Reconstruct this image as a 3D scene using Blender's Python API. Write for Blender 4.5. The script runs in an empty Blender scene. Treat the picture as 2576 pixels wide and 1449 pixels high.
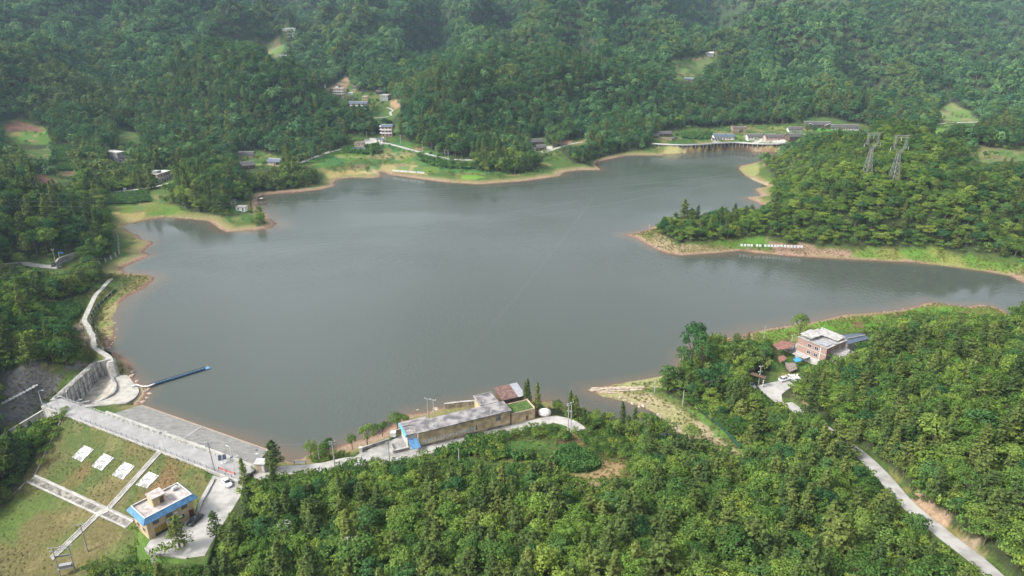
import bpy, bmesh, math, random
import numpy as np
from mathutils import Vector, Matrix
from mathutils.geometry import tessellate_polygon

# ------------------------------------------------------------------ camera, world, sun
S = bpy.context.scene
H, PITCH, FPX = 125.0, math.radians(21.5), 1740.0      # height above the lake, tilt, focal length in 2576-wide pixels
cam_d = bpy.data.cameras.new("camera"); cam = bpy.data.objects.new("camera", cam_d)
S.collection.objects.link(cam); S.camera = cam
cam.location = (0, 0, H); cam.rotation_euler = (math.pi/2 - PITCH, 0, 0)
cam_d.sensor_width = 36; cam_d.lens = 36*FPX/2576.0
cam_d.clip_start = 1; cam_d.clip_end = 9000
S.view_settings.view_transform = 'Standard'; S.view_settings.look = 'None'
S.view_settings.exposure = 0.9; S.view_settings.gamma = 1; S.view_settings.use_curve_mapping = False
SUN_EL, SUN_AZ = math.radians(46), math.radians(252)     # azimuth clockwise from +Y: from the left, a little behind the camera
W = bpy.data.worlds.new("World"); S.world = W; W.use_nodes = True
nt = W.node_tree; nt.nodes.clear()
wo = nt.nodes.new('ShaderNodeOutputWorld'); bg = nt.nodes.new('ShaderNodeBackground')
sky = nt.nodes.new('ShaderNodeTexSky'); sky.sky_type = 'NISHITA'; sky.sun_disc = False
sky.sun_elevation = SUN_EL; sky.sun_rotation = SUN_AZ; sky.air_density = 1.4; sky.dust_density = 5.0; sky.ozone_density = 1.0
hs = nt.nodes.new('ShaderNodeHueSaturation'); hs.inputs['Saturation'].default_value = 0.35
nt.links.new(sky.outputs[0], hs.inputs['Color'])
# patchy cloud cover: brighter and darker parts of the same sky
tc = nt.nodes.new('ShaderNodeTexCoord'); nz = nt.nodes.new('ShaderNodeTexNoise'); nz.inputs['Scale'].default_value = 2.2
nz.inputs['Detail'].default_value = 4
mr = nt.nodes.new('ShaderNodeMapRange'); mr.inputs['From Min'].default_value = .35; mr.inputs['From Max'].default_value = .68
mr.inputs['To Min'].default_value = .62; mr.inputs['To Max'].default_value = 1.7
mx = nt.nodes.new('ShaderNodeMix'); mx.data_type = 'RGBA'; mx.blend_type = 'MULTIPLY'; mx.inputs[0].default_value = 1
nt.links.new(tc.outputs['Generated'], nz.inputs['Vector']); nt.links.new(nz.outputs['Fac'], mr.inputs['Value'])
nt.links.new(hs.outputs[0], mx.inputs[6]); nt.links.new(mr.outputs[0], mx.inputs[7])
nt.links.new(mx.outputs[2], bg.inputs['Color']); bg.inputs['Strength'].default_value = 0.142
nt.links.new(bg.outputs[0], wo.inputs['Surface'])
sl = bpy.data.lights.new("sun", 'SUN'); sun = bpy.data.objects.new("sun", sl); S.collection.objects.link(sun)
sl.energy = 2.3; sl.angle = math.radians(8); sl.color = (1, .965, .9)
_sd = Vector((math.sin(SUN_AZ)*math.cos(SUN_EL), math.cos(SUN_AZ)*math.cos(SUN_EL), math.sin(SUN_EL)))
sun.rotation_euler = _sd.to_track_quat('Z', 'Y').to_euler(); sun.location = _sd*400
S.cycles.max_bounces = 5; S.cycles.diffuse_bounces = 2; S.cycles.glossy_bounces = 2; S.cycles.transmission_bounces = 2
S.cycles.volume_bounces = 0; S.cycles.transparent_max_bounces = 6
S.cycles.use_adaptive_sampling = True; S.cycles.adaptive_threshold = 0.02
RNG = np.random.default_rng(7); random.seed(11)

# ------------------------------------------------------------------ seeing pixel <-> place
CP, SP = math.cos(PITCH), math.sin(PITCH)
def ray(u, v):
    cx = (u-1288)/FPX; cy = (724.5-v)/FPX
    return np.array([cx, CP+cy*SP, -SP+cy*CP])
def P(u, v, z=0.0):
    d = ray(u, v); t = (z-H)/d[2]; return np.array([d[0]*t, d[1]*t, z])
def PD(u, v, Y):
    Y = 900+(Y-900)*1.45 if Y > 900 else Y
    d = ray(u, v); t = Y/d[1]; return np.array([d[0]*t, Y, H+d[2]*t])
def pix(p):
    x, y, z = p[0], p[1], p[2]-H
    f = y*CP - z*SP; up = y*SP + z*CP
    return 1288+FPX*x/f, 724.5-FPX*up/f

# ------------------------------------------------------------------ noise
def _hash(ix, iy, seed):
    n = (ix*374761393 + iy*668265263 + seed*974711) & 0x7fffffff
    n = ((n ^ (n >> 13))*1274126177) & 0x7fffffff
    return ((n ^ (n >> 16)) & 0xffff)/65535.0
def vnoise(x, y, seed=0):
    x = np.asarray(x, float); y = np.asarray(y, float)
    ix = np.floor(x).astype(np.int64); iy = np.floor(y).astype(np.int64); fx = x-ix; fy = y-iy
    fx = fx*fx*(3-2*fx); fy = fy*fy*(3-2*fy)
    a = _hash(ix, iy, seed); b = _hash(ix+1, iy, seed); c = _hash(ix, iy+1, seed); d = _hash(ix+1, iy+1, seed)
    return a+(b-a)*fx+(c-a)*fy+(a-b-c+d)*fx*fy
def fbm(x, y, s, o=4, seed=0):
    t = 0; a = .5; n = 0
    for k in range(o):
        t = t+a*(vnoise(x/s*2**k, y/s*2**k, seed+k)-.5)*2; n += a; a *= .5
    return t/n
def sstep(a, b, x):
    t = np.clip((x-a)/(b-a), 0, 1); return t*t*(3-2*t)
def inpoly(X, Y, poly):
    r = np.zeros(np.shape(X), bool); n = len(poly); j = n-1
    for i in range(n):
        xi, yi = poly[i][:2]; xj, yj = poly[j][:2]
        if yi != yj:
            c = ((yi > Y) != (yj > Y)) & (X < (xj-xi)*(Y-yi)/(yj-yi)+xi); r ^= c
        j = i
    return r
def polydist(X, Y, pl, closed=False, z=False):
    best = np.full(np.shape(X), 1e9); bz = np.zeros(np.shape(X)); bs = np.zeros(np.shape(X)); n = len(pl); acc = 0
    for i in range(n if closed else n-1):
        a = pl[i]; b = pl[(i+1) % n]; dx, dy = b[0]-a[0], b[1]-a[1]; L2 = dx*dx+dy*dy+1e-9
        t = np.clip(((X-a[0])*dx+(Y-a[1])*dy)/L2, 0, 1)
        d = np.hypot(X-a[0]-t*dx, Y-a[1]-t*dy); m = d < best
        best = np.where(m, d, best)
        if z: bz = np.where(m, a[2]+t*(b[2]-a[2]), bz)
    return (best, bz) if z else best

# ------------------------------------------------------------------ lake outline
LAKE_PX = [(357,1017),(420,1041),(500,1069),(590,1101),(676,1132),(706,1137),(744,1146),(800,1138),(860,1120),(940,1095),(1000,1062),
 (1026,1040),(1069,1036),(1119,1023),(1196,1017),(1247,1001),(1320,1000),(1390,1010),(1440,1030),(1488,1050),(1540,1068),(1620,1090),
 (1690,1112),(1698,1104),(1688,1073),(1655,1043),(1613,1023),(1563,1008),(1538,1003),(1508,995),(1480,981),(1500,974),(1538,967),
 (1613,955),(1671,944),(1700,925),(1715,890),(1760,862),(1820,850),(1856,845),(1896,834),(1932,827),(1989,818),(2057,807),(2119,792),
 (2194,786),(2257,781),(2307,769),(2330,761),(2357,761),(2394,766),(2427,771),(2457,766),(2494,769),(2527,781),(2560,800),(2620,830),(2760,880),
 (3000,900),(3000,760),(2760,740),(2640,726),(2576,712),(2540,694),(2480,684),(2400,672),(2300,661),(2200,656),(2100,651),(2000,645),
 (1932,639),(1900,637),(1863,631),(1788,638),(1713,643),(1678,638),(1645,625),(1625,615),(1600,600),(1570,591),(1623,580),(1640,570),(1700,564),
 (1780,558),(1850,551),(1910,540),(1930,525),(1908,512),(1875,497),(1913,493),(1898,475),(1932,469),(1888,450),(1875,443),(1858,425),
 (1860,418),(1900,409),(1935,400),(1965,390),(1961,384),(1899,382),(1854,373),(1779,373),(1729,377),(1726,385),(1674,387),(1666,392),
 (1604,391),(1575,392),(1538,399),(1503,407),(1498,414),(1512,428),(1463,428),(1420,433),(1408,443),(1375,448),(1325,455),(1288,458),
 (1206,464),(1119,459),(1044,449),(979,440),(963,432),(957,433),(959,445),(939,448),(881,447),(849,451),(839,460),(844,467),(806,477),(744,484),
 (659,490),(647,497),(651,524),(679,549),(698,563),(681,574),(644,580),(570,584),(550,575),(525,557),(475,551),(412,547),(362,555),
 (317,565),(310,572),(325,582),(347,590),(357,602),(387,610),(362,632),(380,643),(337,661),(307,675),(318,687),(370,690),(392,700),(367,724),
 (317,749),(295,772),(285,799),(289,832),(287,864),(272,880),(300,892),(325,909),(336,932),(335,947),(350,962),(375,977),(372,999)]
LAKE = [P(u, v)[:2] for u, v in LAKE_PX]

# ------------------------------------------------------------------ terrain height control points (u, v, z) or (u, v, None, Y)
ZC = 6.0
C1 = [  # shores of the far side and the village
 (960,400,4),(960,350,8),(1050,390,8),(900,380,8),(830,400,8),(840,350,14),(975,300,16),(970,325,12),(905,272,26),(860,240,34),(965,250,32),
 (790,212,None,960),(735,175,None,1060),(700,130,None,1180),(725,92,None,1290),(760,150,None,1100),
 # wooded hill in front of the village, left
 (600,400,7),(600,350,16),(600,300,30),(600,250,46),(600,200,62),(600,155,78),(450,350,12),(450,300,26),(450,250,42),(450,200,58),(450,160,74),
 (740,380,8),(740,330,18),(740,280,34),(740,230,52),(735,200,64),(860,350,10),(860,310,24),(850,275,40),(930,330,14),(915,312,22),
 (650,150,76),(320,330,18),(330,290,28),(330,240,40),(300,200,None,880),
 # left hill
 (100,300,28),(100,260,42),(100,220,56),(120,195,66),(0,280,36),(0,230,54),(0,180,72),(-150,280,40),(-150,180,75),(230,290,32),(225,270,42),(40,320,24),(120,330,20),(-150,350,28),
 # far slopes, left
 (150,150,None,930),(150,100,None,1020),(150,50,None,1130),(150,0,None,1260),(300,150,None,960),(300,100,None,1060),(300,50,None,1160),(300,0,None,1290),
 (450,120,None,1000),(450,60,None,1130),(450,0,None,1280),(600,100,None,1060),(600,50,None,1170),(600,0,None,1330),(0,120,None,940),(0,60,None,1080),(0,0,None,1230),
 (700,50,None,1400),(760,0,None,1560),(-200,100,None,980),(-200,0,None,1200),
 (820,180,None,1010),(820,130,None,1110),(820,80,None,1220),(860,30,None,1340),(900,200,None,940),(930,150,None,1010),(950,100,None,1110),(980,50,None,1210),(1000,0,None,1330),
 (1080,60,None,1290),(1090,120,None,1130),(1150,100,None,1290),(1165,70,None,1400),(1180,30,None,1520),(1090,170,None,1040),
 # wooded hill right of the village
 (1000,330,18),(995,290,24),(1040,260,36),(1060,380,8),(1100,350,14),(1150,300,30),(1150,250,46),(1150,210,60),(1250,200,60),(1070,215,52),(1250,350,12),(1250,300,26),(1250,250,44),
 (1260,410,5),(1150,420,3),(1350,400,5),(1400,380,8),(1350,350,9),(1500,380,7),(1500,350,9),(1400,300,24),(1400,250,40),(1400,215,54),(1500,300,22),(1500,250,38),(1500,215,52),
 (1650,350,9),(1650,320,12),(1650,290,22),(1650,250,34),(1620,215,50),(1800,345,8),(1800,320,10),(1800,290,18),(1800,250,32),(1790,225,40),(1900,340,9),(1900,290,16),(1900,240,34),
 (1300,150,None,960),(1300,100,None,1060),(1300,50,None,1170),(1300,0,None,1290),(1500,160,None,960),(1500,100,None,1080),(1500,50,None,1190),(1500,0,None,1310),
 (1640,160,None,1010),(1640,100,None,1120),(1660,50,None,1230),(1680,0,None,1360),(1740,180,None,1060),(1740,150,None,1180),(1790,133,None,1270),(1850,90,None,1400),
 (1830,180,None,1010),(1880,140,None,1080),(1950,200,None,960),(2000,150,None,1060),(2000,100,None,1150),(2000,50,None,1250),(2000,0,None,1370),(1880,50,None,1330),
 (2000,300,14),(2000,250,30),(2080,318,12),(2150,310,12),(2150,270,26),(2150,220,None,980),(2150,150,None,1100),(2150,80,None,1220),(2150,0,None,1370),
 (2260,285,13),(2330,270,14),(2400,300,11),(2420,275,14),(2380,320,11),(2300,230,None,1010),(2300,170,None,1120),(2300,100,None,1240),(2300,50,None,1340),(2330,0,None,1470),
 (2500,295,11),(2576,285,12),(2500,250,None,1000),(2500,200,None,1100),(2500,150,None,1210),(2500,100,None,1330),(2440,50,None,1440),(2576,120,None,1370),
 (2600,60,None,1900),(2520,10,None,2050),(2700,250,None,1000),(2700,100,None,1350),
 # pylon hill and the right point
 (1700,605,2),(1760,590,6),(1850,580,9),(1950,560,13),(1950,610,4),(1750,570,3),(1850,562,4),(1950,535,10),(2100,600,9),(2100,550,17),(2100,500,24),(2100,450,30),(2000,550,14),(2000,500,18),(2000,450,20),(2000,400,22),(2000,365,20),(1950,450,10),(1950,480,9),
 (1950,410,10),(2100,400,31),(2100,350,34),(2200,400,36),(2200,350,42),(2200,325,44),(2300,400,38),(2300,350,42),(2300,335,42),(2300,500,26),(2300,600,10),(2400,400,34),(2390,380,32),(2500,500,24),(2500,600,12),(2500,430,30),(2576,450,28),(2576,640,3),
 (2400,500,26),(2450,380,15),(2370,345,14),(2550,380,15),(2560,340,13),(2700,500,26),(2700,620,8),(2700,420,24),
 # left shore
 (40,420,20),(150,400,16),(150,350,18),(40,350,22),(290,392,18),(290,430,10),(200,450,9),(300,497,4),(410,450,7),(410,430,10),(520,520,6),(520,480,11),(480,450,12),(560,440,9),(610,415,8),(700,420,8),(760,450,5),(600,525,4),
 (230,620,6),(230,560,10),(100,600,16),(100,550,22),(100,500,26),(30,500,28),(-100,500,34),(-100,600,24),(220,500,9),(240,530,7),(100,650,6),(135,668,4.5),(30,665,5),(180,660,4),(250,700,3),(100,710,7),(30,720,8),(-100,700,12),
 (150,790,4.5),(230,760,3),(60,850,12),(100,900,12),(-100,850,18),(200,870,4.5),(230,900,5.5),(150,930,10),(0,930,19),(-100,950,22),(0,1000,9),(90,985,6),(-100,1050,6),
 # below the dam
 (0,1060,-3),(60,1070,-2),(60,1140,-7),(0,1200,-14),(-150,1200,-14),(-150,1449,-26),
 # near side
 (640,1180,ZC),(700,1170,3),(700,1200,5),(760,1190,4.5),(850,1160,4),(1000,1130,4),(1000,1100,3.5),(1150,1100,4.5),(1300,1060,5),(1400,1060,5),(1440,1075,5),(1150,1060,3),(1250,1030,3.5),
 (600,1300,6),(600,1400,2),(700,1300,8),(800,1250,7),(1000,1200,6),(1000,1300,9),(1000,1449,10),(700,1449,4),(1200,1180,7),(1250,1300,12),(1250,1449,16),(1400,1150,7),(1500,1200,9),(1500,1300,14),
 (1500,1449,20),(1550,1100,4),(1650,1150,6),(1750,1200,10),(1800,1300,15),(1800,1449,20),(1760,1110,2),(1850,1140,4),(1760,1050,4),(1650,1000,3),(1600,975,2.2),(1550,985,1.6),(1950,1190,9),(2000,1250,14),(2050,1350,16),(2100,1449,18),
 (2100,1100,12),(2030,1050,11),(1900,1080,7),(1850,1000,7),(1900,960,7),(1980,960,7.5),(1950,1000,8.5),(1750,950,5),(1800,880,4),(1900,880,5),(1960,890,6),(2060,890,7),(2150,870,7),(2160,1140,15),(2240,1230,18),(2340,1320,20),(2450,1449,23),
 (2200,1000,15),(2200,930,12),(2300,850,10),(2200,820,4),(2350,800,3),(2450,800,4),(2500,840,10),(2300,900,14),(2400,900,17),(2300,1000,21),(2400,1100,26),(2500,950,23),(2576,1000,28),(2500,1100,30),(2576,1250,30),(2400,1250,23),(2500,1350,25),
 (2576,1440,26),(2700,900,20),(2700,1200,30),(2700,1449,30),(2576,850,14),(2200,1449,17)]
pts = []
for c in C1:
    p = P(*c) if len(c) == 3 else PD(c[0], c[1], c[3]); pts.append(p)
for az in range(-60, 61, 12):
    a = math.radians(az)
    for r, z in ((2400, 430), (3300, 600)):
        pts.append(np.array([math.sin(a)*r, math.cos(a)*r, z]))
for az, r, z in ((-56,300,30),(-56,600,60),(-54,1000,110),(54,300,45),(54,600,55),(54,1000,70),(-50,90,-30),(0,60,20),(50,60,35),(-30,60,0)):
    a = math.radians(az); pts.append(np.array([math.sin(a)*r, math.cos(a)*r, z]))
pts = np.array(pts)
def _phi(r2): return np.sqrt(r2+64.0)
A = _phi(((pts[:, None, :2]-pts[None, :, :2])**2).sum(-1)); n = len(pts)
M = np.zeros((n+1, n+1)); M[:n, :n] = A - np.eye(n)*1.5; M[:n, n] = 1; M[n, :n] = 1
coef = np.linalg.solve(M, np.r_[pts[:, 2], 0])
def rbf(X, Y):
    out = np.full(X.shape, coef[n])
    for k in range(n): out += coef[k]*_phi((X-pts[k, 0])**2+(Y-pts[k, 1])**2)
    return out

NA, NR = 1100, 800
AZ0, AZ1, R0, R1 = -math.radians(73), math.radians(73), 40.0, 3300.0
az = np.linspace(AZ0, AZ1, NA); lr = np.linspace(math.log(R0), math.log(R1), NR)
GA, GL = np.meshgrid(az, lr); GR = np.exp(GL); GX = GR*np.sin(GA); GY = GR*np.cos(GA)
SDm = polydist(GX, GY, LAKE, closed=True); INL = inpoly(GX, GY, LAKE); SD = np.where(INL, -SDm, SDm)
GZ = rbf(GX, GY)
far = sstep(820, 1350, GR)
GZ = GZ + (fbm(GX, GY, 60, 4, 3)*4.5*sstep(15, 80, SD)) + far*(46*(0.28-np.abs(fbm(GX, GY, 230, 3, 9)))+14*fbm(GX, GY, 90, 3, 5))
_pr = [P(905,265,26),P(970,330,10),P(1740,340,9),P(1830,335,9),P(1930,330,11),P(2080,320,12),P(2400,300,12),P(2500,380,14),P(640,415,7),P(410,450,7),P(280,395,18),P(1345,365,8),PD(725,85,1290),PD(1790,138,1270),PD(1740,175,1150),P(60,320,24),PD(1160,75,1350),P(880,225,38)]
prot = np.minimum.reduce([np.hypot(GX-q[0], GY-q[1]) for q in _pr]); pm_ = sstep(35, 130, prot)
wx = GX+40*fbm(GX, GY, 150, 2, 71); wy = GY+60*fbm(GX, GY, 170, 2, 72)
sp1 = .5-np.abs(fbm(wx, wy*.38, 95, 2, 73)*1.7); sp2 = .5-np.abs(fbm(wx, wy*.5, 42, 2, 74)*1.6)
GZ = GZ + pm_*(sstep(850, 1250, GR)*(sp1*92+sp2*26) + sstep(30, 110, SD)*(1-sstep(850, 1000, GR))*sstep(560, 700, GR)*(sp1*9+sp2*6))
SDn = SD + fbm(GX, GY, 9, 3, 21)*np.clip(SDm*.4, 0, 3.2)
bank = 0.16*SDn
w = sstep(4, 34, SD)
GZ = np.where(INL, np.maximum(bank, -6)-.05, (1-w)*np.minimum(bank, 4)+w*np.maximum(GZ, 1.0))
def tz(x, y):
    x = np.asarray(x, float); y = np.asarray(y, float); r = np.hypot(x, y); a = np.arctan2(x, y)
    i = np.clip((np.log(r)-lr[0])/(lr[1]-lr[0]), 0, NR-1.001); j = np.clip((a-az[0])/(az[1]-az[0]), 0, NA-1.001)
    i0 = i.astype(int); j0 = j.astype(int); fi = i-i0; fj = j-j0
    return (GZ[i0, j0]*(1-fi)*(1-fj)+GZ[i0+1, j0]*fi*(1-fj)+GZ[i0, j0+1]*(1-fi)*fj+GZ[i0+1, j0+1]*fi*fj)
def gridf(F, x, y):
    r = np.hypot(x, y); a = np.arctan2(x, y)
    i = np.clip(np.rint((np.log(r)-lr[0])/(lr[1]-lr[0])), 0, NR-1).astype(int); j = np.clip(np.rint((a-az[0])/(az[1]-az[0])), 0, NA-1).astype(int)
    return F[i, j]
def R(u, v, hint=None):
    d = ray(u, v); t = np.exp(np.linspace(math.log(60/d[1]), math.log(3000/d[1]), 3000))
    x, y, z = d[0]*t, d[1]*t, H+d[2]*t; g = z < tz(x, y); k = int(np.argmax(g)) if g.any() else len(t)-1
    if k > 0:
        a, b = t[k-1], t[k]
        for _ in range(12):
            m = .5*(a+b)
            if H+d[2]*m < float(tz(d[0]*m, d[1]*m)): b = m
            else: a = m
        k = b
    else: k = t[0]
    return np.array([d[0]*k, d[1]*k, H+d[2]*k])

# ------------------------------------------------------------------ terrain edits: dam face, yards, spillway bay, roads
DA = P(139, 1033, ZC); DB = P(595, 1207, ZC); DE = (DB-DA)[:2]; DL = float(np.hypot(*DE)); DE = DE/DL; DN = np.array([-DE[1], DE[0]])
SLD = 2.3
def PP(u, v):                                   # pixel -> downstream face plane
    d = ray(u, v); nd = DN[0]*d[0]+DN[1]*d[1]; k = (ZC-(DN@DA[:2])/SLD-H)/(d[2]-nd/SLD); return np.array([d[0]*k, d[1]*k, H+d[2]*k])
def dst(s, t, z=0.0): q = DA[:2]+DE*s+DN*t; return np.array([q[0], q[1], z])
FACE = [PP(*q)[:2] for q in [(150,1038),(540,1190),(515,1290),(400,1420),(300,1500),(250,1650),(-300,1650),(-250,1500),(0,1285)]]
m_in = inpoly(GX, GY, FACE); dd = polydist(GX, GY, FACE, closed=True)
tt = (GX-DA[0])*DN[0]+(GY-DA[1])*DN[1]; ss = (GX-DA[0])*DE[0]+(GY-DA[1])*DE[1]
FZ = np.clip(ZC+tt/SLD, -45, ZC) - .05
wf = np.where(m_in, 1, 1-sstep(0, 7, dd))*(ss > -9)
GZ = GZ*(1-wf)+FZ*wf
# dam body: under the crest and the upstream slab
WID = 5.6
mb = (ss > -2) & (ss < DL+3) & (tt > -0.2) & (tt < 40) & ~((ss < 16) & (tt > WID))
body = np.where(tt < WID+2, ZC-.35, ZC-.35-(tt-WID-2)/3.2)
_w0, _w1 = [((P(u_, v_, 0)[:2]-DA[:2])@DE, (P(u_, v_, 0)[:2]-DA[:2])@DN) for u_, v_ in ((357,1018),(676,1131))]
tw_ = _w0[1]+(_w1[1]-_w0[1])*np.clip((ss-_w0[0])/(_w1[0]-_w0[0]), 0, 1.1)
body = np.where(tt < WID+1.9, ZC-.8, np.maximum((ZC-.5)*(1-(tt-WID-1.9)/(tw_-WID-1.9)), -4)-.8)
GZ = np.where(mb & (tt < tw_+14), body, GZ)
def flatten(poly, z, blend=2.0, mode='set'):
    global GZ
    p2 = [q[:2] for q in poly]; i = inpoly(GX, GY, p2); d = polydist(GX, GY, p2, closed=True)
    w_ = np.where(i, 1.0, 1-sstep(0, blend, d)); t = GZ*(1-w_)+z*w_
    GZ = np.minimum(GZ, t) if mode == 'min' else t
YPXO = [(528,1190),(606,1207),(592,1250),(562,1292),(532,1332),(505,1370),(480,1400),(366,1392),(341,1327),(492,1262),(500,1255)]
YARD = [P(u, v, 5.0) for u, v in [(528,1192),(612,1212),(640,1215),(604,1255),(575,1300),(545,1345),(520,1420),(440,1420),(366,1380),(341,1327),(492,1280),(500,1262)]]
flatten(YARD, 4.95, 1.4)
COURT = [P(u, v, 4.2) for u, v in [(880,1160),(906,1137),(979,1110),(1029,1083),(1350,1010),(1390,1045),(1400,1060),(1060,1130),(991,1150),(940,1165)]]
flatten(COURT, 4.15, 3)
PARK = [P(u, v, 8.0) for u, v in [(1905,970),(1932,964),(1960,958),(2014,946),(2006,966),(1984,978),(1966,992),(1968,1010),(1985,1024),(1970,1030),(1940,1004),(1918,986)]]
flatten(PARK, 7.95, 3)
HOUSEP = [P(u, v, 7.0) for u, v in [(1940,905),(1990,850),(2120,830),(2190,850),(2150,890),(2060,915)]]
flatten(HOUSEP, 6.95, 4)
BAY = [P(u, v, 1) for u, v in [(176,1012),(262,928),(276,930),(300,940),(312,955),(345,975),(350,985),(330,1010),(245,1022),(215,1026)]]
flatten(BAY, -2.2, 1.0, 'min')
CHUTE = [P(u, v, -2) for u, v in [(118,1022),(150,1045),(60,1085),(0,1125),(-60,1160),(-60,1120),(0,1085)]]
flatten(CHUTE, -4.5, 14.0, 'min')
# roads follow the ground and press it flat
def smooth_line(pl, step=2.0):
    pl = [np.array(q, float) for q in pl]; out = []
    for i in range(len(pl)-1):
        p0 = pl[max(i-1, 0)]; p1 = pl[i]; p2 = pl[i+1]; p3 = pl[min(i+2, len(pl)-1)]
        k = max(2, int(np.hypot(*(p2-p1)[:2])/step))
        for j in range(k):
            t = j/k; out.append(.5*((2*p1)+(-p0+p2)*t+(2*p0-5*p1+4*p2-p3)*t*t+(-p0+3*p1-3*p2+p3)*t**3))
    out.append(pl[-1]); return np.array(out)
ROADS = []
def road_px(px, width, z=None, press=2.0, smooth=9):
    pl = [P(q[0], q[1], q[2] if len(q) > 2 else z) if (z is not None or len(q) > 2) else R(*q) for q in px]
    pl = smooth_line(pl)
    if smooth:
        k = np.ones(smooth)/smooth; pad = smooth//2
        pl[:, 2] = np.convolve(np.pad(pl[:, 2], pad, mode='edge'), k, 'valid')[:len(pl)]
    global GZ
    d, zz = polydist(GX, GY, pl, z=True); w_ = 1-sstep(width/2+.5, width/2+press+.5, d)
    GZ = GZ*(1-w_)+(zz-.12)*w_
    ROADS.append((pl, width)); return len(ROADS)-1
RD_NEAR = road_px([(640,1200,5),(694,1186,4.6),(756,1181,4.3),(819,1174,4.1),(869,1162,4.1),(944,1158,4.1),(1019,1144,4.2),(1094,1128,4.2),(1194,1103,4.2),(1284,1080,4.2),(1350,1064,4.3),(1400,1057,4.5),(1438,1066,5),(1460,1080,5.5)], 4.2)
RD_RIGHT = road_px([(1980,1015,8),(2010,1036,8.5),(2060,1068,10),(2110,1102,12.5),(2160,1140),(2190,1166),(2225,1200),(2262,1245),(2300,1288),(2345,1322),(2400,1365),(2450,1405),(2500,1449),(2570,1510)], 3.7)
PT_LEFT = road_px([(284,702,3),(275,705,3.2),(258,724,3.4),(241,742,3.6),(230,764,3.8),(217,792,4),(212,807,4),(222,822,4),(225,832,4.2),(235,847,4.5),(236,867,5),(245,879,5.4),(272,897,5.8),(279,911,6)], 1.9, press=1)
RD_FIELD = road_px([(150,490),(212,486),(260,485),(300,482),(360,475),(400,467),(422,460)], 3.4)
RD_SHORE = road_px([(720,424),(745,414),(790,396),(830,382),(858,376),(890,368),(920,361),(960,359),(980,362),(1010,370),(1050,381),(1090,391),(1112,397),(1150,402),(1195,402)], 4.0)
RD_QUAY = road_px([(1642,361,7),(1700,364,7),(1760,363,7),(1800,360,7),(1850,358,7),(1900,361,7),(1950,362,7),(1985,358,7.5)], 5.0)
RD_PATH = road_px([(1360,388),(1390,376),(1430,364),(1465,357)], 3.0)
RD_HAM = road_px([(930,297),(975,295),(984,292),(982,283),(989,276),(975,270)], 3.0)
RD_UP = road_px([(832,227),(800,214),(775,196),(760,182),(745,168)], 5)
RD_FAR = road_px([(2350,312),(2400,309),(2445,307),(2500,305)], 5)
RD_LEFT = road_px([(-40,664),(0,663),(50,664),(100,668),(150,674)], 4.5)

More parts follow.
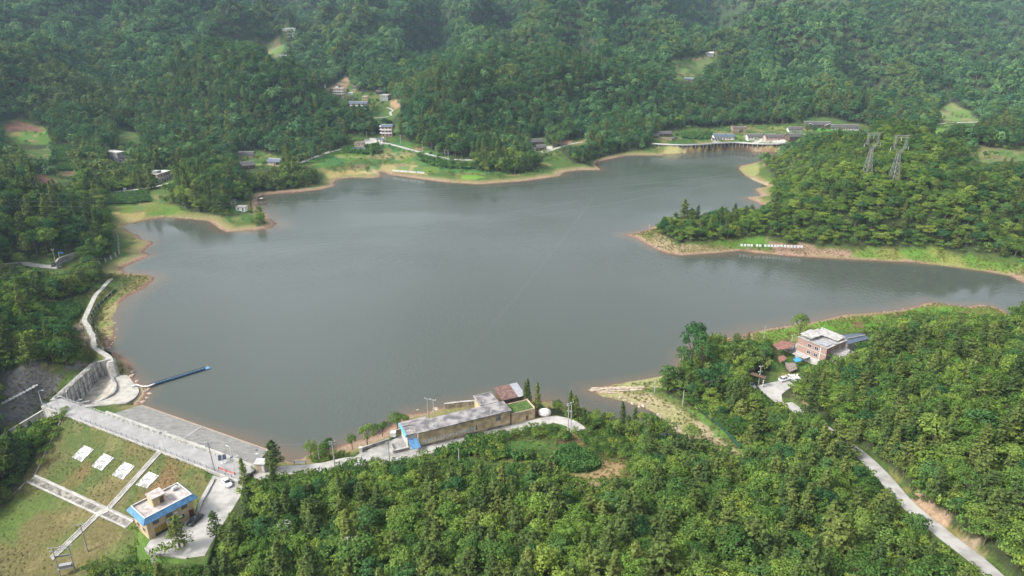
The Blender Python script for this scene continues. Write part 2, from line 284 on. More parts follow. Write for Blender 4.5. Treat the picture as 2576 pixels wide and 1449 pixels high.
# ------------------------------------------------------------------ ground cover areas (outlines on the ground)
def area(px, z=None): return [(P(u, v, z) if z is not None else R(u, v))[:2] for u, v in px]
def D6(l): return [(644+x/4, 314.5+y/4) for x, y in l]
def D5(l): return [(x/4, 362.2+y/4) for x, y in l]
CLEAR = [  [(775,1158),(800,1132),(870,1112),(940,1082),(1000,1052),(1032,1040),(1034,1078),(985,1102),(912,1132),(862,1160),(800,1166)],
  # kept free of trees
 D5([(1020,495),(1500,470),(1700,430),(1700,520),(1750,600),(1950,690),(2100,700),(2350,740),(2500,690),(2600,720),(2576,870),(1450,800),(1300,900),(1560,990),(1350,1200),(1050,1320),(960,1200),(1120,1130),(1130,960),(1080,700)]),
 [(125,362),(178,370),(188,395),(190,430),(188,455),(150,462),(95,466),(75,440),(105,436),(140,445),(140,400)],
 [(0,305),(60,300),(120,325),(130,362),(20,362),(0,340)], [(125,362),(60,385),(70,400),(130,398)], [(285,318),(330,320),(360,345),(350,362),(300,362)],
 [(650,494),(655,482),(745,476),(800,462),(815,440),(790,425),(745,418),(858,376),(905,356),(960,345),(975,330),(1000,345),(1065,372),(1110,400),(1180,405),(1200,432),(1290,441),(1345,430),(1365,402),(1395,370),(1420,390),(1440,408),(1515,425),(1375,450),(1206,467),(1119,462),(979,443),(881,450),(845,470),(744,488)],
 [(1640,348),(1680,328),(1800,322),(1870,313),(2000,312),(2020,298),(2090,298),(2175,312),(2200,322),(2180,330),(2100,332),(2020,342),(2010,352),(1960,372),(1965,390),(1850,374),(1730,378),(1726,388),(1600,393),(1500,412),(1498,404),(1560,385),(1640,372)],
 [(1330,345),(1375,345),(1395,375),(1365,392),(1335,372)], [(1405,362),(1440,350),(1480,348),(1480,360),(1430,372)],
 [(1690,152),(1730,143),(1800,130),(1805,145),(1785,165),(1765,185),(1745,205),(1700,190)],
 [(2355,268),(2400,262),(2440,280),(2465,302),(2480,310),(2400,316),(2375,335),(2345,342),(2340,318),(2370,302)],
 [(2440,378),(2500,372),(2576,362),(2600,400),(2480,410),(2430,395)],
 [(790,222),(868,186),(882,200),(900,230),(935,235),(975,238),(1005,262),(1012,275),(990,300),(930,298),(925,270),(845,262),(842,240)],
 [(660,108),(704,98),(704,86),(748,86),(748,100),(716,104),(716,150),(690,155),(665,130)], [(1685,196),(1740,192),(1742,210),(1690,208)],
 [(1565,592),(1640,566),(1662,590),(1710,612),(1800,606),(1870,593),(1942,595),(1982,611),(2057,619),(2182,621),(2342,614),(2360,632),(2507,642),(2700,660),(2700,720),(2540,696),(2200,660),(2000,648),(1680,645)],
 [(1855,425),(1900,405),(1926,415),(1945,455),(1942,505),(1910,518),(1870,500),(1900,470)],
 [(1890,840),(2057,803),(2330,757),(2527,778),(2560,800),(2470,806),(2400,792),(2290,796),(2180,832),(2080,838),(2000,852),(1900,868),(1830,862),(1800,850)],
 [(1475,981),(1538,964),(1665,945),(1672,990),(1700,1002),(1740,1020),(1790,1060),(1850,1110),(1895,1145),(1850,1150),(1800,1125),(1715,1098),(1692,1072),(1655,1040),(1612,1020)],
 [(1388,1155),(1410,1138),(1448,1093),(1473,1126),(1513,1156),(1585,1160),(1565,1195),(1513,1212),(1473,1220),(1420,1195)],
 [(1090,1146),(1180,1102),(1280,1090),(1380,1070),(1440,1076),(1440,1130),(1330,1150),(1230,1150),(1160,1160),(1110,1178),(1060,1172)],
 [(100,770),(215,738),(262,700),(285,685),(400,698),(360,728),(287,800),(288,864),(272,880),(305,892),(340,932),(378,980),(372,1014),(240,1030),(170,1020),(0,1095),(0,942),(87,918),(190,925),(208,880),(180,822),(120,800)],
 [(1010,1050),(1100,1032),(1250,1000),(1380,1010),(1380,1050),(1060,1090),(1010,1070)], [(1060,1174),(1100,1146),(1180,1112),(1280,1092),(1380,1074),(1440,1076),(1500,1086),(1560,1096),(1625,1125),(1590,1165),(1600,1200),(1513,1216),(1420,1202),(1380,1168),(1240,1168),(1110,1186)],[(620,1150),(760,1150),(800,1160),(900,1140),(900,1165),(700,1200),(620,1215)],
 [(1905,970),(1932,964),(1945,900),(1990,850),(2120,830),(2190,850),(2150,892),(2080,915),(2030,935),(2006,966),(1984,978),(1966,992),(1968,1010),(2010,1030),(2000,1045),(1940,1004)],
 [(1640,360),(1690,326),(1700,345),(1700,360)], [(262,372),(320,380),(325,405),(300,408),(270,395)], [(385,428),(440,425),(445,458),(390,466)], [(585,395),(640,375),(710,395),(705,420),(610,430)], [(575,505),(630,505),(630,535),(580,535)],
 [(110,655),(210,640),(215,660),(160,690),(120,690)], [(870,345),(940,345),(1000,305),(1010,350),(985,365),(880,385)],
]
CLEARW = [area(p) for p in CLEAR] + [FACE, [q[:2] for q in YARD], [q[:2] for q in COURT], [q[:2] for q in PARK], [q[:2] for q in BAY], [q[:2] for q in CHUTE]]
CM = np.zeros(GX.shape, bool)
for p in CLEARW: CM |= inpoly(GX, GY, p)
for pl, wd in ROADS: CM |= polydist(GX, GY, pl) < wd/2+1.4
CM |= (ss > -4) & (ss < DL+4) & (tt > -3) & (tt < 34)
wood = ~CM & (SD > 3.5+4*vnoise(GX/25, GY/25, 77))
# colours (base colour of the ground itself)
def mixc(a, b, t): return a+(np.asarray(b)-a)*t[..., None]
n1 = fbm(GX, GY, 14, 4, 31)*.5+.5; n2 = fbm(GX, GY, 5, 3, 41)*.5+.5; n3 = fbm(GX, GY, 45, 3, 51)*.5+.5
COL = np.zeros(GX.shape+(3,))+np.array([.075,.115,.03])
COL = mixc(COL, [.19,.175,.065], sstep(.52, .68, n1))                 # drier grass patches
COL = mixc(COL, [.055,.125,.03], sstep(.5, .68, n2))
shore = sstep(11, 4, SD+6*(n1-.5)); COL = mixc(COL, [.24,.215,.095], shore*.85)
COL = mixc(COL, [.30,.215,.15], sstep(4.2, 1.8, SD+3*(n2-.5)+7*(n3-.5)))
COL = mixc(COL, [.20,.115,.085], sstep(1.9, .7, SD+1.6*(n2-.5)+2.5*(n1-.5)))
COL = mixc(COL, [.07,.05,.03], sstep(0.2, -1.0, SD))
COL *= .82
COL[wood] = [.04,.052,.022]; COL[wood & (GR > 1400)] = [.045, .07, .03]
def paint(px, col, k=.9, z=None, edge=1.2, var=None):
    global COL
    p = px if z == 'w' else area(px, z)
    i = inpoly(GX, GY, p); d = polydist(GX, GY, p, closed=True)
    sdn = np.where(i, d, -d)+(n2-.5)*4*edge
    w_ = sstep(-.4, .6, sdn)*k
    c = np.array(col)
    if var is not None: c = c+(np.array(var)-c)*sstep(.4, .62, n1)[..., None]
    COL = COL+(c-COL)*w_[..., None]
GR1, DRY, SOIL, RED, CORN = [.075,.15,.025], [.27,.225,.09], [.22,.15,.095], [.155,.08,.062], [.04,.10,.035]
paint([(255,487),(370,482),(378,509),(265,513)], CORN)
paint([(265,515),(430,508),(470,535),(400,542),(340,545),(280,555)], GR1, var=[.14,.16,.04])
paint([(277,534),(370,534),(350,554),(295,557)], DRY)
paint([(125,362),(178,370),(188,395),(190,428),(145,430),(140,400)], CORN); paint([(145,434),(188,430),(188,443),(146,444)], SOIL)
paint([(80,440),(105,437),(135,450),(138,463),(95,463)], RED); paint([(8,312),(50,303),(90,318),(116,330),(60,327),(12,337)], RED)
paint([(60,327),(125,330),(130,362),(30,362)], GR1)
paint(D6([(450,350),(800,240),(1250,200),(1300,300),(1100,310),(850,400),(650,430)]), [.045,.12,.035], var=GR1)
paint(D6([(1200,180),(1700,180),(1900,330),(2500,430),(2576,490),(1900,470),(1650,380),(1300,360)]), [.045,.115,.035], var=GR1)
paint(D6([(700,470),(900,460),(1060,430),(1180,410),(1240,470),(1170,500),(900,500),(720,545)]), DRY)
paint(D6([(1070,430),(1180,415),(1230,490),(1090,492)]), [.36,.31,.17])
paint(D6([(1240,390),(1600,400),(1700,450),(1720,510),(1380,480),(1260,440)]), [.24,.205,.09])
paint(D6([(820,310),(1000,308),(1060,325),(900,335),(820,330)]), [.25,.2,.1]); paint(D6([(2050,510),(2200,500),(2320,530),(2200,550),(2060,540)]), [.11,.23,.03])
paint(D6([(530,230),(640,250),(640,300),(520,330)]), SOIL, .6); paint(D6([(1590,130),(1710,100),(1700,150),(1600,155)]), SOIL); paint(D6([(1530,215),(1690,215),(1700,270)]), [.24,.13,.09])
paint([(1700,334),(1795,330),(1790,352),(1705,352)], CORN, var=GR1); paint([(2050,320),(2125,320),(2135,331),(2060,332)], [.07,.19,.03])
paint([(1668,371),(1725,366),(1728,384),(1672,388)], [.27,.25,.11]); paint([(1730,374),(1850,370),(1960,374),(1960,382),(1850,372),(1740,378)], DRY, .8)
paint([(1690,152),(1730,143),(1800,138),(1785,165),(1765,185),(1700,190)], [.10,.17,.045], var=[.15,.19,.07]); paint([(1740,146),(1790,142),(1785,148),(1735,152)], [.25,.19,.12])
paint([(2355,268),(2400,262),(2440,280),(2465,302),(2370,302)], [.11,.18,.05], var=[.17,.18,.08]); paint([(2345,318),(2390,312),(2375,335),(2345,340)], [.12,.22,.04])
paint([(2420,372),(2480,352),(2576,345),(2600,400),(2480,412)], [.09,.15,.045], var=[.16,.15,.07])
paint([(800,220),(868,190),(880,200),(872,228),(835,228)], [.27,.19,.13]); paint([(795,165),(850,158),(850,172),(800,178)], [.26,.16,.12])
paint([(660,112),(704,100),(716,125),(690,145),(665,130)], [.2,.17,.09], var=[.09,.15,.045]); paint([(978,255),(1012,248),(1010,270),(980,268)], [.26,.18,.11])
paint([(980,252),(1000,250),(1010,268),(985,270)], [.26,.18,.11]); paint([(845,262),(880,262),(900,275),(860,272)], GR1)
paint([(1648,585),(1700,615),(1790,625),(1690,640),(1640,615)], [.27,.21,.13], .8); paint([(1790,612),(1870,598),(1930,600),(1960,625),(1860,628)], [.075,.16,.025])
paint([(1930,603),(2050,622),(2140,630),(2140,645),(1960,640)], [.26,.17,.13]); paint([(2150,625),(2340,622),(2450,650),(2576,665),(2576,690),(2300,655),(2150,648)], [.08,.165,.025], var=[.17,.19,.05])
paint([(1858,425),(1900,410),(1915,430),(1890,450)], [.2,.21,.075]); paint([(1885,445),(1930,460),(1935,470),(1890,455)], [.3,.24,.16])
paint([(1900,838),(2057,812),(2200,794),(2330,772),(2460,775),(2527,790),(2470,806),(2400,795),(2290,800),(2180,832),(2080,838),(2000,852),(1900,862)], [.075,.185,.02], var=[.11,.19,.03])
paint([(2128,797),(2160,800),(2180,818),(2185,832),(2160,825)], [.13,.085,.045], edge=2); paint([(2230,792),(2275,788),(2270,797),(2240,800)], [.14,.095,.05], edge=2); paint([(2400,785),(2440,780),(2435,790)], [.15,.11,.05], edge=2)
paint([(1500,992),(1620,990),(1700,1020),(1780,1070),(1850,1130),(1880,1150),(1800,1125),(1700,1105),(1688,1070),(1620,1022)], [.29,.24,.15], var=[.22,.215,.1])
paint([(1538,968),(1665,946),(1668,975),(1560,975)], [.24,.25,.11]); paint([(1700,1010),(1760,1030),(1860,1100),(1895,1140),(1860,1125),(1790,1080)], [.09,.17,.035], edge=2)
paint([(1444,1090),(1473,1126),(1513,1156),(1585,1160),(1565,1195),(1513,1212),(1473,1220),(1420,1200),(1500,1185),(1495,1150),(1450,1130)], [.27,.19,.10], edge=2)
paint([(1370,1150),(1400,1138),(1410,1180),(1385,1178)], [.27,.19,.10])
paint([(1388,1155),(1410,1140),(1440,1124),(1460,1135),(1490,1150),(1510,1172),(1480,1190),(1430,1190),(1400,1175)], CORN)
paint([(1094,1143),(1180,1105),(1215,1100),(1230,1125),(1160,1145),(1110,1170)], CORN, .7)
paint([(105,768),(160,765),(190,760),(205,780),(190,805),(160,815),(120,790)], [.05,.125,.035]); paint([(75,740),(160,760),(150,775),(90,770)], [.2,.15,.11])
paint([(185,812),(212,800),(225,840),(234,865),(205,862),(180,830)], [.2,.165,.13]); paint([(190,905),(225,912),(220,925),(185,922)], [.19,.15,.12])
paint([(240,760),(262,740),(320,725),(300,760),(285,800),(285,860),(262,850),(245,820)], [.12,.17,.04], var=[.26,.23,.10], edge=2)
paint([(-40,955),(0,940),(87,918),(150,925),(215,920),(215,930),(160,965),(120,1002),(110,1014),(88,1032),(15,1080),(-40,1105)], [.135,.13,.135], var=[.085,.082,.088])
paint(FACE, [.118,.105,.045], 1, z='w', var=[.075,.10,.032]); COL = mixc(COL, [.16,.095,.05], (sstep(.5, .66, n3*.5+n1*.5)*m_in)*.85)
COL = mixc(COL, [.22,.18,.09], (sstep(.62, .7, n2)*m_in)*.3); COL = mixc(COL, [.07,.115,.03], (sstep(.50, .62, n3)*m_in)*.7)
COL = mixc(COL, [.085,.13,.032], m_in*sstep(-16, -30, tt)*sstep(.35, .6, n1)*.85)
paint([q for q in BAY], [.30,.285,.255], 1, z='w', edge=.3)
paint([(330,1345),(500,1300),(560,1400),(480,1460),(200,1460),(250,1400)], [.08,.16,.03], var=[.12,.17,.045], z=0)
paint([(2310,1225),(2350,1290),(2390,1310),(2400,1345),(2340,1310),(2300,1260)], [.32,.22,.15], edge=1); paint([(2370,1320),(2440,1350),(2500,1400),(2470,1420),(2420,1370)], [.27,.21,.14])
paint([(1990,992),(2030,995),(2050,1020),(2030,1025),(2000,1005)], [.26,.17,.09]); 
_rp = random.Random(3)
for (u0, u1, v0, v1, n_) in ((870,1180,372,432,26),(1690,2010,322,350,22),(20,128,328,360,8),(600,700,388,425,7),(265,420,505,540,8),(1700,1790,150,180,8),(2360,2455,272,302,7),(2440,2576,375,405,6),(1130,1430,1090,1140,10)):
    for _ in range(n_):
        u, v = _rp.uniform(u0, u1), _rp.uniform(v0, v1); a_ = (u1-u0)*_rp.uniform(.03, .08); b_ = (v1-v0)*_rp.uniform(.06, .13); sh = _rp.uniform(-.5, .5)*a_*.5
        paint([(u-a_, v-b_), (u+a_, v-b_+sh*.2), (u+a_+sh, v+b_), (u-a_+sh, v+b_)], _rp.choice([[.05,.12,.03],[.10,.16,.03],[.15,.17,.05],[.20,.165,.08],[.17,.12,.075],[.07,.14,.045]]), .75, edge=.4)
paint([(1790,352),(1992,350),(1992,358),(1790,359)], [.40,.385,.36]); paint([(1870,338),(1884,338),(1888,352),(1876,352)], [.34,.29,.25])
paint([(1340,372),(1390,366),(1390,378),(1350,395)], [.42,.40,.37]); paint([(1395,355),(1440,350),(1440,360),(1400,364)], [.26,.15,.11]); paint([(915,352),(965,345),(970,362),(925,366)], [.42,.4,.37])

MATS = {}
def mat(name, col, rough=.8, var=.12, scale=1.5, bump=0, metal=0, spec=.3, emit=None, detail=5, col2=None, thr=(.4, .65), coord='Object'):
    if name in MATS: return MATS[name]
    m = bpy.data.materials.new(name); m.use_nodes = True; t = m.node_tree; b = t.nodes['Principled BSDF']
    b.inputs['Roughness'].default_value = rough; b.inputs['Metallic'].default_value = metal; b.inputs['Specular IOR Level'].default_value = spec
    tc = t.nodes.new('ShaderNodeTexCoord'); nz = t.nodes.new('ShaderNodeTexNoise'); nz.inputs['Scale'].default_value = scale; nz.inputs['Detail'].default_value = detail
    t.links.new(tc.outputs[coord], nz.inputs['Vector'])
    mr = t.nodes.new('ShaderNodeMapRange'); mr.inputs['From Min'].default_value = thr[0]; mr.inputs['From Max'].default_value = thr[1]
    t.links.new(nz.outputs['Fac'], mr.inputs['Value'])
    mx = t.nodes.new('ShaderNodeMix'); mx.data_type = 'RGBA'
    c2 = col2 if col2 is not None else [max(0, c*(1-var*2)) for c in col]
    mx.inputs[6].default_value = (*c2, 1); mx.inputs[7].default_value = (*[min(1, c*(1+var*.4)) if col2 is None else c for c in col], 1)
    t.links.new(mr.outputs[0], mx.inputs[0]); t.links.new(mx.outputs[2], b.inputs['Base Color'])
    if bump:
        bp = t.nodes.new('ShaderNodeBump'); bp.inputs['Strength'].default_value = bump; bp.inputs['Distance'].default_value = .1
        t.links.new(nz.outputs['Fac'], bp.inputs['Height']); t.links.new(bp.outputs[0], b.inputs['Normal'])
    MATS[name] = m; return m

# ground sheet
me = bpy.data.meshes.new("ground"); nv = NR*NA
me.vertices.add(nv); me.vertices.foreach_set("co", np.stack([GX, GY, GZ], -1).astype(np.float32).ravel())
ii, jj = np.meshgrid(np.arange(NR-1), np.arange(NA-1), indexing='ij'); a0 = (ii*NA+jj).ravel()
Q = np.stack([a0, a0+1, a0+NA+1, a0+NA], -1)[:, ::-1] if False else np.stack([a0, a0+1, a0+NA+1, a0+NA], -1)
def set_quads(me, Q):
    k = len(Q); me.loops.add(k*4); me.loops.foreach_set("vertex_index", Q.astype(np.int32).ravel())
    me.polygons.add(k); me.polygons.foreach_set("loop_start", np.arange(0, k*4, 4, dtype=np.int32)); me.polygons.foreach_set("loop_total", np.full(k, 4, np.int32)); me.update(calc_edges=True)
set_quads(me, Q); me.polygons.foreach_set("use_smooth", np.ones(len(Q), bool))
ca = me.color_attributes.new("soil", 'FLOAT_COLOR', 'POINT'); ca.data.foreach_set("color", np.concatenate([COL, np.ones(GX.shape+(1,))], -1).astype(np.float32).ravel())
gm = bpy.data.materials.new("ground"); gm.use_nodes = True; t = gm.node_tree; b = t.nodes['Principled BSDF']; b.inputs['Roughness'].default_value = .95; b.inputs['Specular IOR Level'].default_value = .1
at = t.nodes.new('ShaderNodeVertexColor'); at.layer_name = "soil"; tc = t.nodes.new('ShaderNodeTexCoord')
na = t.nodes.new('ShaderNodeTexNoise'); na.inputs['Scale'].default_value = 1.1; na.inputs['Detail'].default_value = 6; na.inputs['Roughness'].default_value = .7
t.links.new(tc.outputs['Object'], na.inputs['Vector']); mr = t.nodes.new('ShaderNodeMapRange'); mr.inputs['From Min'].default_value = .3; mr.inputs['From Max'].default_value = .7; mr.inputs['To Min'].default_value = .62; mr.inputs['To Max'].default_value = 1.4
t.links.new(na.outputs['Fac'], mr.inputs['Value']); mx = t.nodes.new('ShaderNodeMix'); mx.data_type = 'RGBA'; mx.blend_type = 'MULTIPLY'; mx.inputs[0].default_value = 1
t.links.new(at.outputs['Color'], mx.inputs[6]); t.links.new(mr.outputs[0], mx.inputs[7]); t.links.new(mx.outputs[2], b.inputs['Base Color'])
bp = t.nodes.new('ShaderNodeBump'); bp.inputs['Strength'].default_value = .8; bp.inputs['Distance'].default_value = .5; t.links.new(na.outputs['Fac'], bp.inputs['Height']); t.links.new(bp.outputs[0], b.inputs['Normal'])
me.materials.append(gm); ground = bpy.data.objects.new("ground", me); S.collection.objects.link(ground); ground['kind'] = 'structure'

# lake
def offset_lake(d):
    L = np.array(LAKE); out = []; n_ = len(L); area2 = sum(L[i][0]*L[(i+1) % n_][1]-L[(i+1) % n_][0]*L[i][1] for i in range(n_)); s = 1 if area2 > 0 else -1
    for i in range(n_):
        e1 = L[i]-L[i-1]; e2 = L[(i+1) % n_]-L[i]; e1 = e1/np.hypot(*e1); e2 = e2/np.hypot(*e2); t_ = e1+e2; l = np.hypot(*t_)
        t_ = t_/l if l > .3 else e1; out.append(L[i]+s*np.array([t_[1], -t_[0]])*d)
    return out
wk = (SD < 3.2); cell = wk[:-1, :-1] | wk[1:, :-1] | wk[:-1, 1:] | wk[1:, 1:]; Qw = Q[cell.ravel()]; used, inv = np.unique(Qw.ravel(), return_inverse=True)
wm = bpy.data.meshes.new("water"); wm.vertices.add(len(used)); wm.vertices.foreach_set("co", np.stack([GX.ravel()[used], GY.ravel()[used], np.zeros(len(used))], -1).astype(np.float32).ravel()); set_quads(wm, inv.reshape(-1, 4))
if wm.polygons[0].normal.z < 0: wm.flip_normals()
shl = np.clip(1-(-SD.ravel()[used])/(4+12*np.clip(fbm(GX, GY, 60, 3, 88).ravel()[used]+.4, 0, 1)), 0, 1)**1.6*.8; wa = wm.attributes.new("shallow", 'FLOAT', 'POINT'); wa.data.foreach_set("value", shl.astype(np.float32))
wmt = bpy.data.materials.new("lake_water"); wmt.use_nodes = True; t = wmt.node_tree; b = t.nodes['Principled BSDF']
b.inputs['Roughness'].default_value = .08; b.inputs['IOR'].default_value = 1.333; b.inputs['Specular IOR Level'].default_value = .5
tc = t.nodes.new('ShaderNodeTexCoord')
def nnode(scale, detail, mapscale=(1, 1, 1), rot=0):
    mp = t.nodes.new('ShaderNodeMapping'); mp.inputs['Scale'].default_value = mapscale; mp.inputs['Rotation'].default_value = (0, 0, rot)
    q = t.nodes.new('ShaderNodeTexNoise'); q.inputs['Scale'].default_value = scale; q.inputs['Detail'].default_value = detail
    t.links.new(tc.outputs['Object'], mp.inputs['Vector']); t.links.new(mp.outputs[0], q.inputs['Vector']); return q
r1 = nnode(.65, 5, (1, .55, 1), .5); gust = nnode(.012, 3, (1, 1.6, 1), .2); big = nnode(.004, 2)
mr = t.nodes.new('ShaderNodeMapRange'); mr.inputs['From Min'].default_value = .35; mr.inputs['From Max'].default_value = .62; mr.inputs['To Min'].default_value = .12; mr.inputs['To Max'].default_value = 1.0
t.links.new(gust.outputs['Fac'], mr.inputs['Value'])
bp = t.nodes.new('ShaderNodeBump'); bp.inputs['Distance'].default_value = .18
t.links.new(mr.outputs[0], bp.inputs['Strength']); mrr = t.nodes.new('ShaderNodeMapRange'); mrr.inputs['To Min'].default_value = .04; mrr.inputs['To Max'].default_value = .16; t.links.new(mr.outputs[0], mrr.inputs['Value']); t.links.new(mrr.outputs[0], b.inputs['Roughness']); t.links.new(r1.outputs['Fac'], bp.inputs['Height']); t.links.new(bp.outputs[0], b.inputs['Normal'])
cr = t.nodes.new('ShaderNodeMix'); cr.data_type = 'RGBA'; cr.inputs[6].default_value = (.043, .056, .045, 1); cr.inputs[7].default_value = (.072, .080, .070, 1)
t.links.new(big.outputs['Fac'], cr.inputs[0]); sh_ = t.nodes.new('ShaderNodeAttribute'); sh_.attribute_name = 'shallow'; cs2 = t.nodes.new('ShaderNodeMix'); cs2.data_type = 'RGBA'; cs2.inputs[7].default_value = (.115, .083, .055, 1)
t.links.new(sh_.outputs['Fac'], cs2.inputs[0]); t.links.new(cr.outputs[2], cs2.inputs[6]); t.links.new(cs2.outputs[2], b.inputs['Base Color'])
wm.materials.append(wmt); water = bpy.data.objects.new("water", wm); S.collection.objects.link(water); water['kind'] = 'structure'
WATERMAT = wmt

# ------------------------------------------------------------------ foliage
def leafmat(name, c_dark, c_mid, c_light, patch=.012, trans=.25):
    m = bpy.data.materials.new(name); m.use_nodes = True; t = m.node_tree; t.nodes.remove(t.nodes['Principled BSDF']); out = t.nodes['Material Output']
    oi = t.nodes.new('ShaderNodeObjectInfo'); nz = t.nodes.new('ShaderNodeTexNoise'); nz.inputs['Scale'].default_value = patch; nz.inputs['Detail'].default_value = 2
    t.links.new(oi.outputs['Location'], nz.inputs['Vector'])
    ad = t.nodes.new('ShaderNodeMath'); ad.operation = 'MULTIPLY_ADD'; ad.inputs[1].default_value = .62
    ml = t.nodes.new('ShaderNodeMath'); ml.operation = 'MULTIPLY'; ml.inputs[1].default_value = .40
    t.links.new(nz.outputs['Fac'], ml.inputs[0]); t.links.new(oi.outputs['Random'], ad.inputs[0]); t.links.new(ml.outputs[0], ad.inputs[2])
    cr = t.nodes.new('ShaderNodeValToRGB'); e = cr.color_ramp.elements; e[0].position = .12; e[0].color = (*c_dark, 1); e[1].position = .92; e[1].color = (*c_light, 1); q = cr.color_ramp.elements.new(.5); q.color = (*c_mid, 1)
    t.links.new(ad.outputs[0], cr.inputs[0])
    # leaf to leaf difference inside one crown
    at = t.nodes.new('ShaderNodeAttribute'); at.attribute_name = 'leaf'; mr = t.nodes.new('ShaderNodeMapRange'); mr.inputs['To Min'].default_value = .62; mr.inputs['To Max'].default_value = 1.38
    t.links.new(at.outputs['Fac'], mr.inputs['Value']); mx = t.nodes.new('ShaderNodeMix'); mx.data_type = 'RGBA'; mx.blend_type = 'MULTIPLY'; mx.inputs[0].default_value = 1
    t.links.new(cr.outputs[0], mx.inputs[6]); t.links.new(mr.outputs[0], mx.inputs[7])
    df = t.nodes.new('ShaderNodeBsdfDiffuse'); tr = t.nodes.new('ShaderNodeBsdfTranslucent'); ms = t.nodes.new('ShaderNodeMixShader'); ms.inputs[0].default_value = trans
    t.links.new(mx.outputs[2], df.inputs[0]); t.links.new(mx.outputs[2], tr.inputs[0]); t.links.new(df.outputs[0], ms.inputs[1]); t.links.new(tr.outputs[0], ms.inputs[2]); t.links.new(ms.outputs[0], out.inputs['Surface'])
    return m
LM = dict(broad=leafmat("broadleaf_leaves", (0.039, 0.092, 0.026), (0.091, 0.163, 0.040), (0.187, 0.258, 0.055)),
          mid=leafmat("bright_leaves", (0.063, 0.127, 0.029), (0.124, 0.207, 0.041), (0.223, 0.290, 0.058)),
          conifer=leafmat("conifer_needles", (0.050, 0.085, 0.032), (0.094, 0.137, 0.041), (0.170, 0.206, 0.054)),
          bamboo=leafmat("bamboo_leaves", (0.077, 0.132, 0.040), (0.128, 0.191, 0.054), (0.209, 0.250, 0.074)),
          light=leafmat("young_leaves", (0.090, 0.155, 0.036), (0.141, 0.217, 0.041), (0.213, 0.260, 0.053)),
          dark=leafmat("evergreen_leaves", (0.029, 0.077, 0.032), (0.055, 0.127, 0.044), (0.101, 0.181, 0.055)),
          far=leafmat("hill_leaves", (0.043, 0.112, 0.056), (0.091, 0.187, 0.074), (0.172, 0.286, 0.099), patch=.006),  # far leaf colour raised and blued to paint in light and distance haze
          farlight=leafmat("hill_young_leaves", (.065,.11,.04), (.10,.16,.05), (.15,.21,.06), patch=.006),
          corn=leafmat("corn_leaves", (.05,.125,.038), (.075,.16,.045), (.11,.20,.055)),
          grass=leafmat("grass_blades", (0.130, 0.150, 0.040), (0.180, 0.180, 0.060), (0.250, 0.200, 0.090), patch=.03),
          white=leafmat("white_blossom", (0.300, 0.320, 0.270), (0.420, 0.430, 0.380), (0.550, 0.550, 0.500)))
BARK = mat("bark", [.13,.105,.08], rough=.95, scale=6)
def cards(C, N, s, jit=.6, asp=1.0, rng=RNG):
    C = np.asarray(C, float); N = np.asarray(N, float)+rng.normal(0, jit, C.shape); N /= np.linalg.norm(N, axis=1)[:, None]
    r = rng.normal(0, 1, C.shape); U = np.cross(N, r); U /= np.linalg.norm(U, axis=1)[:, None]; V = np.cross(N, U)
    s = (np.broadcast_to(s, len(C))*rng.uniform(.7, 1.3, len(C)))[:, None]*.5
    a = s*asp
    # pointed four sided leaf sprays, bent a little out of flat
    v = np.stack([C-U*a, C-V*s*.75+N*s*.2, C+U*a, C+V*s*.75+N*s*.2], 1)
    return v.reshape(-1, 3)
def card_mesh(name, V, m):
    me = bpy.data.meshes.new(name); me.vertices.add(len(V)); me.vertices.foreach_set("co", V.astype(np.float32).ravel())
    set_quads(me, np.arange(len(V)).reshape(-1, 4)); k = len(V)//4
    a = me.attributes.new("leaf", 'FLOAT', 'FACE'); a.data.foreach_set("value", RNG.random(k).astype(np.float32)); me.materials.append(m); return me
def tube_verts(path, radii, n=5):
    V = []; F = []
    for i, (p, r) in enumerate(zip(path, radii)):
        p = np.asarray(p, float); d = np.asarray(path[min(i+1, len(path)-1)], float)-np.asarray(path[max(i-1, 0)], float); d /= np.linalg.norm(d)+1e-9
        u = np.cross(d, [0, 0, 1.]) if abs(d[2]) < .9 else np.cross(d, [1., 0, 0]); u /= np.linalg.norm(u); w_ = np.cross(d, u)
        for k in range(n):
            a = 2*math.pi*k/n; V.append(p+r*(math.cos(a)*u+math.sin(a)*w_))
    for i in range(len(path)-1):
        for k in range(n): F.append((i*n+k, i*n+(k+1) % n, (i+1)*n+(k+1) % n, (i+1)*n+k))
    return V, F
def tubes_mesh(name, tubes, m):
    V = []; F = []
    for path, rad in tubes:
        v, f = tube_verts(path, rad); o = len(V); V += v; F += [tuple(i+o for i in q) for q in f]
    me = bpy.data.meshes.new(name); me.from_pydata([tuple(v) for v in V], [], F); me.materials.append(m); return me
def lump_dirs(n, lo=-.35):
    u = RNG.uniform(lo, 1, n); a = RNG.uniform(0, 2*math.pi, n); r = np.sqrt(1-u*u); return np.stack([r*np.cos(a), r*np.sin(a), u], 1)
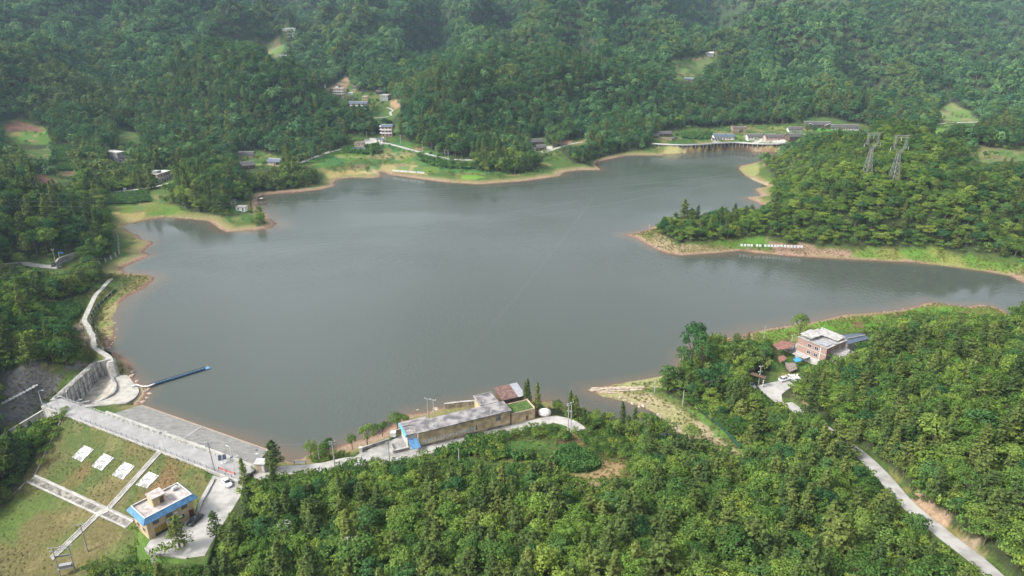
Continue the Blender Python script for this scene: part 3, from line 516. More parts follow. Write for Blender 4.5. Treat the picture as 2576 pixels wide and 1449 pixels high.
def make_broad(h, rw, nl, per, cs, m, seed, lo=-.3):
    global RNG; RNG = np.random.default_rng(seed)
    cz = h*.62; D = lump_dirs(nl, lo); rad = RNG.uniform(.55, 1.0, nl)[:, None]; CC = D*rad*np.array([rw, rw, h*.36]); CC[:, 2] += cz
    CC[:, :2] += RNG.normal(0, .12*rw, 2)
    lr_ = RNG.uniform(.22, .42, nl)*rw; V = []; Ns = []
    for c, r, d in zip(CC, lr_, D):
        dd_ = lump_dirs(per, -.45); V.append(c+dd_*r*RNG.uniform(.75, 1.05, per)[:, None]*[1, 1, .8]); Ns.append(dd_+d*.5+[0, 0, .35])
    V = np.concatenate(V); Ns = np.concatenate(Ns)
    tubes = [([(0, 0, -.5), (RNG.normal(0, .1), RNG.normal(0, .1), h*.35), (0, 0, h*.7)], [h*.028, h*.02, h*.008])]
    for c in CC[RNG.permutation(nl)[:5]]: tubes.append(([(0, 0, h*.3), tuple(c*.55+np.array([0, 0, h*.2])), tuple(c)], [h*.013, h*.009, h*.004]))
    return card_mesh("crown", cards(V, Ns, cs), m), tubes_mesh("trunk", tubes, BARK)
def make_pine(h, rw, tiers, per, cs, m, seed, cone=.5, lo=.28):
    global RNG; RNG = np.random.default_rng(seed); V = []; Ns = []; tubes = [([(0, 0, -.5), (RNG.normal(0, .1), 0, h*.5), (0, 0, h*.97)], [h*.02, h*.014, h*.004])]
    for i in range(tiers):
        f = i/(tiers-1); z = h*(lo+(1-lo)*f); r = rw*((1-f)**cone*.9+.12)*RNG.uniform(.85, 1.15); nb = RNG.integers(4, 7); a0 = RNG.uniform(0, 6.28)
        for k in range(nb):
            a = a0+k*6.283/nb+RNG.normal(0, .25); L = r*RNG.uniform(.7, 1.1); rise = RNG.uniform(.05, .3)*L
            tt_ = RNG.uniform(.25, 1, per); w_ = RNG.normal(0, .13, per)*L
            x = np.cos(a)*tt_*L-np.sin(a)*w_; y = np.sin(a)*tt_*L+np.cos(a)*w_; zz = z+rise*tt_**1.5+RNG.normal(0, .06, per)*h*.12
            V.append(np.stack([x, y, zz], 1)); Ns.append(np.stack([np.cos(a)*.5+0*x, np.sin(a)*.5+0*x, .9+0*x], 1))
            if i < tiers-2 and k < 3: tubes.append(([(0, 0, z), (math.cos(a)*L*.8, math.sin(a)*L*.8, z+rise*.7)], [h*.006, h*.003]))
    return card_mesh("crown", cards(np.concatenate(V), np.concatenate(Ns), cs, .45, 1.3), m), tubes_mesh("trunk", tubes, BARK)
def make_bamboo(h, n_, m, seed):
    global RNG; RNG = np.random.default_rng(seed); V = []; Ns = []; tubes = []
    for i in range(n_):
        a = RNG.uniform(0, 6.28); b0 = RNG.uniform(0, 1.0); lean = RNG.uniform(.8, 2.6); hh = h*RNG.uniform(.8, 1.05)
        d = np.array([math.cos(a), math.sin(a), 0]); p0 = d*b0
        f = np.linspace(0, 1, 7); path = [p0+d*lean*t_**2.6+np.array([0, 0, hh*(t_-.22*t_**5)]) for t_ in f]
        tubes.append((path, list(np.linspace(.06, .015, 7))))
        k = 46; t_ = RNG.uniform(.35, 1, k)[:, None]; c = p0+d*lean*t_**2.6+np.concatenate([0*t_, 0*t_, hh*(t_-.22*t_**5)], 1)
        spread = .85*(1.1-t_*.6); V.append(c+RNG.normal(0, 1, (k, 3))*spread*[.55, .55, .35]+[0, 0, -.15]); Ns.append(np.tile(d*.6+[0, 0, .7], (k, 1)))
    return card_mesh("crown", cards(np.concatenate(V), np.concatenate(Ns), .62, .5, 1.5), m), tubes_mesh("trunk", tubes, mat("bamboo_culm", [.22,.26,.09]))
PROTO = {}
def reg(kind, pair): PROTO.setdefault(kind, []).append(pair)
for s_ in range(4): reg('broad', make_broad(8, 2.7, 30, 40, .38, LM['broad'], 100+s_))
for s_ in range(2): reg('light', make_broad(7, 2.3, 24, 38, .36, LM['light'], 120+s_))
for s_ in range(3): reg('mid', make_broad(7.4, 2.5, 30, 38, .37, LM['mid'], 125+s_))
for s_ in range(3): reg('dark', make_broad(9, 2.6, 30, 40, .40, LM['dark'], 130+s_))
for s_ in range(3): reg('pine', make_pine(9, 2.5, 12, 18, .42, LM['conifer'], 140+s_, cone=.45))
for s_ in range(3): reg('cedar', make_pine(9.5, 1.9, 17, 14, .36, LM['conifer'], 150+s_, cone=.8, lo=.12))
for s_ in range(2): reg('bamboo', make_bamboo(9.5, 13, LM['bamboo'], 160+s_))
for s_ in range(3): reg('far', make_broad(9, 3.4, 22, 16, .95, LM['far'], 170+s_))
reg('far', make_pine(10, 2.9, 8, 8, 1.1, LM['far'], 175, cone=.6)); reg('far', make_broad(9, 3.2, 20, 16, .95, LM['dark'], 176))
for s_ in range(3): reg('farlight', make_broad(8.5, 3.2, 22, 18, .85, LM['farlight'], 176+s_))
for s_ in range(3): reg('shrub', make_broad(2.4, 1.5, 12, 16, .34, LM['light' if s_ == 2 else 'broad'], 180+s_, lo=-.1))
def blade_proto(h, n_, sp, s, m, seed, asp=.25):
    global RNG; RNG = np.random.default_rng(seed); c = RNG.normal(0, sp, (n_, 3)); c[:, 2] = RNG.uniform(.15, .9, n_)*h
    nn = RNG.normal(0, 1, (n_, 3)); nn[:, 2] = .5; return card_mesh("tuft", cards(c, nn, s, .2, 1.5), m), None
for s_ in range(2): reg('corn', blade_proto(1.9, 26, .35, .62, LM['corn'], 190+s_))
for s_ in range(2): reg('grass', blade_proto(.7, 20, .45, .42, LM['grass'], 195+s_))
reg('blossom', make_broad(7, 1.9, 20, 22, .40, LM['broad'], 201)); _bl = card_mesh("crown", cards(lump_dirs(260, -.1)*[1.9, 1.9, 2.4]+[0, 0, 4.6], lump_dirs(260, -.1), .32), LM['white'])
RNG = np.random.default_rng(5)

# scatter
def visible(x, y, z, mu=120, mv=60):
    u, v = pix((x, y, z+4)); r = np.hypot(x, y); m = np.where(r < 420, 650, np.where(r < 900, 260, mu)); m2 = np.where(r < 300, 700, mv*2)
    f = y*CP-(z-H)*SP; return (f > 1) & (u > -m) & (u < 2576+m) & (v > -mv-140) & (v < 1449+m2)
def scatter(r0, r1, s, jitter=.42):
    X = []; Y = []
    nx = int(2*r1*math.sin(1.2)/s)+2; ny = int(r1/s)+2
    gx, gy = np.meshgrid((np.arange(nx)-nx/2)*s, np.arange(ny)*s); gx = gx+(np.arange(ny) % 2)[:, None]*s*.5
    gx = (gx+RNG.uniform(-jitter, jitter, gx.shape)*s).ravel(); gy = (gy+RNG.uniform(-jitter, jitter, gy.shape)*s).ravel()
    r = np.hypot(gx, gy); a = np.abs(np.arctan2(gx, gy)); k = (r >= r0) & (r < r1) & (a < (1.2 if r0 < 500 else .95)); return gx[k], gy[k]
bands = [(62, 260, 3.55), (260, 420, 3.9), (420, 620, 4.5), (620, 850, 5.2), (850, 1150, 6.0), (1150, 1600, 7.2), (1600, 2300, 9.5), (2300, 3250, 15)]
TX, TY, TS = [], [], []
for a_, b_, s_ in bands:
    x, y = scatter(a_, b_, s_); TX.append(x); TY.append(y); TS.append(np.full(len(x), s_))
TX = np.concatenate(TX); TY = np.concatenate(TY); TS = np.concatenate(TS)
k = gridf(wood, TX, TY) & (gridf(SD, TX, TY) > 3); TX, TY, TS = TX[k], TY[k], TS[k]; TZ = tz(TX, TY)
k = visible(TX, TY, TZ); TX, TY, TS, TZ = TX[k], TY[k], TS[k], TZ[k]
# far ground that can only face away from the view is left out: keep it simple, test line of sight coarsely
def seen(x, y, z, h=9.0):
    ok = np.ones(len(x), bool)
    for f in np.linspace(.35, .985, 26):
        zz = H+(z+h-H)*f; ok &= tz(x*f, y*f) < zz+1.0
    return ok
k = seen(TX, TY, TZ) | (np.hypot(TX, TY) < 330); TX, TY, TS, TZ = TX[k], TY[k], TS[k], TZ[k]
TR = np.hypot(TX, TY); U_, V_ = pix((TX, TY, TZ+4))
KEEPPX = CLEAR + [YPXO, [(-5,655),(60,656),(130,652),(205,638),(215,660),(165,692),(100,682),(-5,674)], [(98,766),(205,752),(262,705),(285,690),(262,760),(235,800),(240,860),(215,885),(188,825),(130,800)], [(690,1172),(760,1160),(870,1140),(910,1110),(1025,1040),(1350,1000),(1400,1020),(1470,1085),(1380,1078),(1300,1095),(1180,1115),(1110,1140),(1060,1150),(1000,1168),(905,1166),(870,1178),(820,1192),(760,1196),(690,1205)],
 [(1900,920),(1925,920),(1945,850),(2000,840),(2060,825),(2130,838),(2195,838),(2195,862),(2110,890),(2040,925),(2005,945),(1995,980),(1975,1030),(1915,990),(1880,975),(1882,945)],
 [(2165,1135),(2190,1140),(2235,1195),(2290,1255),(2300,1292),(2260,1282),(2240,1240),(2180,1175)],[(2335,1330),(2365,1320),(2440,1375),(2540,1449),(2480,1449),(2400,1395),(2345,1355)],
 [(100,1060),(150,1040),(310,1090),(540,1190),(620,1200),(610,1260),(560,1330),(500,1330),(480,1380),(370,1400),(310,1449),(0,1449),(0,1290),(80,1200),(165,1065)],
 [(2000,1040),(2020,1035),(2035,1055),(2018,1058)]]
PA_ = [np.array(q) for q in KEEPPX]
def coverpx(x, y, z, s, hs):
    m = np.zeros(len(x), bool)
    for h_ in hs:
        u, v = pix((x, y, z+h_*s)); 
        for q in KEEPPX: m |= inpoly(u, v, q)
    return m
sc0 = np.ones(len(TX))
RNGK = np.hypot(TX, TY) < 760
BAMBOO = [[(0,385),(95,390),(95,455),(20,460),(0,440)],[(190,400),(300,395),(330,410),(430,395),(430,440),(380,470),(250,480),(195,460)],[(645,410),(700,425),(805,400),(810,460),(700,480),(645,470)],
 [(225,125),(300,70),(330,80),(300,150),(250,195),(215,195)],[(1720,860),(1800,850),(1955,880),(1955,940),(1880,950),(1790,890)],[(965,235),(1000,205),(1060,195),(1060,225),(1000,245)],[(850,130),(900,100),(905,130),(860,160),(800,165)],
 [(1230,190),(1290,175),(1290,230),(1240,240)],[(2045,220),(2095,220),(2095,262),(2045,262)],[(60,60),(110,50),(110,110),(60,100)]]
BW = []
bmask = np.zeros(len(TX), bool)
for p in BAMBOO: bmask |= inpoly(TX, TY, area(p))
pn = fbm(TX, TY, 40, 3, 61); rr = RNG.random(len(TX)); kind = np.full(len(TX), 'broad', dtype='U8')
farm = TR > 620
near = (TR < 300) & (TX > -110); phill = (U_ > 1900) & (U_ < 2700) & (V_ > 290) & (V_ < 660) & (TR < 640)
kind = np.where(rr < .30, 'pine', np.where(rr < .42, 'cedar', np.where(rr < .68, 'broad', np.where(rr < .89, 'mid', np.where(rr < .94, 'light', 'dark')))))
ks = np.where(rr+pn*.4 < .13, 'dark', np.where(rr-pn*.4 < .38, 'mid', np.where(rr < .64, 'broad', np.where(rr < .86, 'pine', np.where(rr < .90, 'light', 'cedar')))))
kind = np.where(near, kind, ks)
kp = np.where(rr < .10, 'light', np.where(rr < .52, 'mid', np.where(rr < .76, 'broad', np.where(rr < .90, 'pine', 'dark')))); kind = np.where(phill & (pn > -.25), kp, kind)
pn2 = fbm(TX, TY, 130, 2, 66)
kind = np.where(farm, np.where(rr < .97, 'far', 'light'), kind)
kind = np.where(farm & (TR < 930) & (RNG.random(len(TX)) < .72+pn2*.6), np.where(rr < .6, 'dark', 'pine'), kind)
kind = np.where(farm & (TR > 1100), 'far', kind); _sv = gridf(sp1, TX, TY)
kind = np.where(farm & (TR > 930) & (_sv < .12) & (rr < .6), 'dark', kind); kind = np.where(farm & (pn2+.12*RNG.normal(0, 1, len(TX)) > .30) & (rr < .8), 'farlight', kind)  # darker leaves set in far gullies stand in for gully shade
kind = np.where(bmask & (RNG.random(len(TX)) < np.where(farm, .65, .8)), 'bamboo', kind)
BASEW = dict(farlight=6.4, mid=5.0, broad=5.4, light=4.6, dark=5.2, pine=5.0, cedar=3.9, bamboo=5.2, far=6.8)
sc = TS/np.array([BASEW[q] for q in kind])*1.42*np.exp(RNG.normal(0, .19, len(TX))); sc = np.clip(sc, .6, 3)
sc *= np.where(phill, .88, 1.0)
# edge of a wood: smaller
sc *= np.where((gridf(SD, TX, TY) < 9) & (TR < 700), .72, 1)
sc = np.where(kind == 'bamboo', np.clip(sc, .8, 1.7), sc)

SQZ = np.where(near, .80, np.where((U_ > 1560) & (V_ > 290) & (V_ < 660) & (TR < 640), .72, .92))
hk = np.hypot(TX, TY) < 1380
c1 = coverpx(TX, TY, TZ, sc*SQZ*9, (.55, .9)) & hk
sc = np.where(c1, sc*.62, sc); c2 = coverpx(TX, TY, TZ, sc*SQZ*9, (.35, .62, .92)) & hk
KEEP = ~c2; TX, TY, TZ, TS, TR, U_, V_, sc, kind, SQZ = [q[KEEP] for q in (TX, TY, TZ, TS, TR, U_, V_, sc, kind, SQZ)]
PCOL = {}
def proto_objs(kind):
    if kind in PCOL: return PCOL[kind]
    c = bpy.data.collections.new("kit_"+kind)
    for i, (cr_, tr_) in enumerate(PROTO[kind]):
        bm_ = bmesh.new(); bm_.from_mesh(cr_); lay = None; me2 = bpy.data.meshes.new(kind)
        if tr_:
            nf = len(cr_.polygons)
            vc = np.empty(len(cr_.vertices)*3, np.float32); cr_.vertices.foreach_get("co", vc); vt = np.array([v.co[:] for v in tr_.vertices], np.float32)
            V = np.concatenate([vc.reshape(-1, 3), vt]); off = len(cr_.vertices); Qs = np.concatenate([np.arange(off).reshape(-1, 4), np.array([list(p.vertices) for p in tr_.polygons])+off])
        else:
            nf = len(cr_.polygons); vc = np.empty(len(cr_.vertices)*3, np.float32); cr_.vertices.foreach_get("co", vc); V = vc.reshape(-1, 3); Qs = np.arange(len(V)).reshape(-1, 4)
        bm_.free(); me2.vertices.add(len(V)); me2.vertices.foreach_set("co", V.ravel()); set_quads(me2, Qs)
        me2.materials.append(cr_.materials[0])
        if tr_: me2.materials.append(tr_.materials[0])
        mi = np.zeros(len(Qs), np.int32); mi[nf:] = 1; me2.polygons.foreach_set("material_index", mi)
        a = me2.attributes.new("leaf", 'FLOAT', 'FACE'); lf = np.full(len(Qs), .5, np.float32); lf[:nf] = RNG.random(nf); a.data.foreach_set("value", lf)
        c.objects.link(bpy.data.objects.new("%s_%d" % (kind, i), me2))
    PCOL[kind] = c; return c
def gn_scatter(name, kind, X, Y, Z, SC, label, cat, tilt=.05, SQ=1.0):
    n_ = len(X)
    if n_ == 0: return
    me = bpy.data.meshes.new(name); me.vertices.add(n_); me.vertices.foreach_set("co", np.stack([X, Y, Z], -1).astype(np.float32).ravel())
    def at_(nm, tp, arr):
        a = me.attributes.new(nm, tp, 'POINT'); a.data.foreach_set("vector" if tp == 'FLOAT_VECTOR' else "value", np.ascontiguousarray(arr).ravel())
    np_ = len(PROTO[kind])
    at_("idx", 'INT', RNG.integers(0, np_, n_).astype(np.int32))
    at_("rot", 'FLOAT_VECTOR', np.stack([RNG.normal(0, tilt, n_), RNG.normal(0, tilt, n_), RNG.uniform(0, 6.283, n_)], -1).astype(np.float32))
    at_("scl", 'FLOAT_VECTOR', (np.asarray(SC)[:, None]*np.stack([RNG.uniform(.88, 1.12, n_), RNG.uniform(.88, 1.12, n_), RNG.uniform(.85, 1.2, n_)*SQ], -1)).astype(np.float32))
    o = bpy.data.objects.new(name, me); S.collection.objects.link(o); o['kind'] = 'stuff'; o['label'] = label; o['category'] = cat
    g = bpy.data.node_groups.new(name, 'GeometryNodeTree'); g.interface.new_socket("Geometry", in_out='INPUT', socket_type='NodeSocketGeometry'); g.interface.new_socket("Geometry", in_out='OUTPUT', socket_type='NodeSocketGeometry')
    N = g.nodes.new; gi = N('NodeGroupInput'); go = N('NodeGroupOutput'); ip = N('GeometryNodeInstanceOnPoints'); ci = N('GeometryNodeCollectionInfo'); ci.inputs['Collection'].default_value = proto_objs(kind)
    ci.inputs['Separate Children'].default_value = True; ci.inputs['Reset Children'].default_value = True; ip.inputs['Pick Instance'].default_value = True
    def na(nm, tp):
        q = N('GeometryNodeInputNamedAttribute'); q.data_type = tp; q.inputs['Name'].default_value = nm; return q.outputs['Attribute']
    e2r = N('FunctionNodeEulerToRotation'); g.links.new(na("rot", 'FLOAT_VECTOR'), e2r.inputs[0])
    g.links.new(gi.outputs[0], ip.inputs['Points']); g.links.new(ci.outputs[0], ip.inputs['Instance']); g.links.new(na("idx", 'INT'), ip.inputs['Instance Index'])
    g.links.new(e2r.outputs[0], ip.inputs['Rotation']); g.links.new(na("scl", 'FLOAT_VECTOR'), ip.inputs['Scale']); g.links.new(ip.outputs[0], go.inputs[0])
    md = o.modifiers.new("scatter", 'NODES'); md.node_group = g; return o

# individual trees: those that show largest in the photograph
inframe = (U_ > 0) & (U_ < 2576) & (V_ > 0) & (V_ < 1449) & seen(TX, TY, TZ, 7)
size_px = FPX*sc*6/np.sqrt(TX**2+TY**2+(H-TZ)**2)
isbig = inframe & (kind != 'bamboo') & (TR < 420)
order = np.argsort(-np.where(isbig, size_px, -1)); single = np.zeros(len(TX), bool); single[order[:292]] = True
KN = dict(pine=('pine_tree', 'pine'), cedar=('cedar_tree', 'cedar'), broad=('broadleaf_tree', 'broadleaf tree'), mid=('broadleaf_tree', 'bright green broadleaf tree'), light=('young_broadleaf_tree', 'yellow-green broadleaf tree'), dark=('evergreen_tree', 'dark evergreen tree'), bamboo=('bamboo_clump', 'bamboo clump'), shrub=('shrub', 'shrub'), blossom=('blossom_tree', 'tree with white blossom'))
def place_tree(kind_, x, y, z, s, label, group=None, k=None, rz=None, sz=1.0, cat='tree'):
    pr = PROTO[kind_]; cr_, tr_ = pr[(random.randrange(len(pr)) if k is None else k) % len(pr)]
    e = bpy.data.objects.new(KN[kind_][0], None); S.collection.objects.link(e); e.location = (x, y, z); e.rotation_euler = (random.gauss(0, .04), random.gauss(0, .04), random.uniform(0, 6.28) if rz is None else rz); e.scale = (s, s, s*sz)
    e['label'] = label; e['category'] = cat
    if group: e['group'] = group
    c = bpy.data.objects.new("crown", cr_); S.collection.objects.link(c); c.parent = e
    t_ = bpy.data.objects.new("trunk", tr_); S.collection.objects.link(t_); t_.parent = e
    return e
def where_near(u, v):
    if v < 960 and u > 1600: return 'by the brick house' if u < 2150 else 'on the slope right of the brick house'
    if u > 2200: return 'above the road at the lower right' if v < 1000+(u-2160)*.9 else 'below the road at the lower right'
    if u > 1900: return 'in the wood below the car park'
    if v < 1220: return 'at the top edge of the foreground wood'
    if v > 1350: return 'along the bottom edge of the picture' + (', left part' if u < 1000 else ', middle part' if u < 1600 else ', right part')
    return 'in the foreground wood, ' + ('left part near the yard' if u < 900 else 'middle part below the long building' if u < 1450 else 'right part below the maize patch')
kcnt = {}
for q in np.nonzero(single)[0]:
    nm = KN[kind[q]][1]; w_ = where_near(U_[q], V_[q])
    place_tree(kind[q], TX[q], TY[q], TZ[q]-.2, sc[q], '%s %s' % (nm, w_), group='%ss %s' % (nm, w_), sz=float(SQZ[q]))
rest = ~single
for kd, nm, lb in (('pine', 'pine_wood', 'pines covering the slopes round the lake'), ('cedar', 'cedar_wood', 'narrow cedars mixed through the woods'), ('broad', 'broadleaf_wood', 'green broadleaf wood covering the slopes round the lake'),
                   ('mid', 'bright_wood', 'bright green broadleaf growth on the right hill and banks'), ('light', 'young_wood', 'yellow-green young growth scattered through the woods'), ('dark', 'evergreen_wood', 'dark evergreen wood on the left and middle slopes, its dark leaves painting shade into far gullies'), ('bamboo', 'bamboo_grove', 'yellow-green bamboo groves by the shore and hamlets'), ('far', 'hillside_forest', 'dense forest over the far hills'), ('farlight', 'hillside_young_forest', 'lighter green stands on the far hills')):
    k = rest & (kind == kd); gn_scatter(nm, kd, TX[k], TY[k], TZ[k]-.2, sc[k], lb, 'forest', SQ=SQZ[k])
print("trees", len(TX), {q: int((kind == q).sum()) for q in set(kind)})
def not_on_road(x, y, m_=.6):
    k = np.ones(len(x), bool)
    for pl, wd in ROADS: k &= polydist(x, y, pl) > wd/2+m_
    for pp in (YARD, COURT, PARK, BAY, CHUTE): k &= ~inpoly(x, y, [q[:2] for q in pp])
    for q in [((848,138),(945,180),(823,303),(727,257)),((1045,218),(1147,265),(1025,392),(925,347)),((1250,305),(1358,347),(1240,482),(1130,435)),((1495,402),(1602,445),(1480,570),(1368,535))]: k &= polydist(x, y, [PP(a/4, 1086.7+b/4)[:2] for a, b in q], closed=True) > .5; k &= ~inpoly(x, y, [PP(a/4, 1086.7+b/4)[:2] for a, b in q])
    for a, b in (((402,1137),(274,1279)),((249,1292),(130,1406)),((82,1203),(330,1318))): k &= polydist(x, y, [PP(*a)[:2], PP(*b)[:2]]) > 1.6
    return k
# undergrowth, maize and grass
def fill(polys, s, world=False):
    X = []; Y = []
    for p in polys:
        w_ = p if world else area(p); w_ = np.array([q[:2] for q in w_]); x0, y0 = w_.min(0); x1, y1 = w_.max(0)
        gx, gy = np.meshgrid(np.arange(x0, x1, s), np.arange(y0, y1, s)); gx = (gx+RNG.uniform(-.4, .4, gx.shape)*s).ravel(); gy = (gy+RNG.uniform(-.4, .4, gy.shape)*s).ravel()
        k = inpoly(gx, gy, w_); X.append(gx[k]); Y.append(gy[k])
    X = np.concatenate(X); Y = np.concatenate(Y); return X, Y
CORNP = [[(255,487),(370,482),(378,509),(265,513)],[(125,362),(178,370),(188,395),(190,428),(145,430),(140,400)],[(1388,1155),(1410,1140),(1440,1124),(1460,1135),(1490,1150),(1510,1172),(1480,1190),(1430,1190),(1400,1175)],
 [(1094,1143),(1118,1132),(1125,1150),(1105,1165)],[(1245,1142),(1285,1138),(1290,1152),(1250,1156)],[(1128,1130),(1150,1120),(1155,1145),(1130,1150)],[(1172,1108),(1215,1098),(1222,1125),(1180,1128)],[(1150,1138),(1230,1128),(1225,1142),(1165,1150)],[(105,768),(190,760),(205,780),(190,805),(160,815),(120,790)],[(1290,1148),(1340,1145),(1340,1158),(1295,1160)],
 D6([(860,240),(1000,230),(1240,200),(1260,290),(1100,300),(870,280)]), D6([(1650,330),(1800,345),(2400,420),(2400,450),(1850,430),(1650,370)]), [(1712,340),(1790,336),(1785,350),(1715,350)]]
x, y = fill(CORNP[:10], .85); gn_scatter("maize", 'corn', x, y, tz(x, y), np.full(len(x), 1.0), 'dark green maize patches by the road and near shore', 'crop')
x, y = fill(CORNP[10:], 1.8); gn_scatter("far_maize", 'corn', x, y, tz(x, y), np.full(len(x), 1.6), 'maize fields on the far shore', 'crop')
SHR = [[(770,1158),(800,1136),(870,1116),(940,1086),(1000,1056),(1026,1048),(1020,1075),(985,1098),(912,1126),(865,1152),(800,1164)],[(1060,1174),(1100,1146),(1180,1112),(1280,1092),(1380,1074),(1440,1076),(1500,1086),(1560,1096),(1625,1125),(1590,1165),(1600,1200),(1513,1216),(1420,1202),(1380,1168),(1240,1168),(1110,1186)],[(1200,1110),(1280,1092),(1380,1070),(1440,1078),(1450,1130),(1330,1150),(1230,1150)],[(1240,996),(1310,985),(1320,1000),(1250,1005)],[(330,1345),(380,1385),(470,1400),(480,1460),(200,1460),(250,1400)],[(780,1140),(900,1120),(1000,1060),(1025,1050),(1010,1085),(910,1130),(860,1152),(790,1162)],
 [(400,1405),(490,1400),(480,1449),(400,1449)],[(150,1040),(170,1055),(100,1180),(0,1260),(0,1100),(60,1075),(100,1060)],[(500,1262),(535,1192),(545,1196),(508,1285)],[(2198,1158),(2258,1214),(2298,1262),(2330,1302),(2348,1288),(2290,1200),(2225,1145)],[(2310,1190),(2345,1280),(2420,1330),(2500,1400),(2530,1410),(2430,1300),(2350,1220)]]
x, y = fill(SHR, 1.7); _so = [q[:2] for q in area([(1444,1090),(1473,1126),(1513,1156),(1585,1160),(1565,1195),(1513,1212),(1473,1220),(1388,1195),(1375,1150),(1400,1135)])]; _ko = ~inpoly(x, y, _so) & not_on_road(x, y, .4) & (vnoise(x/6, y/6, 5)+RNG.random(len(x))*.3 > .66); x, y = x[_ko], y[_ko]; gn_scatter("bushes", 'shrub', x, y, tz(x, y)-.1, RNG.uniform(.5, 1.1, len(x)), 'low bushes and weeds by the road, yard and below the dam', 'undergrowth')
x, y = scatter(85, 340, 2.4); x2, y2 = scatter(340, 560, 3.4); k = gridf(SD, x2, y2) < 45; x = np.r_[x, x2[k]]; y = np.r_[y, y2[k]]; k = gridf(wood, x, y); x, y = x[k], y[k]; z = tz(x, y); k = visible(x, y, z) & ~coverpx(x, y, z, np.ones(len(x)), (1.5,)); x, y, z = x[k], y[k], z[k]
gn_scatter("understorey", 'shrub', x, y, z-.2, RNG.uniform(.9, 1.7, len(x)), 'leafy understorey filling the near woods', 'undergrowth')
x, y = fill([CLEAR[q] for q in (1, 2, 3, 6, 7, 11, 12, 16, 18, 30)], 4.6); k = (gridf(SD, x, y) > 8) & not_on_road(x, y, 1.5) & (RNG.random(len(x)) < .4) & (vnoise(x/20, y/20, 8) > .45); x, y = x[k], y[k]
gn_scatter("shore_bushes", 'shrub', x, y, tz(x, y)-.1, RNG.uniform(.5, 1.3, len(x)), 'scattered bushes on the grassy banks', 'undergrowth')
x, y = fill([[(150,1042),(535,1190),(500,1290),(360,1400),(250,1449),(0,1449),(0,1290)]], .8, False) if False else fill([FACE], .95, True); k = visible(x, y, tz(x, y)) & (vnoise(x/9, y/9, 3)+RNG.random(len(x))*.5 > .62); x, y = x[k][::2], y[k][::2]
GRX, GRY = [x], [y]
x, y = fill([CLEAR[16], CLEAR[18], CLEAR[19], CLEAR[22], CLEAR[24]], 1.3); k = (gridf(SD, x, y) > 2.5) & (vnoise(x/7, y/7, 4)+RNG.random(len(x))*.5 > .6); GRX.append(x[k]); GRY.append(y[k])
GRX = np.concatenate(GRX); GRY = np.concatenate(GRY)
k = not_on_road(GRX, GRY); GRX, GRY = GRX[k], GRY[k]

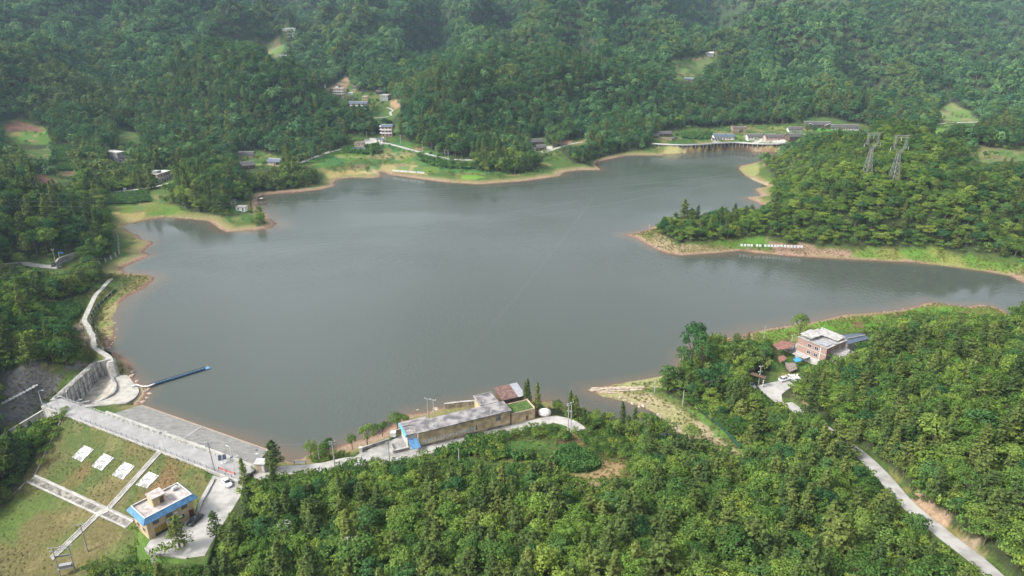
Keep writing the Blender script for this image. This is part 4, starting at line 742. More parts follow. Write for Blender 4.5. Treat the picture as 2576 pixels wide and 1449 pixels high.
# ------------------------------------------------------------------ building kit
class MB:
    def __init__(s): s.v = []; s.f = []
    def add(s, V, F): o = len(s.v); s.v += [tuple(map(float, q)) for q in V]; s.f += [tuple(i+o for i in q) for q in F]; return s
    def box(s, x0, x1, y0, y1, z0, z1):
        return s.add([(x0,y0,z0),(x1,y0,z0),(x1,y1,z0),(x0,y1,z0),(x0,y0,z1),(x1,y0,z1),(x1,y1,z1),(x0,y1,z1)], [(0,3,2,1),(4,5,6,7),(0,1,5,4),(1,2,6,5),(2,3,7,6),(3,0,4,7)])
    def prism(s, poly, z0, z1, zt=None):
        n_ = len(poly); V = [(p[0], p[1], z0 if z0 is not None else p[2]-1) for p in poly]+[(p[0], p[1], z1 if z1 is not None else p[2]) for p in poly]
        ar = sum(poly[i][0]*poly[(i+1) % n_][1]-poly[(i+1) % n_][0]*poly[i][1] for i in range(n_))
        top = [list(t_) for t_ in tessellate_polygon([[Vector((p[0], p[1], 0)) for p in poly]])]
        F = [(i, (i+1) % n_, n_+(i+1) % n_, n_+i) if ar > 0 else (i, n_+i, n_+(i+1) % n_, (i+1) % n_) for i in range(n_)]
        for t_ in top:
            a, b_, c = t_; cr_ = (poly[b_][0]-poly[a][0])*(poly[c][1]-poly[a][1])-(poly[b_][1]-poly[a][1])*(poly[c][0]-poly[a][0])
            F.append(tuple(n_+i for i in (t_ if cr_ > 0 else t_[::-1]))); F.append(tuple(t_[::-1] if cr_ > 0 else t_))
        return s.add(V, F)
    def bar(s, p, q, r, n=4, r2=None):
        v, f = tube_verts([p, q], [r, r if r2 is None else r2], n); o = len(v); v = v; f = f+[tuple(range(n))[::-1], tuple(range(n, 2*n))]; return s.add(v, f)
    def tube(s, path, r, n=5):
        rr_ = r if isinstance(r, (list, tuple)) else [r]*len(path); v, f = tube_verts(path, rr_, n); return s.add(v, f+[tuple(range(n))[::-1], tuple(range(len(v)-n, len(v)))])
    def ruled(s, A_, B_, th=None):
        n_ = len(A_); V = list(A_)+list(B_); F = [(i, i+1, n_+i+1, n_+i) for i in range(n_-1)]
        s.add(V, F)
        if th:
            V2 = [(p[0], p[1], p[2]-th) for p in V]; s.add(V2, [q[::-1] for q in F])
            for L_ in (list(A_), list(B_)): s.add(L_+[(p[0], p[1], p[2]-th) for p in L_], [(i, i+1, n_+i+1, n_+i) for i in range(n_-1)])
            for i in (0, n_-1): s.add([A_[i], B_[i], (B_[i][0], B_[i][1], B_[i][2]-th), (A_[i][0], A_[i][1], A_[i][2]-th)], [(0, 1, 2, 3)])
        return s
    def sphere(s, c, r, n=8, m=5, sq=(1, 1, 1)):
        V = [(c[0]+r*sq[0]*math.sin(math.pi*j/m)*math.cos(2*math.pi*i/n), c[1]+r*sq[1]*math.sin(math.pi*j/m)*math.sin(2*math.pi*i/n), c[2]+r*sq[2]*math.cos(math.pi*j/m)) for j in range(m+1) for i in range(n)]
        return s.add(V, [(j*n+i, (j+1)*n+i, (j+1)*n+(i+1) % n, j*n+(i+1) % n) for j in range(m) for i in range(n)])
    def mesh(s, name, m, fix=True):
        me = bpy.data.meshes.new(name); me.from_pydata(s.v, [], s.f); me.materials.append(m)
        if fix:
            b_ = bmesh.new(); b_.from_mesh(me); bmesh.ops.remove_doubles(b_, verts=b_.verts, dist=1e-5); bmesh.ops.recalc_face_normals(b_, faces=b_.faces); b_.to_mesh(me); b_.free()
        return me
    def build(s, name, m, parent=None, smooth=False, label=None):
        o = bpy.data.objects.new(name, s.mesh(name, m)); S.collection.objects.link(o)
        if parent: o.parent = parent
        if smooth:
            for p in o.data.polygons: p.use_smooth = True
        if label: o['label'] = label
        return o
def thing(name, label, cat, loc=(0, 0, 0), rz=0, group=None):
    e = bpy.data.objects.new(name, None); S.collection.objects.link(e); e.location = tuple(loc); e.rotation_euler = (0, 0, rz); e['label'] = label; e['category'] = cat
    if group: e['group'] = group
    return e
def tagm(o, label, cat, group=None):
    o['label'] = label; o['category'] = cat
    if group: o['group'] = group
    return o
def link(me, name, parent, loc=(0, 0, 0), rz=0):
    o = bpy.data.objects.new(name, me); S.collection.objects.link(o); o.parent = parent; o.location = loc; o.rotation_euler = (0, 0, rz); return o
def dup(root, loc, rz, label, group=None, scale=None):
    r = root.copy(); S.collection.objects.link(r); r.location = tuple(loc); r.rotation_euler = (0, 0, rz); r['label'] = label
    if group: r['group'] = group
    if scale: r.scale = (scale,)*3
    for ch in list(root.children):
        c = ch.copy(); S.collection.objects.link(c); c.parent = r
        for g_ in ch.children: d = g_.copy(); S.collection.objects.link(d); d.parent = c
    return r
CONC = mat("concrete", [.33,.32,.30], .9, .18, .35, .2); CONCL = mat("pale_concrete", [.38,.365,.34], .9, .14, .5, .1); CONCD = mat("stained_concrete", [.30,.285,.26], .95, .3, .5, .2)
PAVE = mat("road_concrete", [.37,.36,.34], .9, .10, .3, .1, detail=10, col2=[.255,.245,.23], thr=(.36, .58)); DECK = mat("crest_concrete", [.29,.288,.285], .9, .10, .35, detail=9, col2=[.235,.23,.225])
WHITE = mat("white_paint", [.60,.60,.59], .6, .06, 2); DARK = mat("dark_opening", [.035,.035,.04], .5, .1); GLASS = mat("window_glass", [.05,.06,.075], .12, .2, 1.2, spec=.6)
STEEL = mat("galvanised_steel", [.42,.42,.43], .5, .1, 4, metal=.4); GREYM = mat("grey_paint_metal", [.30,.31,.33], .6); TILE = mat("grey_tiles", [.105,.10,.10], .9, .3, 2.2, .4); TILEB = mat("slate_blue_metal", [.085,.11,.145], .5, .12, 1.5)
BLUE = mat("blue_metal_sheet", [.09,.22,.40], .45, .15, 1.5); CYAN = mat("cyan_sheet", [.13,.42,.58], .5); BUFF = mat("buff_render", [.50,.385,.235], .9, .10, .5, .05); BUFFD = mat("weathered_buff_blocks", [.50,.385,.235], .95, .2, .45, .15)
ROOFG = mat("stained_flat_roof", [.27,.25,.25], .95, .2, .4, .2, col2=[.11,.105,.11], thr=(.40, .60), detail=9); ROOFP = mat("stained_roof_deck", [.44,.40,.375], .95, .2, .9, .2, col2=[.22,.195,.19], thr=(.3, .6))
BRICK = mat("red_brick", [.34,.225,.185], .9, .15, 3, .1); PINK = mat("pink_tiles", [.50,.335,.29], .7, .1, 1); WOOD = mat("dark_timber", [.13,.085,.06], .9, .2, 2); RUST = mat("rusty_sheet", [.24,.12,.095], .8, .2, 1.5); OFFW = mat("off_white_render", [.47,.455,.43], .85, .12, .6)
YELL = mat("gilded_bars", [.55,.40,.06], .5); RED = mat("red_cloth", [.62,.05,.04], .6); MAROON = mat("maroon_door", [.13,.05,.04], .6); TAN = mat("tan_block", [.47,.37,.27], .9, .15, .8); BLACK = mat("black_rubber", [.02,.02,.022], .8)
GREENN = mat("green_netting", [.02,.085,.045], .8, .2, 2); MOSS = mat("mossy_concrete", [.30,.29,.24], .95, .3, .8, .2, col2=[.10,.12,.06], thr=(.42, .58)); STONE = mat("bank_rock", [.42,.345,.27], .95, .25, 1.2, .6)
SLAB = mat("scribbled_slab", [.50,.50,.49], .8, .1, .9, 0, col2=[.20,.20,.195], thr=(.44, .50), detail=9); DIRT = mat("trampled_dirt", [.30,.22,.15], .95, .2, .8)

def ribbon(pl, width, name, m, kind='structure', th=.35, zo=.06):
    pl = [np.asarray(q, float) for q in pl]; L_ = []; Rr = []
    for i, p in enumerate(pl):
        d = (pl[min(i+1, len(pl)-1)]-pl[max(i-1, 0)])[:2]; d = d/np.hypot(*d); nrm = np.array([-d[1], d[0]])
        L_.append((p[0]+nrm[0]*width/2, p[1]+nrm[1]*width/2, p[2]+zo)); Rr.append((p[0]-nrm[0]*width/2, p[1]-nrm[1]*width/2, p[2]+zo))
    o = MB().ruled(L_, Rr, th).build(name, m)
    if kind: o['kind'] = kind
    return o
for k_, nm in ((RD_NEAR, 'road'), (RD_RIGHT, 'road'), (RD_FIELD, 'road'), (RD_SHORE, 'road'), (RD_QUAY, 'road'), (RD_PATH, 'path'), (RD_HAM, 'road'), (RD_UP, 'road'), (RD_FAR, 'road'), (RD_LEFT, 'road')):
    ribbon(ROADS[k_][0], ROADS[k_][1], nm, PAVE)
ribbon(ROADS[PT_LEFT][0], 1.9, 'path', CONCL, th=.6)
def flat(poly, z, name, m, th=.4, parent=None): 
    o = MB().prism([tuple(p[:2]) for p in poly], z-th, z).build(name, m, parent)
    if not parent: o['kind'] = 'structure'
    return o
YPX = [(536,1196),(612,1213),(604,1250),(575,1296),(545,1342),(515,1398),(470,1404),(381,1392),(366,1379),(377,1360),(492,1296),(500,1262)]
flat([P(u, v, 5.0) for u, v in YPX], 5.02, 'yard', PAVE, .7)
flat([P(u, v, 4.2) for u, v in [(880,1160),(908,1139),(979,1111),(1029,1085),(1054,1127),(1060,1131),(991,1152),(930,1170)]], 4.3, 'yard', CONC, .7)
flat(PARK, 8.06, 'yard', PAVE, .8)
def rr_box(u, v, w_, d_, rz): return None

# ------------------------------------------------------------------ the dam
dam = thing('dam', 'long low embankment dam with pale crest road and sloping stone facing', 'dam', (DA[0], DA[1], 0), math.atan2(DE[1], DE[0]))
def loc_(p): q = np.asarray(p[:2])-DA[:2]; return (float(q@DE), float(q@DN), float(p[2]) if len(p) > 2 else 0.)
SL0 = loc_(P(116, 1016, ZC))[0]
MB().box(SL0, DL+1, 0, WID, ZC-.6, ZC).build('crest_road', DECK, dam)
MB().box(SL0, DL+1, -.42, 0, ZC-.75, ZC+.1).build('edge_beam', CONCL, dam)
MB().box(15, DL+1, WID, WID+1.1, ZC-.7, ZC-.12).build('verge', MOSS, dam)
MB().box(15, DL, WID+1.1, WID+1.9, ZC-.9, ZC-.05).build('wave_wall', CONCL, dam)
brick = bpy.data.materials.new("stone_paving"); brick.use_nodes = True; t = brick.node_tree; b = t.nodes['Principled BSDF']; b.inputs['Roughness'].default_value = .95
tc = t.nodes.new('ShaderNodeTexCoord'); bt = t.nodes.new('ShaderNodeTexBrick'); bt.inputs['Scale'].default_value = 1.6; bt.inputs['Color1'].default_value = (.38,.365,.34,1); bt.inputs['Color2'].default_value = (.29,.28,.265,1); bt.inputs['Mortar'].default_value = (.13,.13,.11,1); bt.inputs['Mortar Size'].default_value = .03; bt.inputs['Mortar Smooth'].default_value = .4
nz = t.nodes.new('ShaderNodeTexNoise'); nz.inputs['Scale'].default_value = .5; nz.inputs['Detail'].default_value = 8; t.links.new(tc.outputs['Object'], nz.inputs['Vector']); t.links.new(tc.outputs['Object'], bt.inputs['Vector'])
mx = t.nodes.new('ShaderNodeMix'); mx.data_type = 'RGBA'; mx.blend_type = 'MULTIPLY'; mx.inputs[0].default_value = .8; mr = t.nodes.new('ShaderNodeMapRange'); mr.inputs['From Min'].default_value = .3; mr.inputs['From Max'].default_value = .7; mr.inputs['To Min'].default_value = .7; mr.inputs['To Max'].default_value = 1.3
t.links.new(nz.outputs['Fac'], mr.inputs['Value']); t.links.new(bt.outputs['Color'], mx.inputs[6]); t.links.new(mr.outputs[0], mx.inputs[7]); t.links.new(mx.outputs[2], b.inputs['Base Color'])
bp = t.nodes.new('ShaderNodeBump'); bp.inputs['Strength'].default_value = .6; bp.inputs['Distance'].default_value = .08; t.links.new(bt.outputs['Fac'], bp.inputs['Height']); bp.invert = True; t.links.new(bp.outputs[0], b.inputs['Normal'])
W0 = loc_(P(357, 1018, 0)); W1 = loc_(P(676, 1131, 0)); 
up0 = (17.5, WID+1.9, ZC-.5); up1 = (DL-1, WID+1.9, ZC-.5)
def lerp(a, b_, t_): return tuple(a[i]+(b_[i]-a[i])*t_ for i in range(len(a)))
lo0 = lerp((up0[0], up0[1], up0[2]), (W0[0], W0[1], -.05), 1.25); lo1 = lerp((up1[0], up1[1], up1[2]), (W1[0], W1[1], -.05), 1.25)
ns = 24; MB().ruled([lerp(up0, up1, i/ns) for i in range(ns+1)], [lerp(lo0, lo1, i/ns) for i in range(ns+1)], .5).build('stone_facing', brick, dam)
wl0 = lerp(up0, (W0[0], W0[1], -.05), .985); wl1 = lerp(up1, (W1[0], W1[1], -.05), .985)
MB().ruled([(wl0[0], wl0[1]-.3, .16), (wl1[0], wl1[1]-.3, .16)], [(wl0[0], wl0[1]+.25, -.02), (wl1[0], wl1[1]+.25, -.02)], .3).build('toe_beam', mat("wet_toe", [.50,.36,.26], .8), dam)
f0 = lerp(up0, up1, .52); f1 = lerp(lo0, lo1, .50); MB().ruled([(f0[0]-.45, f0[1], f0[2]+.06), (f0[0]+.45, f0[1], f0[2]+.06)], [(f1[0]-.45, f1[1], f1[2]+.06), (f1[0]+.45, f1[1], f1[2]+.06)], .2).build('slope_stair', CONCL, dam)
MB().ruled([(up0[0], up0[1]+.02, up0[2]+.05), (up1[0], up1[1]+.02, up1[2]+.05)], [(up0[0], up0[1]+.8, up0[2]-.2), (up1[0], up1[1]+.8, up1[2]-.2)], .2).build('drain_strip', CONCD, dam)

def railing(name, pts_, label, cat='railing', h=1.1, step=2.4, post_r=.07, m=GREYM, panel=None, pm=None, group=None, postname='post'):
    o = thing(name, label, cat, pts_[0], 0, group); base = np.array(pts_[0]); pl = [np.array(q) for q in pts_]
    pmesh = pm or MB().box(-post_r, post_r, -post_r, post_r, 0, h).mesh(postname, m); rl = MB()
    for i in range(len(pl)-1):
        a, b_ = pl[i], pl[i+1]; L_ = np.linalg.norm(b_-a); k = max(1, int(round(L_/step)))
        for j in range(k+(i == len(pl)-2)): link(pmesh, postname, o, tuple(a+(b_-a)*j/k-base))
        for zz in (h*.95, h*.55, h*.15): rl.bar(tuple(a-base+[0, 0, zz]), tuple(b_-base+[0, 0, zz]), .035)
        if panel is None:
            kk = int(L_/.5)
            for j in range(kk): q = a+(b_-a)*j/kk-base; rl.bar((q[0], q[1], q[2]+h*.15), (q[0], q[1], q[2]+h*.95), .016, 3)
    rl.build('rails', m, o)
    if panel:
        pn_ = MB()
        for i in range(len(pl)-1):
            a, b_ = pl[i]-base, pl[i+1]-base; nrm = np.array([-(b_-a)[1], (b_-a)[0], 0]); nrm = nrm/np.linalg.norm(nrm)*.02
            pn_.add([a+nrm, b_+nrm, b_+nrm+[0, 0, h*.9], a+nrm+[0, 0, h*.9], a-nrm, b_-nrm, b_-nrm+[0, 0, h*.9], a-nrm+[0, 0, h*.9]], [(0,1,2,3),(7,6,5,4),(0,4,5,1),(3,2,6,7),(1,5,6,2),(0,3,7,4)])
        pn_.build('netting', panel, o)
    return o
railing('railing', [dst(SL0, .15, ZC), dst(SL0+7, .15, ZC)], 'short grey railing on the bridge end of the dam')
railing('railing', [dst(13, .15, ZC), dst(DL-2, .15, ZC)], 'long grey railing along the grassy downstream edge of the dam')
railing('railing', [dst(SL0+2, WID-.15, ZC), dst(DL, WID-.15, ZC)], 'long pale railing along the lake side of the dam crest', m=STEEL)

# grass face: stairs, drain, slabs
def fl(u, v): p = PP(u, v); return np.array(loc_(p))
def on_face(s, t_, dz=0): return (s, t_, ZC+t_/SLD+dz)
def stairs(name, a, b_, w_, n_, label):
    A_, B_ = fl(*a), fl(*b_); o = thing(name, label, 'stairs', (DA[0], DA[1], 0), math.atan2(DE[1], DE[0]))
    d = (B_-A_)[:2]; L_ = np.hypot(*d); d = d/L_; q = np.array([-d[1], d[0]]); st = MB(); sd = MB()
    for i in range(n_):
        c0 = A_[:2]+d*L_*i/n_; c1 = A_[:2]+d*L_*(i+.62)/n_; z1 = ZC+c0[1]/SLD+.10; z0 = ZC+c1[1]/SLD-.5
        V = []
        for zz in (z0, z1):
            for c, sg in ((c0, -1), (c0, 1), (c1, 1), (c1, -1)): V.append((c[0]+q[0]*sg*w_/2, c[1]+q[1]*sg*w_/2, zz))
        st.add(V, [(0,3,2,1),(4,5,6,7),(0,1,5,4),(1,2,6,5),(2,3,7,6),(3,0,4,7)])
    st.build('steps', CONCL, o)
    for sg in (-1, 1):
        e = q*sg*(w_/2+.12); MB().ruled([on_face(A_[0]+e[0]-q[0]*.14, A_[1]+e[1]-q[1]*.14, .22), on_face(B_[0]+e[0]-q[0]*.14, B_[1]+e[1]-q[1]*.14, .22)], [on_face(A_[0]+e[0]+q[0]*.14, A_[1]+e[1]+q[1]*.14, .22), on_face(B_[0]+e[0]+q[0]*.14, B_[1]+e[1]+q[1]*.14, .22)], .5).build('side_kerb', CONCL, o)
    MB().ruled([on_face(A_[0]-q[0]*w_/2, A_[1]-q[1]*w_/2, -.02), on_face(B_[0]-q[0]*w_/2, B_[1]-q[1]*w_/2, -.02)], [on_face(A_[0]+q[0]*w_/2, A_[1]+q[1]*w_/2, -.02), on_face(B_[0]+q[0]*w_/2, B_[1]+q[1]*w_/2, -.02)], .4).build('treads', CONCD, o)
stairs('stairs', (402,1137), (274,1279), 1.25, 44, 'upper flight of white concrete stairs down the grassy dam face')
stairs('stairs', (249,1292), (130,1406), 1.35, 36, 'lower flight of white concrete stairs below the drain, ending at the transformer')
def face_strip(pa, pb, w_, dz, th, m, name, parent):
    A_, B_ = fl(*pa), fl(*pb); d = (B_-A_)[:2]; d = d/np.hypot(*d); q = np.array([-d[1], d[0]])*w_/2
    return MB().ruled([on_face(A_[0]-q[0], A_[1]-q[1], dz), on_face(B_[0]-q[0], B_[1]-q[1], dz)], [on_face(A_[0]+q[0], A_[1]+q[1], dz), on_face(B_[0]+q[0], B_[1]+q[1], dz)], th).build(name, m, parent)
dr = thing('drainage_channel', 'flat drainage channel with pale kerbs crossing the grassy dam face', 'drain', (DA[0], DA[1], 0), math.atan2(DE[1], DE[0]))
face_strip((77,1206), (326,1320), 2.3, .05, .3, mat("channel_bed", [.24,.225,.20], .95, .3, .8, .2), 'bed', dr); face_strip((88,1199), (335,1313), .45, .3, .6, CONCL, 'kerb', dr); face_strip((90,1196), (337,1308), .22, .22, .5, CONC, 'kerb', dr); face_strip((67,1212), (316,1327), .4, .2, .6, CONCL, 'kerb', dr)
face_strip((243,1297), (273,1283), 1.7, .32, .6, CONCL, 'crossing', dr)
ek = thing('edge_kerb', 'thin concrete kerb dividing the grassy dam face from the bushes on the left', 'kerb', (DA[0], DA[1], 0), math.atan2(DE[1], DE[0]))
face_strip((152,1060), (86,1200), .35, .25, .6, CONCD, 'kerb_run', ek); face_strip((68,1211), (-5,1282), .35, .25, .6, CONCD, 'kerb_run', ek)
SB = [((848,138),(945,180),(823,303),(727,257)),((1045,218),(1147,265),(1025,392),(925,347)),((1250,305),(1358,347),(1240,482),(1130,435)),((1495,402),(1602,445),(1480,570),(1368,535))]
for q, nm in zip(SB, ('first white scribbled slab on the dam face, farthest left', 'second white scribbled slab from the left on the dam face', 'third white scribbled slab, just left of the dam stairs', 'white slab right of the stairs, partly behind the blue-roofed house')):
    L_ = [fl(x/4, 1086.7+y/4) for x, y in q]; c = sum(L_)/4; c[2] = 0
    V = [on_face(p[0], p[1], .2) for p in L_]+[on_face(p[0], p[1], -.2) for p in L_]; w0 = DA[:2]+DE*c[0]+DN*c[1]
    b_ = MB().add([(v[0]-c[0], v[1]-c[1], v[2]-(ZC+c[1]/SLD)) for v in V], [(0,1,2,3),(7,6,5,4),(0,4,5,1),(1,5,6,2),(2,6,7,3),(3,7,4,0)]); o = b_.build('white_slab', SLAB); o.location = (w0[0], w0[1], ZC+c[1]/SLD); o.rotation_euler = (0, 0, math.atan2(DE[1], DE[0])); tagm(o, nm, 'slab', 'white slabs on the dam face')

# ------------------------------------------------------------------ spillway
def z3(l, z): return [P(75.47+q[0]*.15625, 880.4+q[1]*.15625, z if len(q) < 3 else q[2]) for q in l]
def resample(pl, n_):
    pl = np.array(pl, float); d = np.r_[0, np.cumsum(np.linalg.norm(np.diff(pl, axis=0), axis=1))]; t_ = np.linspace(0, d[-1], n_); return np.stack([np.interp(t_, d, pl[:, k]) for k in range(3)], 1)
sp = thing('spillway', 'curved concrete spillway basin with low weir and pale apron beside the dam', 'spillway')
wb = resample(z3([(1195,325,1.1),(1105,332,.9),(1000,470,.3),(840,640,-.5),(660,855,-1.6),(640,880,-1.8)], 0), 26)
we = resample(z3([(1200,322,1.2),(1240,345,1.2),(1300,440,1.2),(1355,560,1.2),(1350,640,1.2),(1310,700,1.1),(1200,765,.8),(1080,830,.3),(930,875,-.3),(760,925,-1.2)], 0), 26)
fl_ = MB(); prev = wb
for k in range(1, 9):
    f = k/8; cur = wb+(we-wb)*f; cur[:, 2] -= .9*math.sin(math.pi*f)*.8; fl_.ruled([tuple(q) for q in prev], [tuple(q) for q in cur]); prev = cur
fl_.build('basin_floor', mat("basin_concrete", [.40,.365,.31], .95, .2, .5, .1), sp, smooth=True)
wo = we.copy(); cen = we.mean(0); 
for i in range(len(wo)):
    d = (we[min(i+1, 25)]-we[max(i-1, 0)])[:2]; d = d/np.hypot(*d); wo[i, :2] += np.array([-d[1], d[0]])*.8
if np.hypot(*(wo[12]-wb[12])[:2]) < np.hypot(*(we[12]-wb[12])[:2]): wo[:, :2] = 2*we[:, :2]-wo[:, :2]
MB().ruled([(q[0], q[1], q[2]+.12) for q in we], [(q[0], q[1], q[2]+.12) for q in wo], 2.2).build('weir', CONC, sp, smooth=False)
ap = resample(z3([(1255,345,.9),(1390,295,.9),(1450,400,.8),(1580,405,.7),(1660,520,.5),(1745,600,.4),(1755,660,.35),(1740,720,.35),(1660,790,.5),(1520,868,.9),(1100,900,2.2),(900,915,3.2)], 0), 26)
wi = wo.copy(); wi[:, 2] = np.minimum(.45, wi[:, 2]+.2); wi[:, 2] = np.maximum(wi[:, 2], .3); wi[-6:, 2] = np.linspace(.4, 1.6, 6)
MB().ruled([tuple(q) for q in wi], [tuple(q) for q in ap], 2.5).build('apron', mat("apron_concrete", [.37,.355,.32], .9, .2, .4, .1, col2=[.24,.225,.195], thr=(.3, .6)), sp)
wgp = z3([(680,878,4.2),(960,812,2.6)], 0); MB().ruled([tuple(wgp[0]+[0,-.5,0]), tuple(wgp[1]+[0,-.5,0])], [tuple(wgp[0]+[0,.5,0]), tuple(wgp[1]+[0,.5,0])], 4.0).build('wing_wall', CONCL, sp)
rw = thing('retaining_wall', 'tall streaked concrete wall with framed panels along the left of the spillway', 'wall')
wt = resample(z3([(430,785,6.1),(760,480,6.1),(1078,196,6.1)], 0), 20); wt2 = z3([(1078,196,6.1),(1282,150,6.1)], 0)
streak = bpy.data.materials.new("streaked_concrete"); streak.use_nodes = True; t = streak.node_tree; b = t.nodes['Principled BSDF']; b.inputs['Roughness'].default_value = .95
tc = t.nodes.new('ShaderNodeTexCoord'); mp = t.nodes.new('ShaderNodeMapping'); mp.inputs['Scale'].default_value = (1.1, 1.1, .12); nz = t.nodes.new('ShaderNodeTexNoise'); nz.inputs['Scale'].default_value = 1.0; nz.inputs['Detail'].default_value = 6
t.links.new(tc.outputs['Object'], mp.inputs[0]); t.links.new(mp.outputs[0], nz.inputs[0]); cr = t.nodes.new('ShaderNodeValToRGB'); cr.color_ramp.elements[0].position = .38; cr.color_ramp.elements[0].color = (.10,.10,.095,1); cr.color_ramp.elements[1].position = .52; cr.color_ramp.elements[1].color = (.44,.42,.385,1); t.links.new(nz.outputs[0], cr.inputs[0]); t.links.new(cr.outputs[0], b.inputs['Base Color'])
def wallseg(mb, A_, B_, zt, zb, th):
    A_, B_ = np.array(A_), np.array(B_); d = (B_-A_)[:2]; d /= np.hypot(*d); q = np.array([-d[1], d[0]])*th/2
    V = [(A_[0]-q[0], A_[1]-q[1], zb[0]), (B_[0]-q[0], B_[1]-q[1], zb[1]), (B_[0]+q[0], B_[1]+q[1], zb[1]), (A_[0]+q[0], A_[1]+q[1], zb[0]), (A_[0]-q[0], A_[1]-q[1], zt[0]), (B_[0]-q[0], B_[1]-q[1], zt[1]), (B_[0]+q[0], B_[1]+q[1], zt[1]), (A_[0]+q[0], A_[1]+q[1], zt[0])]
    return mb.add(V, [(0,3,2,1),(4,5,6,7),(0,1,5,4),(1,2,6,5),(2,3,7,6),(3,0,4,7)])
m1 = MB(); wallseg(m1, wt[0], wt[-1], (6.1, 6.1), (-3, -.5), .8); m1.build('wall_face', streak, rw); m1 = MB(); wallseg(m1, wt2[0], wt2[1], (6.05, 6.05), (-.8, -.8), .8); m1.build('wall_face', streak, rw)
m1 = MB(); wallseg(m1, wt[0], wt[-1], (6.28, 6.28), (6.0, 6.0), 1.1); m1.build('coping', CONCD, rw); m1 = MB(); wallseg(m1, wt2[0], wt2[1], (6.24, 6.24), (5.98, 5.98), 1.1); m1.build('coping', CONCL, rw)
dW = (wt[-1]-wt[0]); LW = np.hypot(*dW[:2]); dW = dW/LW; qn = np.array([-dW[1], dW[0], 0]); 
if np.dot(qn[:2], (we[12]-wt[10])[:2]) < 0: qn = -qn
rib = MB().box(-.14, .14, -.1, .1, -8.2, -.1).mesh('rib', CONCD)
for k in range(10): link(rib, 'rib', rw, tuple(wt[0]+dW*LW*(k+.5)/10+qn*.48+np.array([0, 0, 0])), math.atan2(dW[1], dW[0]))
for zz in (.3, 2.6): m1 = MB(); m1.bar(tuple(wt[0]+qn*.46+[0, 0, zz-6.1]), tuple(wt[-1]+qn*.46+[0, 0, zz-6.1+1.2]), .14); m1.build('band', CONCD, rw)
railing('railing', [tuple(wt[0]+[0, 0, .15]), tuple(wt[-1]+[0, 0, .15])], 'grey railing along the top of the streaked spillway wall', m=GREYM)
# berm between the wall and the sprayed slope
bm1 = MB(); A_ = wt+0; A_[:, 2] = 5.9; B_ = wt-qn*2.4; B_[:, 2] = 5.6; bm1.ruled([tuple(q) for q in A_], [tuple(q) for q in B_], 1.5); o = bm1.build('pavement', CONC); o['kind'] = 'structure'
# chute below the bridge
cw = thing('chute_wall', 'stained concrete chute wall running down left of the dam under the bridge', 'wall')
c0, c1, c2 = P(112,1030,3.6), P(30,1079,-1.5), P(-60,1135,-7); m1 = MB(); wallseg(m1, c0, c1, (3.6, -1.5), (-9, -12), .7); wallseg(m1, c1, c2, (-1.5, -7), (-12, -16), .7); m1.build('wall_face', streak, cw)
m1 = MB(); wallseg(m1, c0, c1, (3.8, -1.3), (3.5, -1.6), .95); wallseg(m1, c1, c2, (-1.3, -6.8), (-1.6, -7.1), .95); m1.build('coping', CONCL, cw)
ab = MB(); q0, q1 = dst(SL0+.5, -.2), dst(SL0+10, -.2); wallseg(ab, q0, q1, (ZC-.7, ZC-.7), (-8, -8), .5); ab.build('abutment', streak, cw)
st = thing('slope_steps', 'broken run of white concrete steps on the dark sprayed slope', 'stairs'); stm = MB().box(-.85, .85, -.32, .32, -.2, .16).mesh('step', WHITE)
ppx = [(3,1017),(12,1012),(21,1008),(30,1003),(39,998),(48,994),(56,989),(65,984),(72,980),(80,976),(88,971)]
for k, (u, v) in enumerate(ppx):
    p = R(u, v); link(stm, 'step', st, (p[0], p[1], p[2]+.1), .5)

# ------------------------------------------------------------------ buildings
def winmesh(w_, h_, m=WHITE, t_=.07):
    return (MB().box(-w_/2, w_/2, -.06, 0, 0, t_).box(-w_/2, w_/2, -.06, 0, h_-t_, h_).box(-w_/2, -w_/2+t_, -.06, 0, t_, h_-t_).box(w_/2-t_, w_/2, -.06, 0, t_, h_-t_).box(-t_/2, t_/2, -.055, 0, t_, h_-t_).mesh('window', m),
            MB().box(-w_/2+t_, w_/2-t_, -.035, .0, t_, h_-t_).mesh('pane', GLASS))
WINC = {}
def win(parent, x, y, z, rz=0, w_=1.3, h_=1.3, m=WHITE, name='window'):
    k = (w_, h_, m.name)
    if k not in WINC: WINC[k] = winmesh(w_, h_, m)
    o = link(WINC[k][0], name, parent, (x, y, z), rz); link(WINC[k][1], 'pane', o); return o
def frame(pa, pb, z):
    a, b_ = P(pa[0], pa[1], z), P(pb[0], pb[1], z); d = (b_-a)[:2]; L_ = np.hypot(*d); return a, math.atan2(d[1], d[0]), L_
def gable(mb, L_, D_, h, rise, ov=.6, th=.18):
    # ridge along x
    for sg in (0, 1):
        y0 = -ov if sg == 0 else D_+ov; ym = D_/2
        z0 = h-rise*ov/(D_/2); V = [(-ov, y0, z0), (L_+ov, y0, z0), (L_+ov, ym, h+rise), (-ov, ym, h+rise)]
        mb.add(V+[(a, b_, c-th) for a, b_, c in V], [(0,1,2,3),(7,6,5,4),(0,4,5,1),(1,5,6,2),(2,6,7,3),(3,7,4,0)])
    return mb
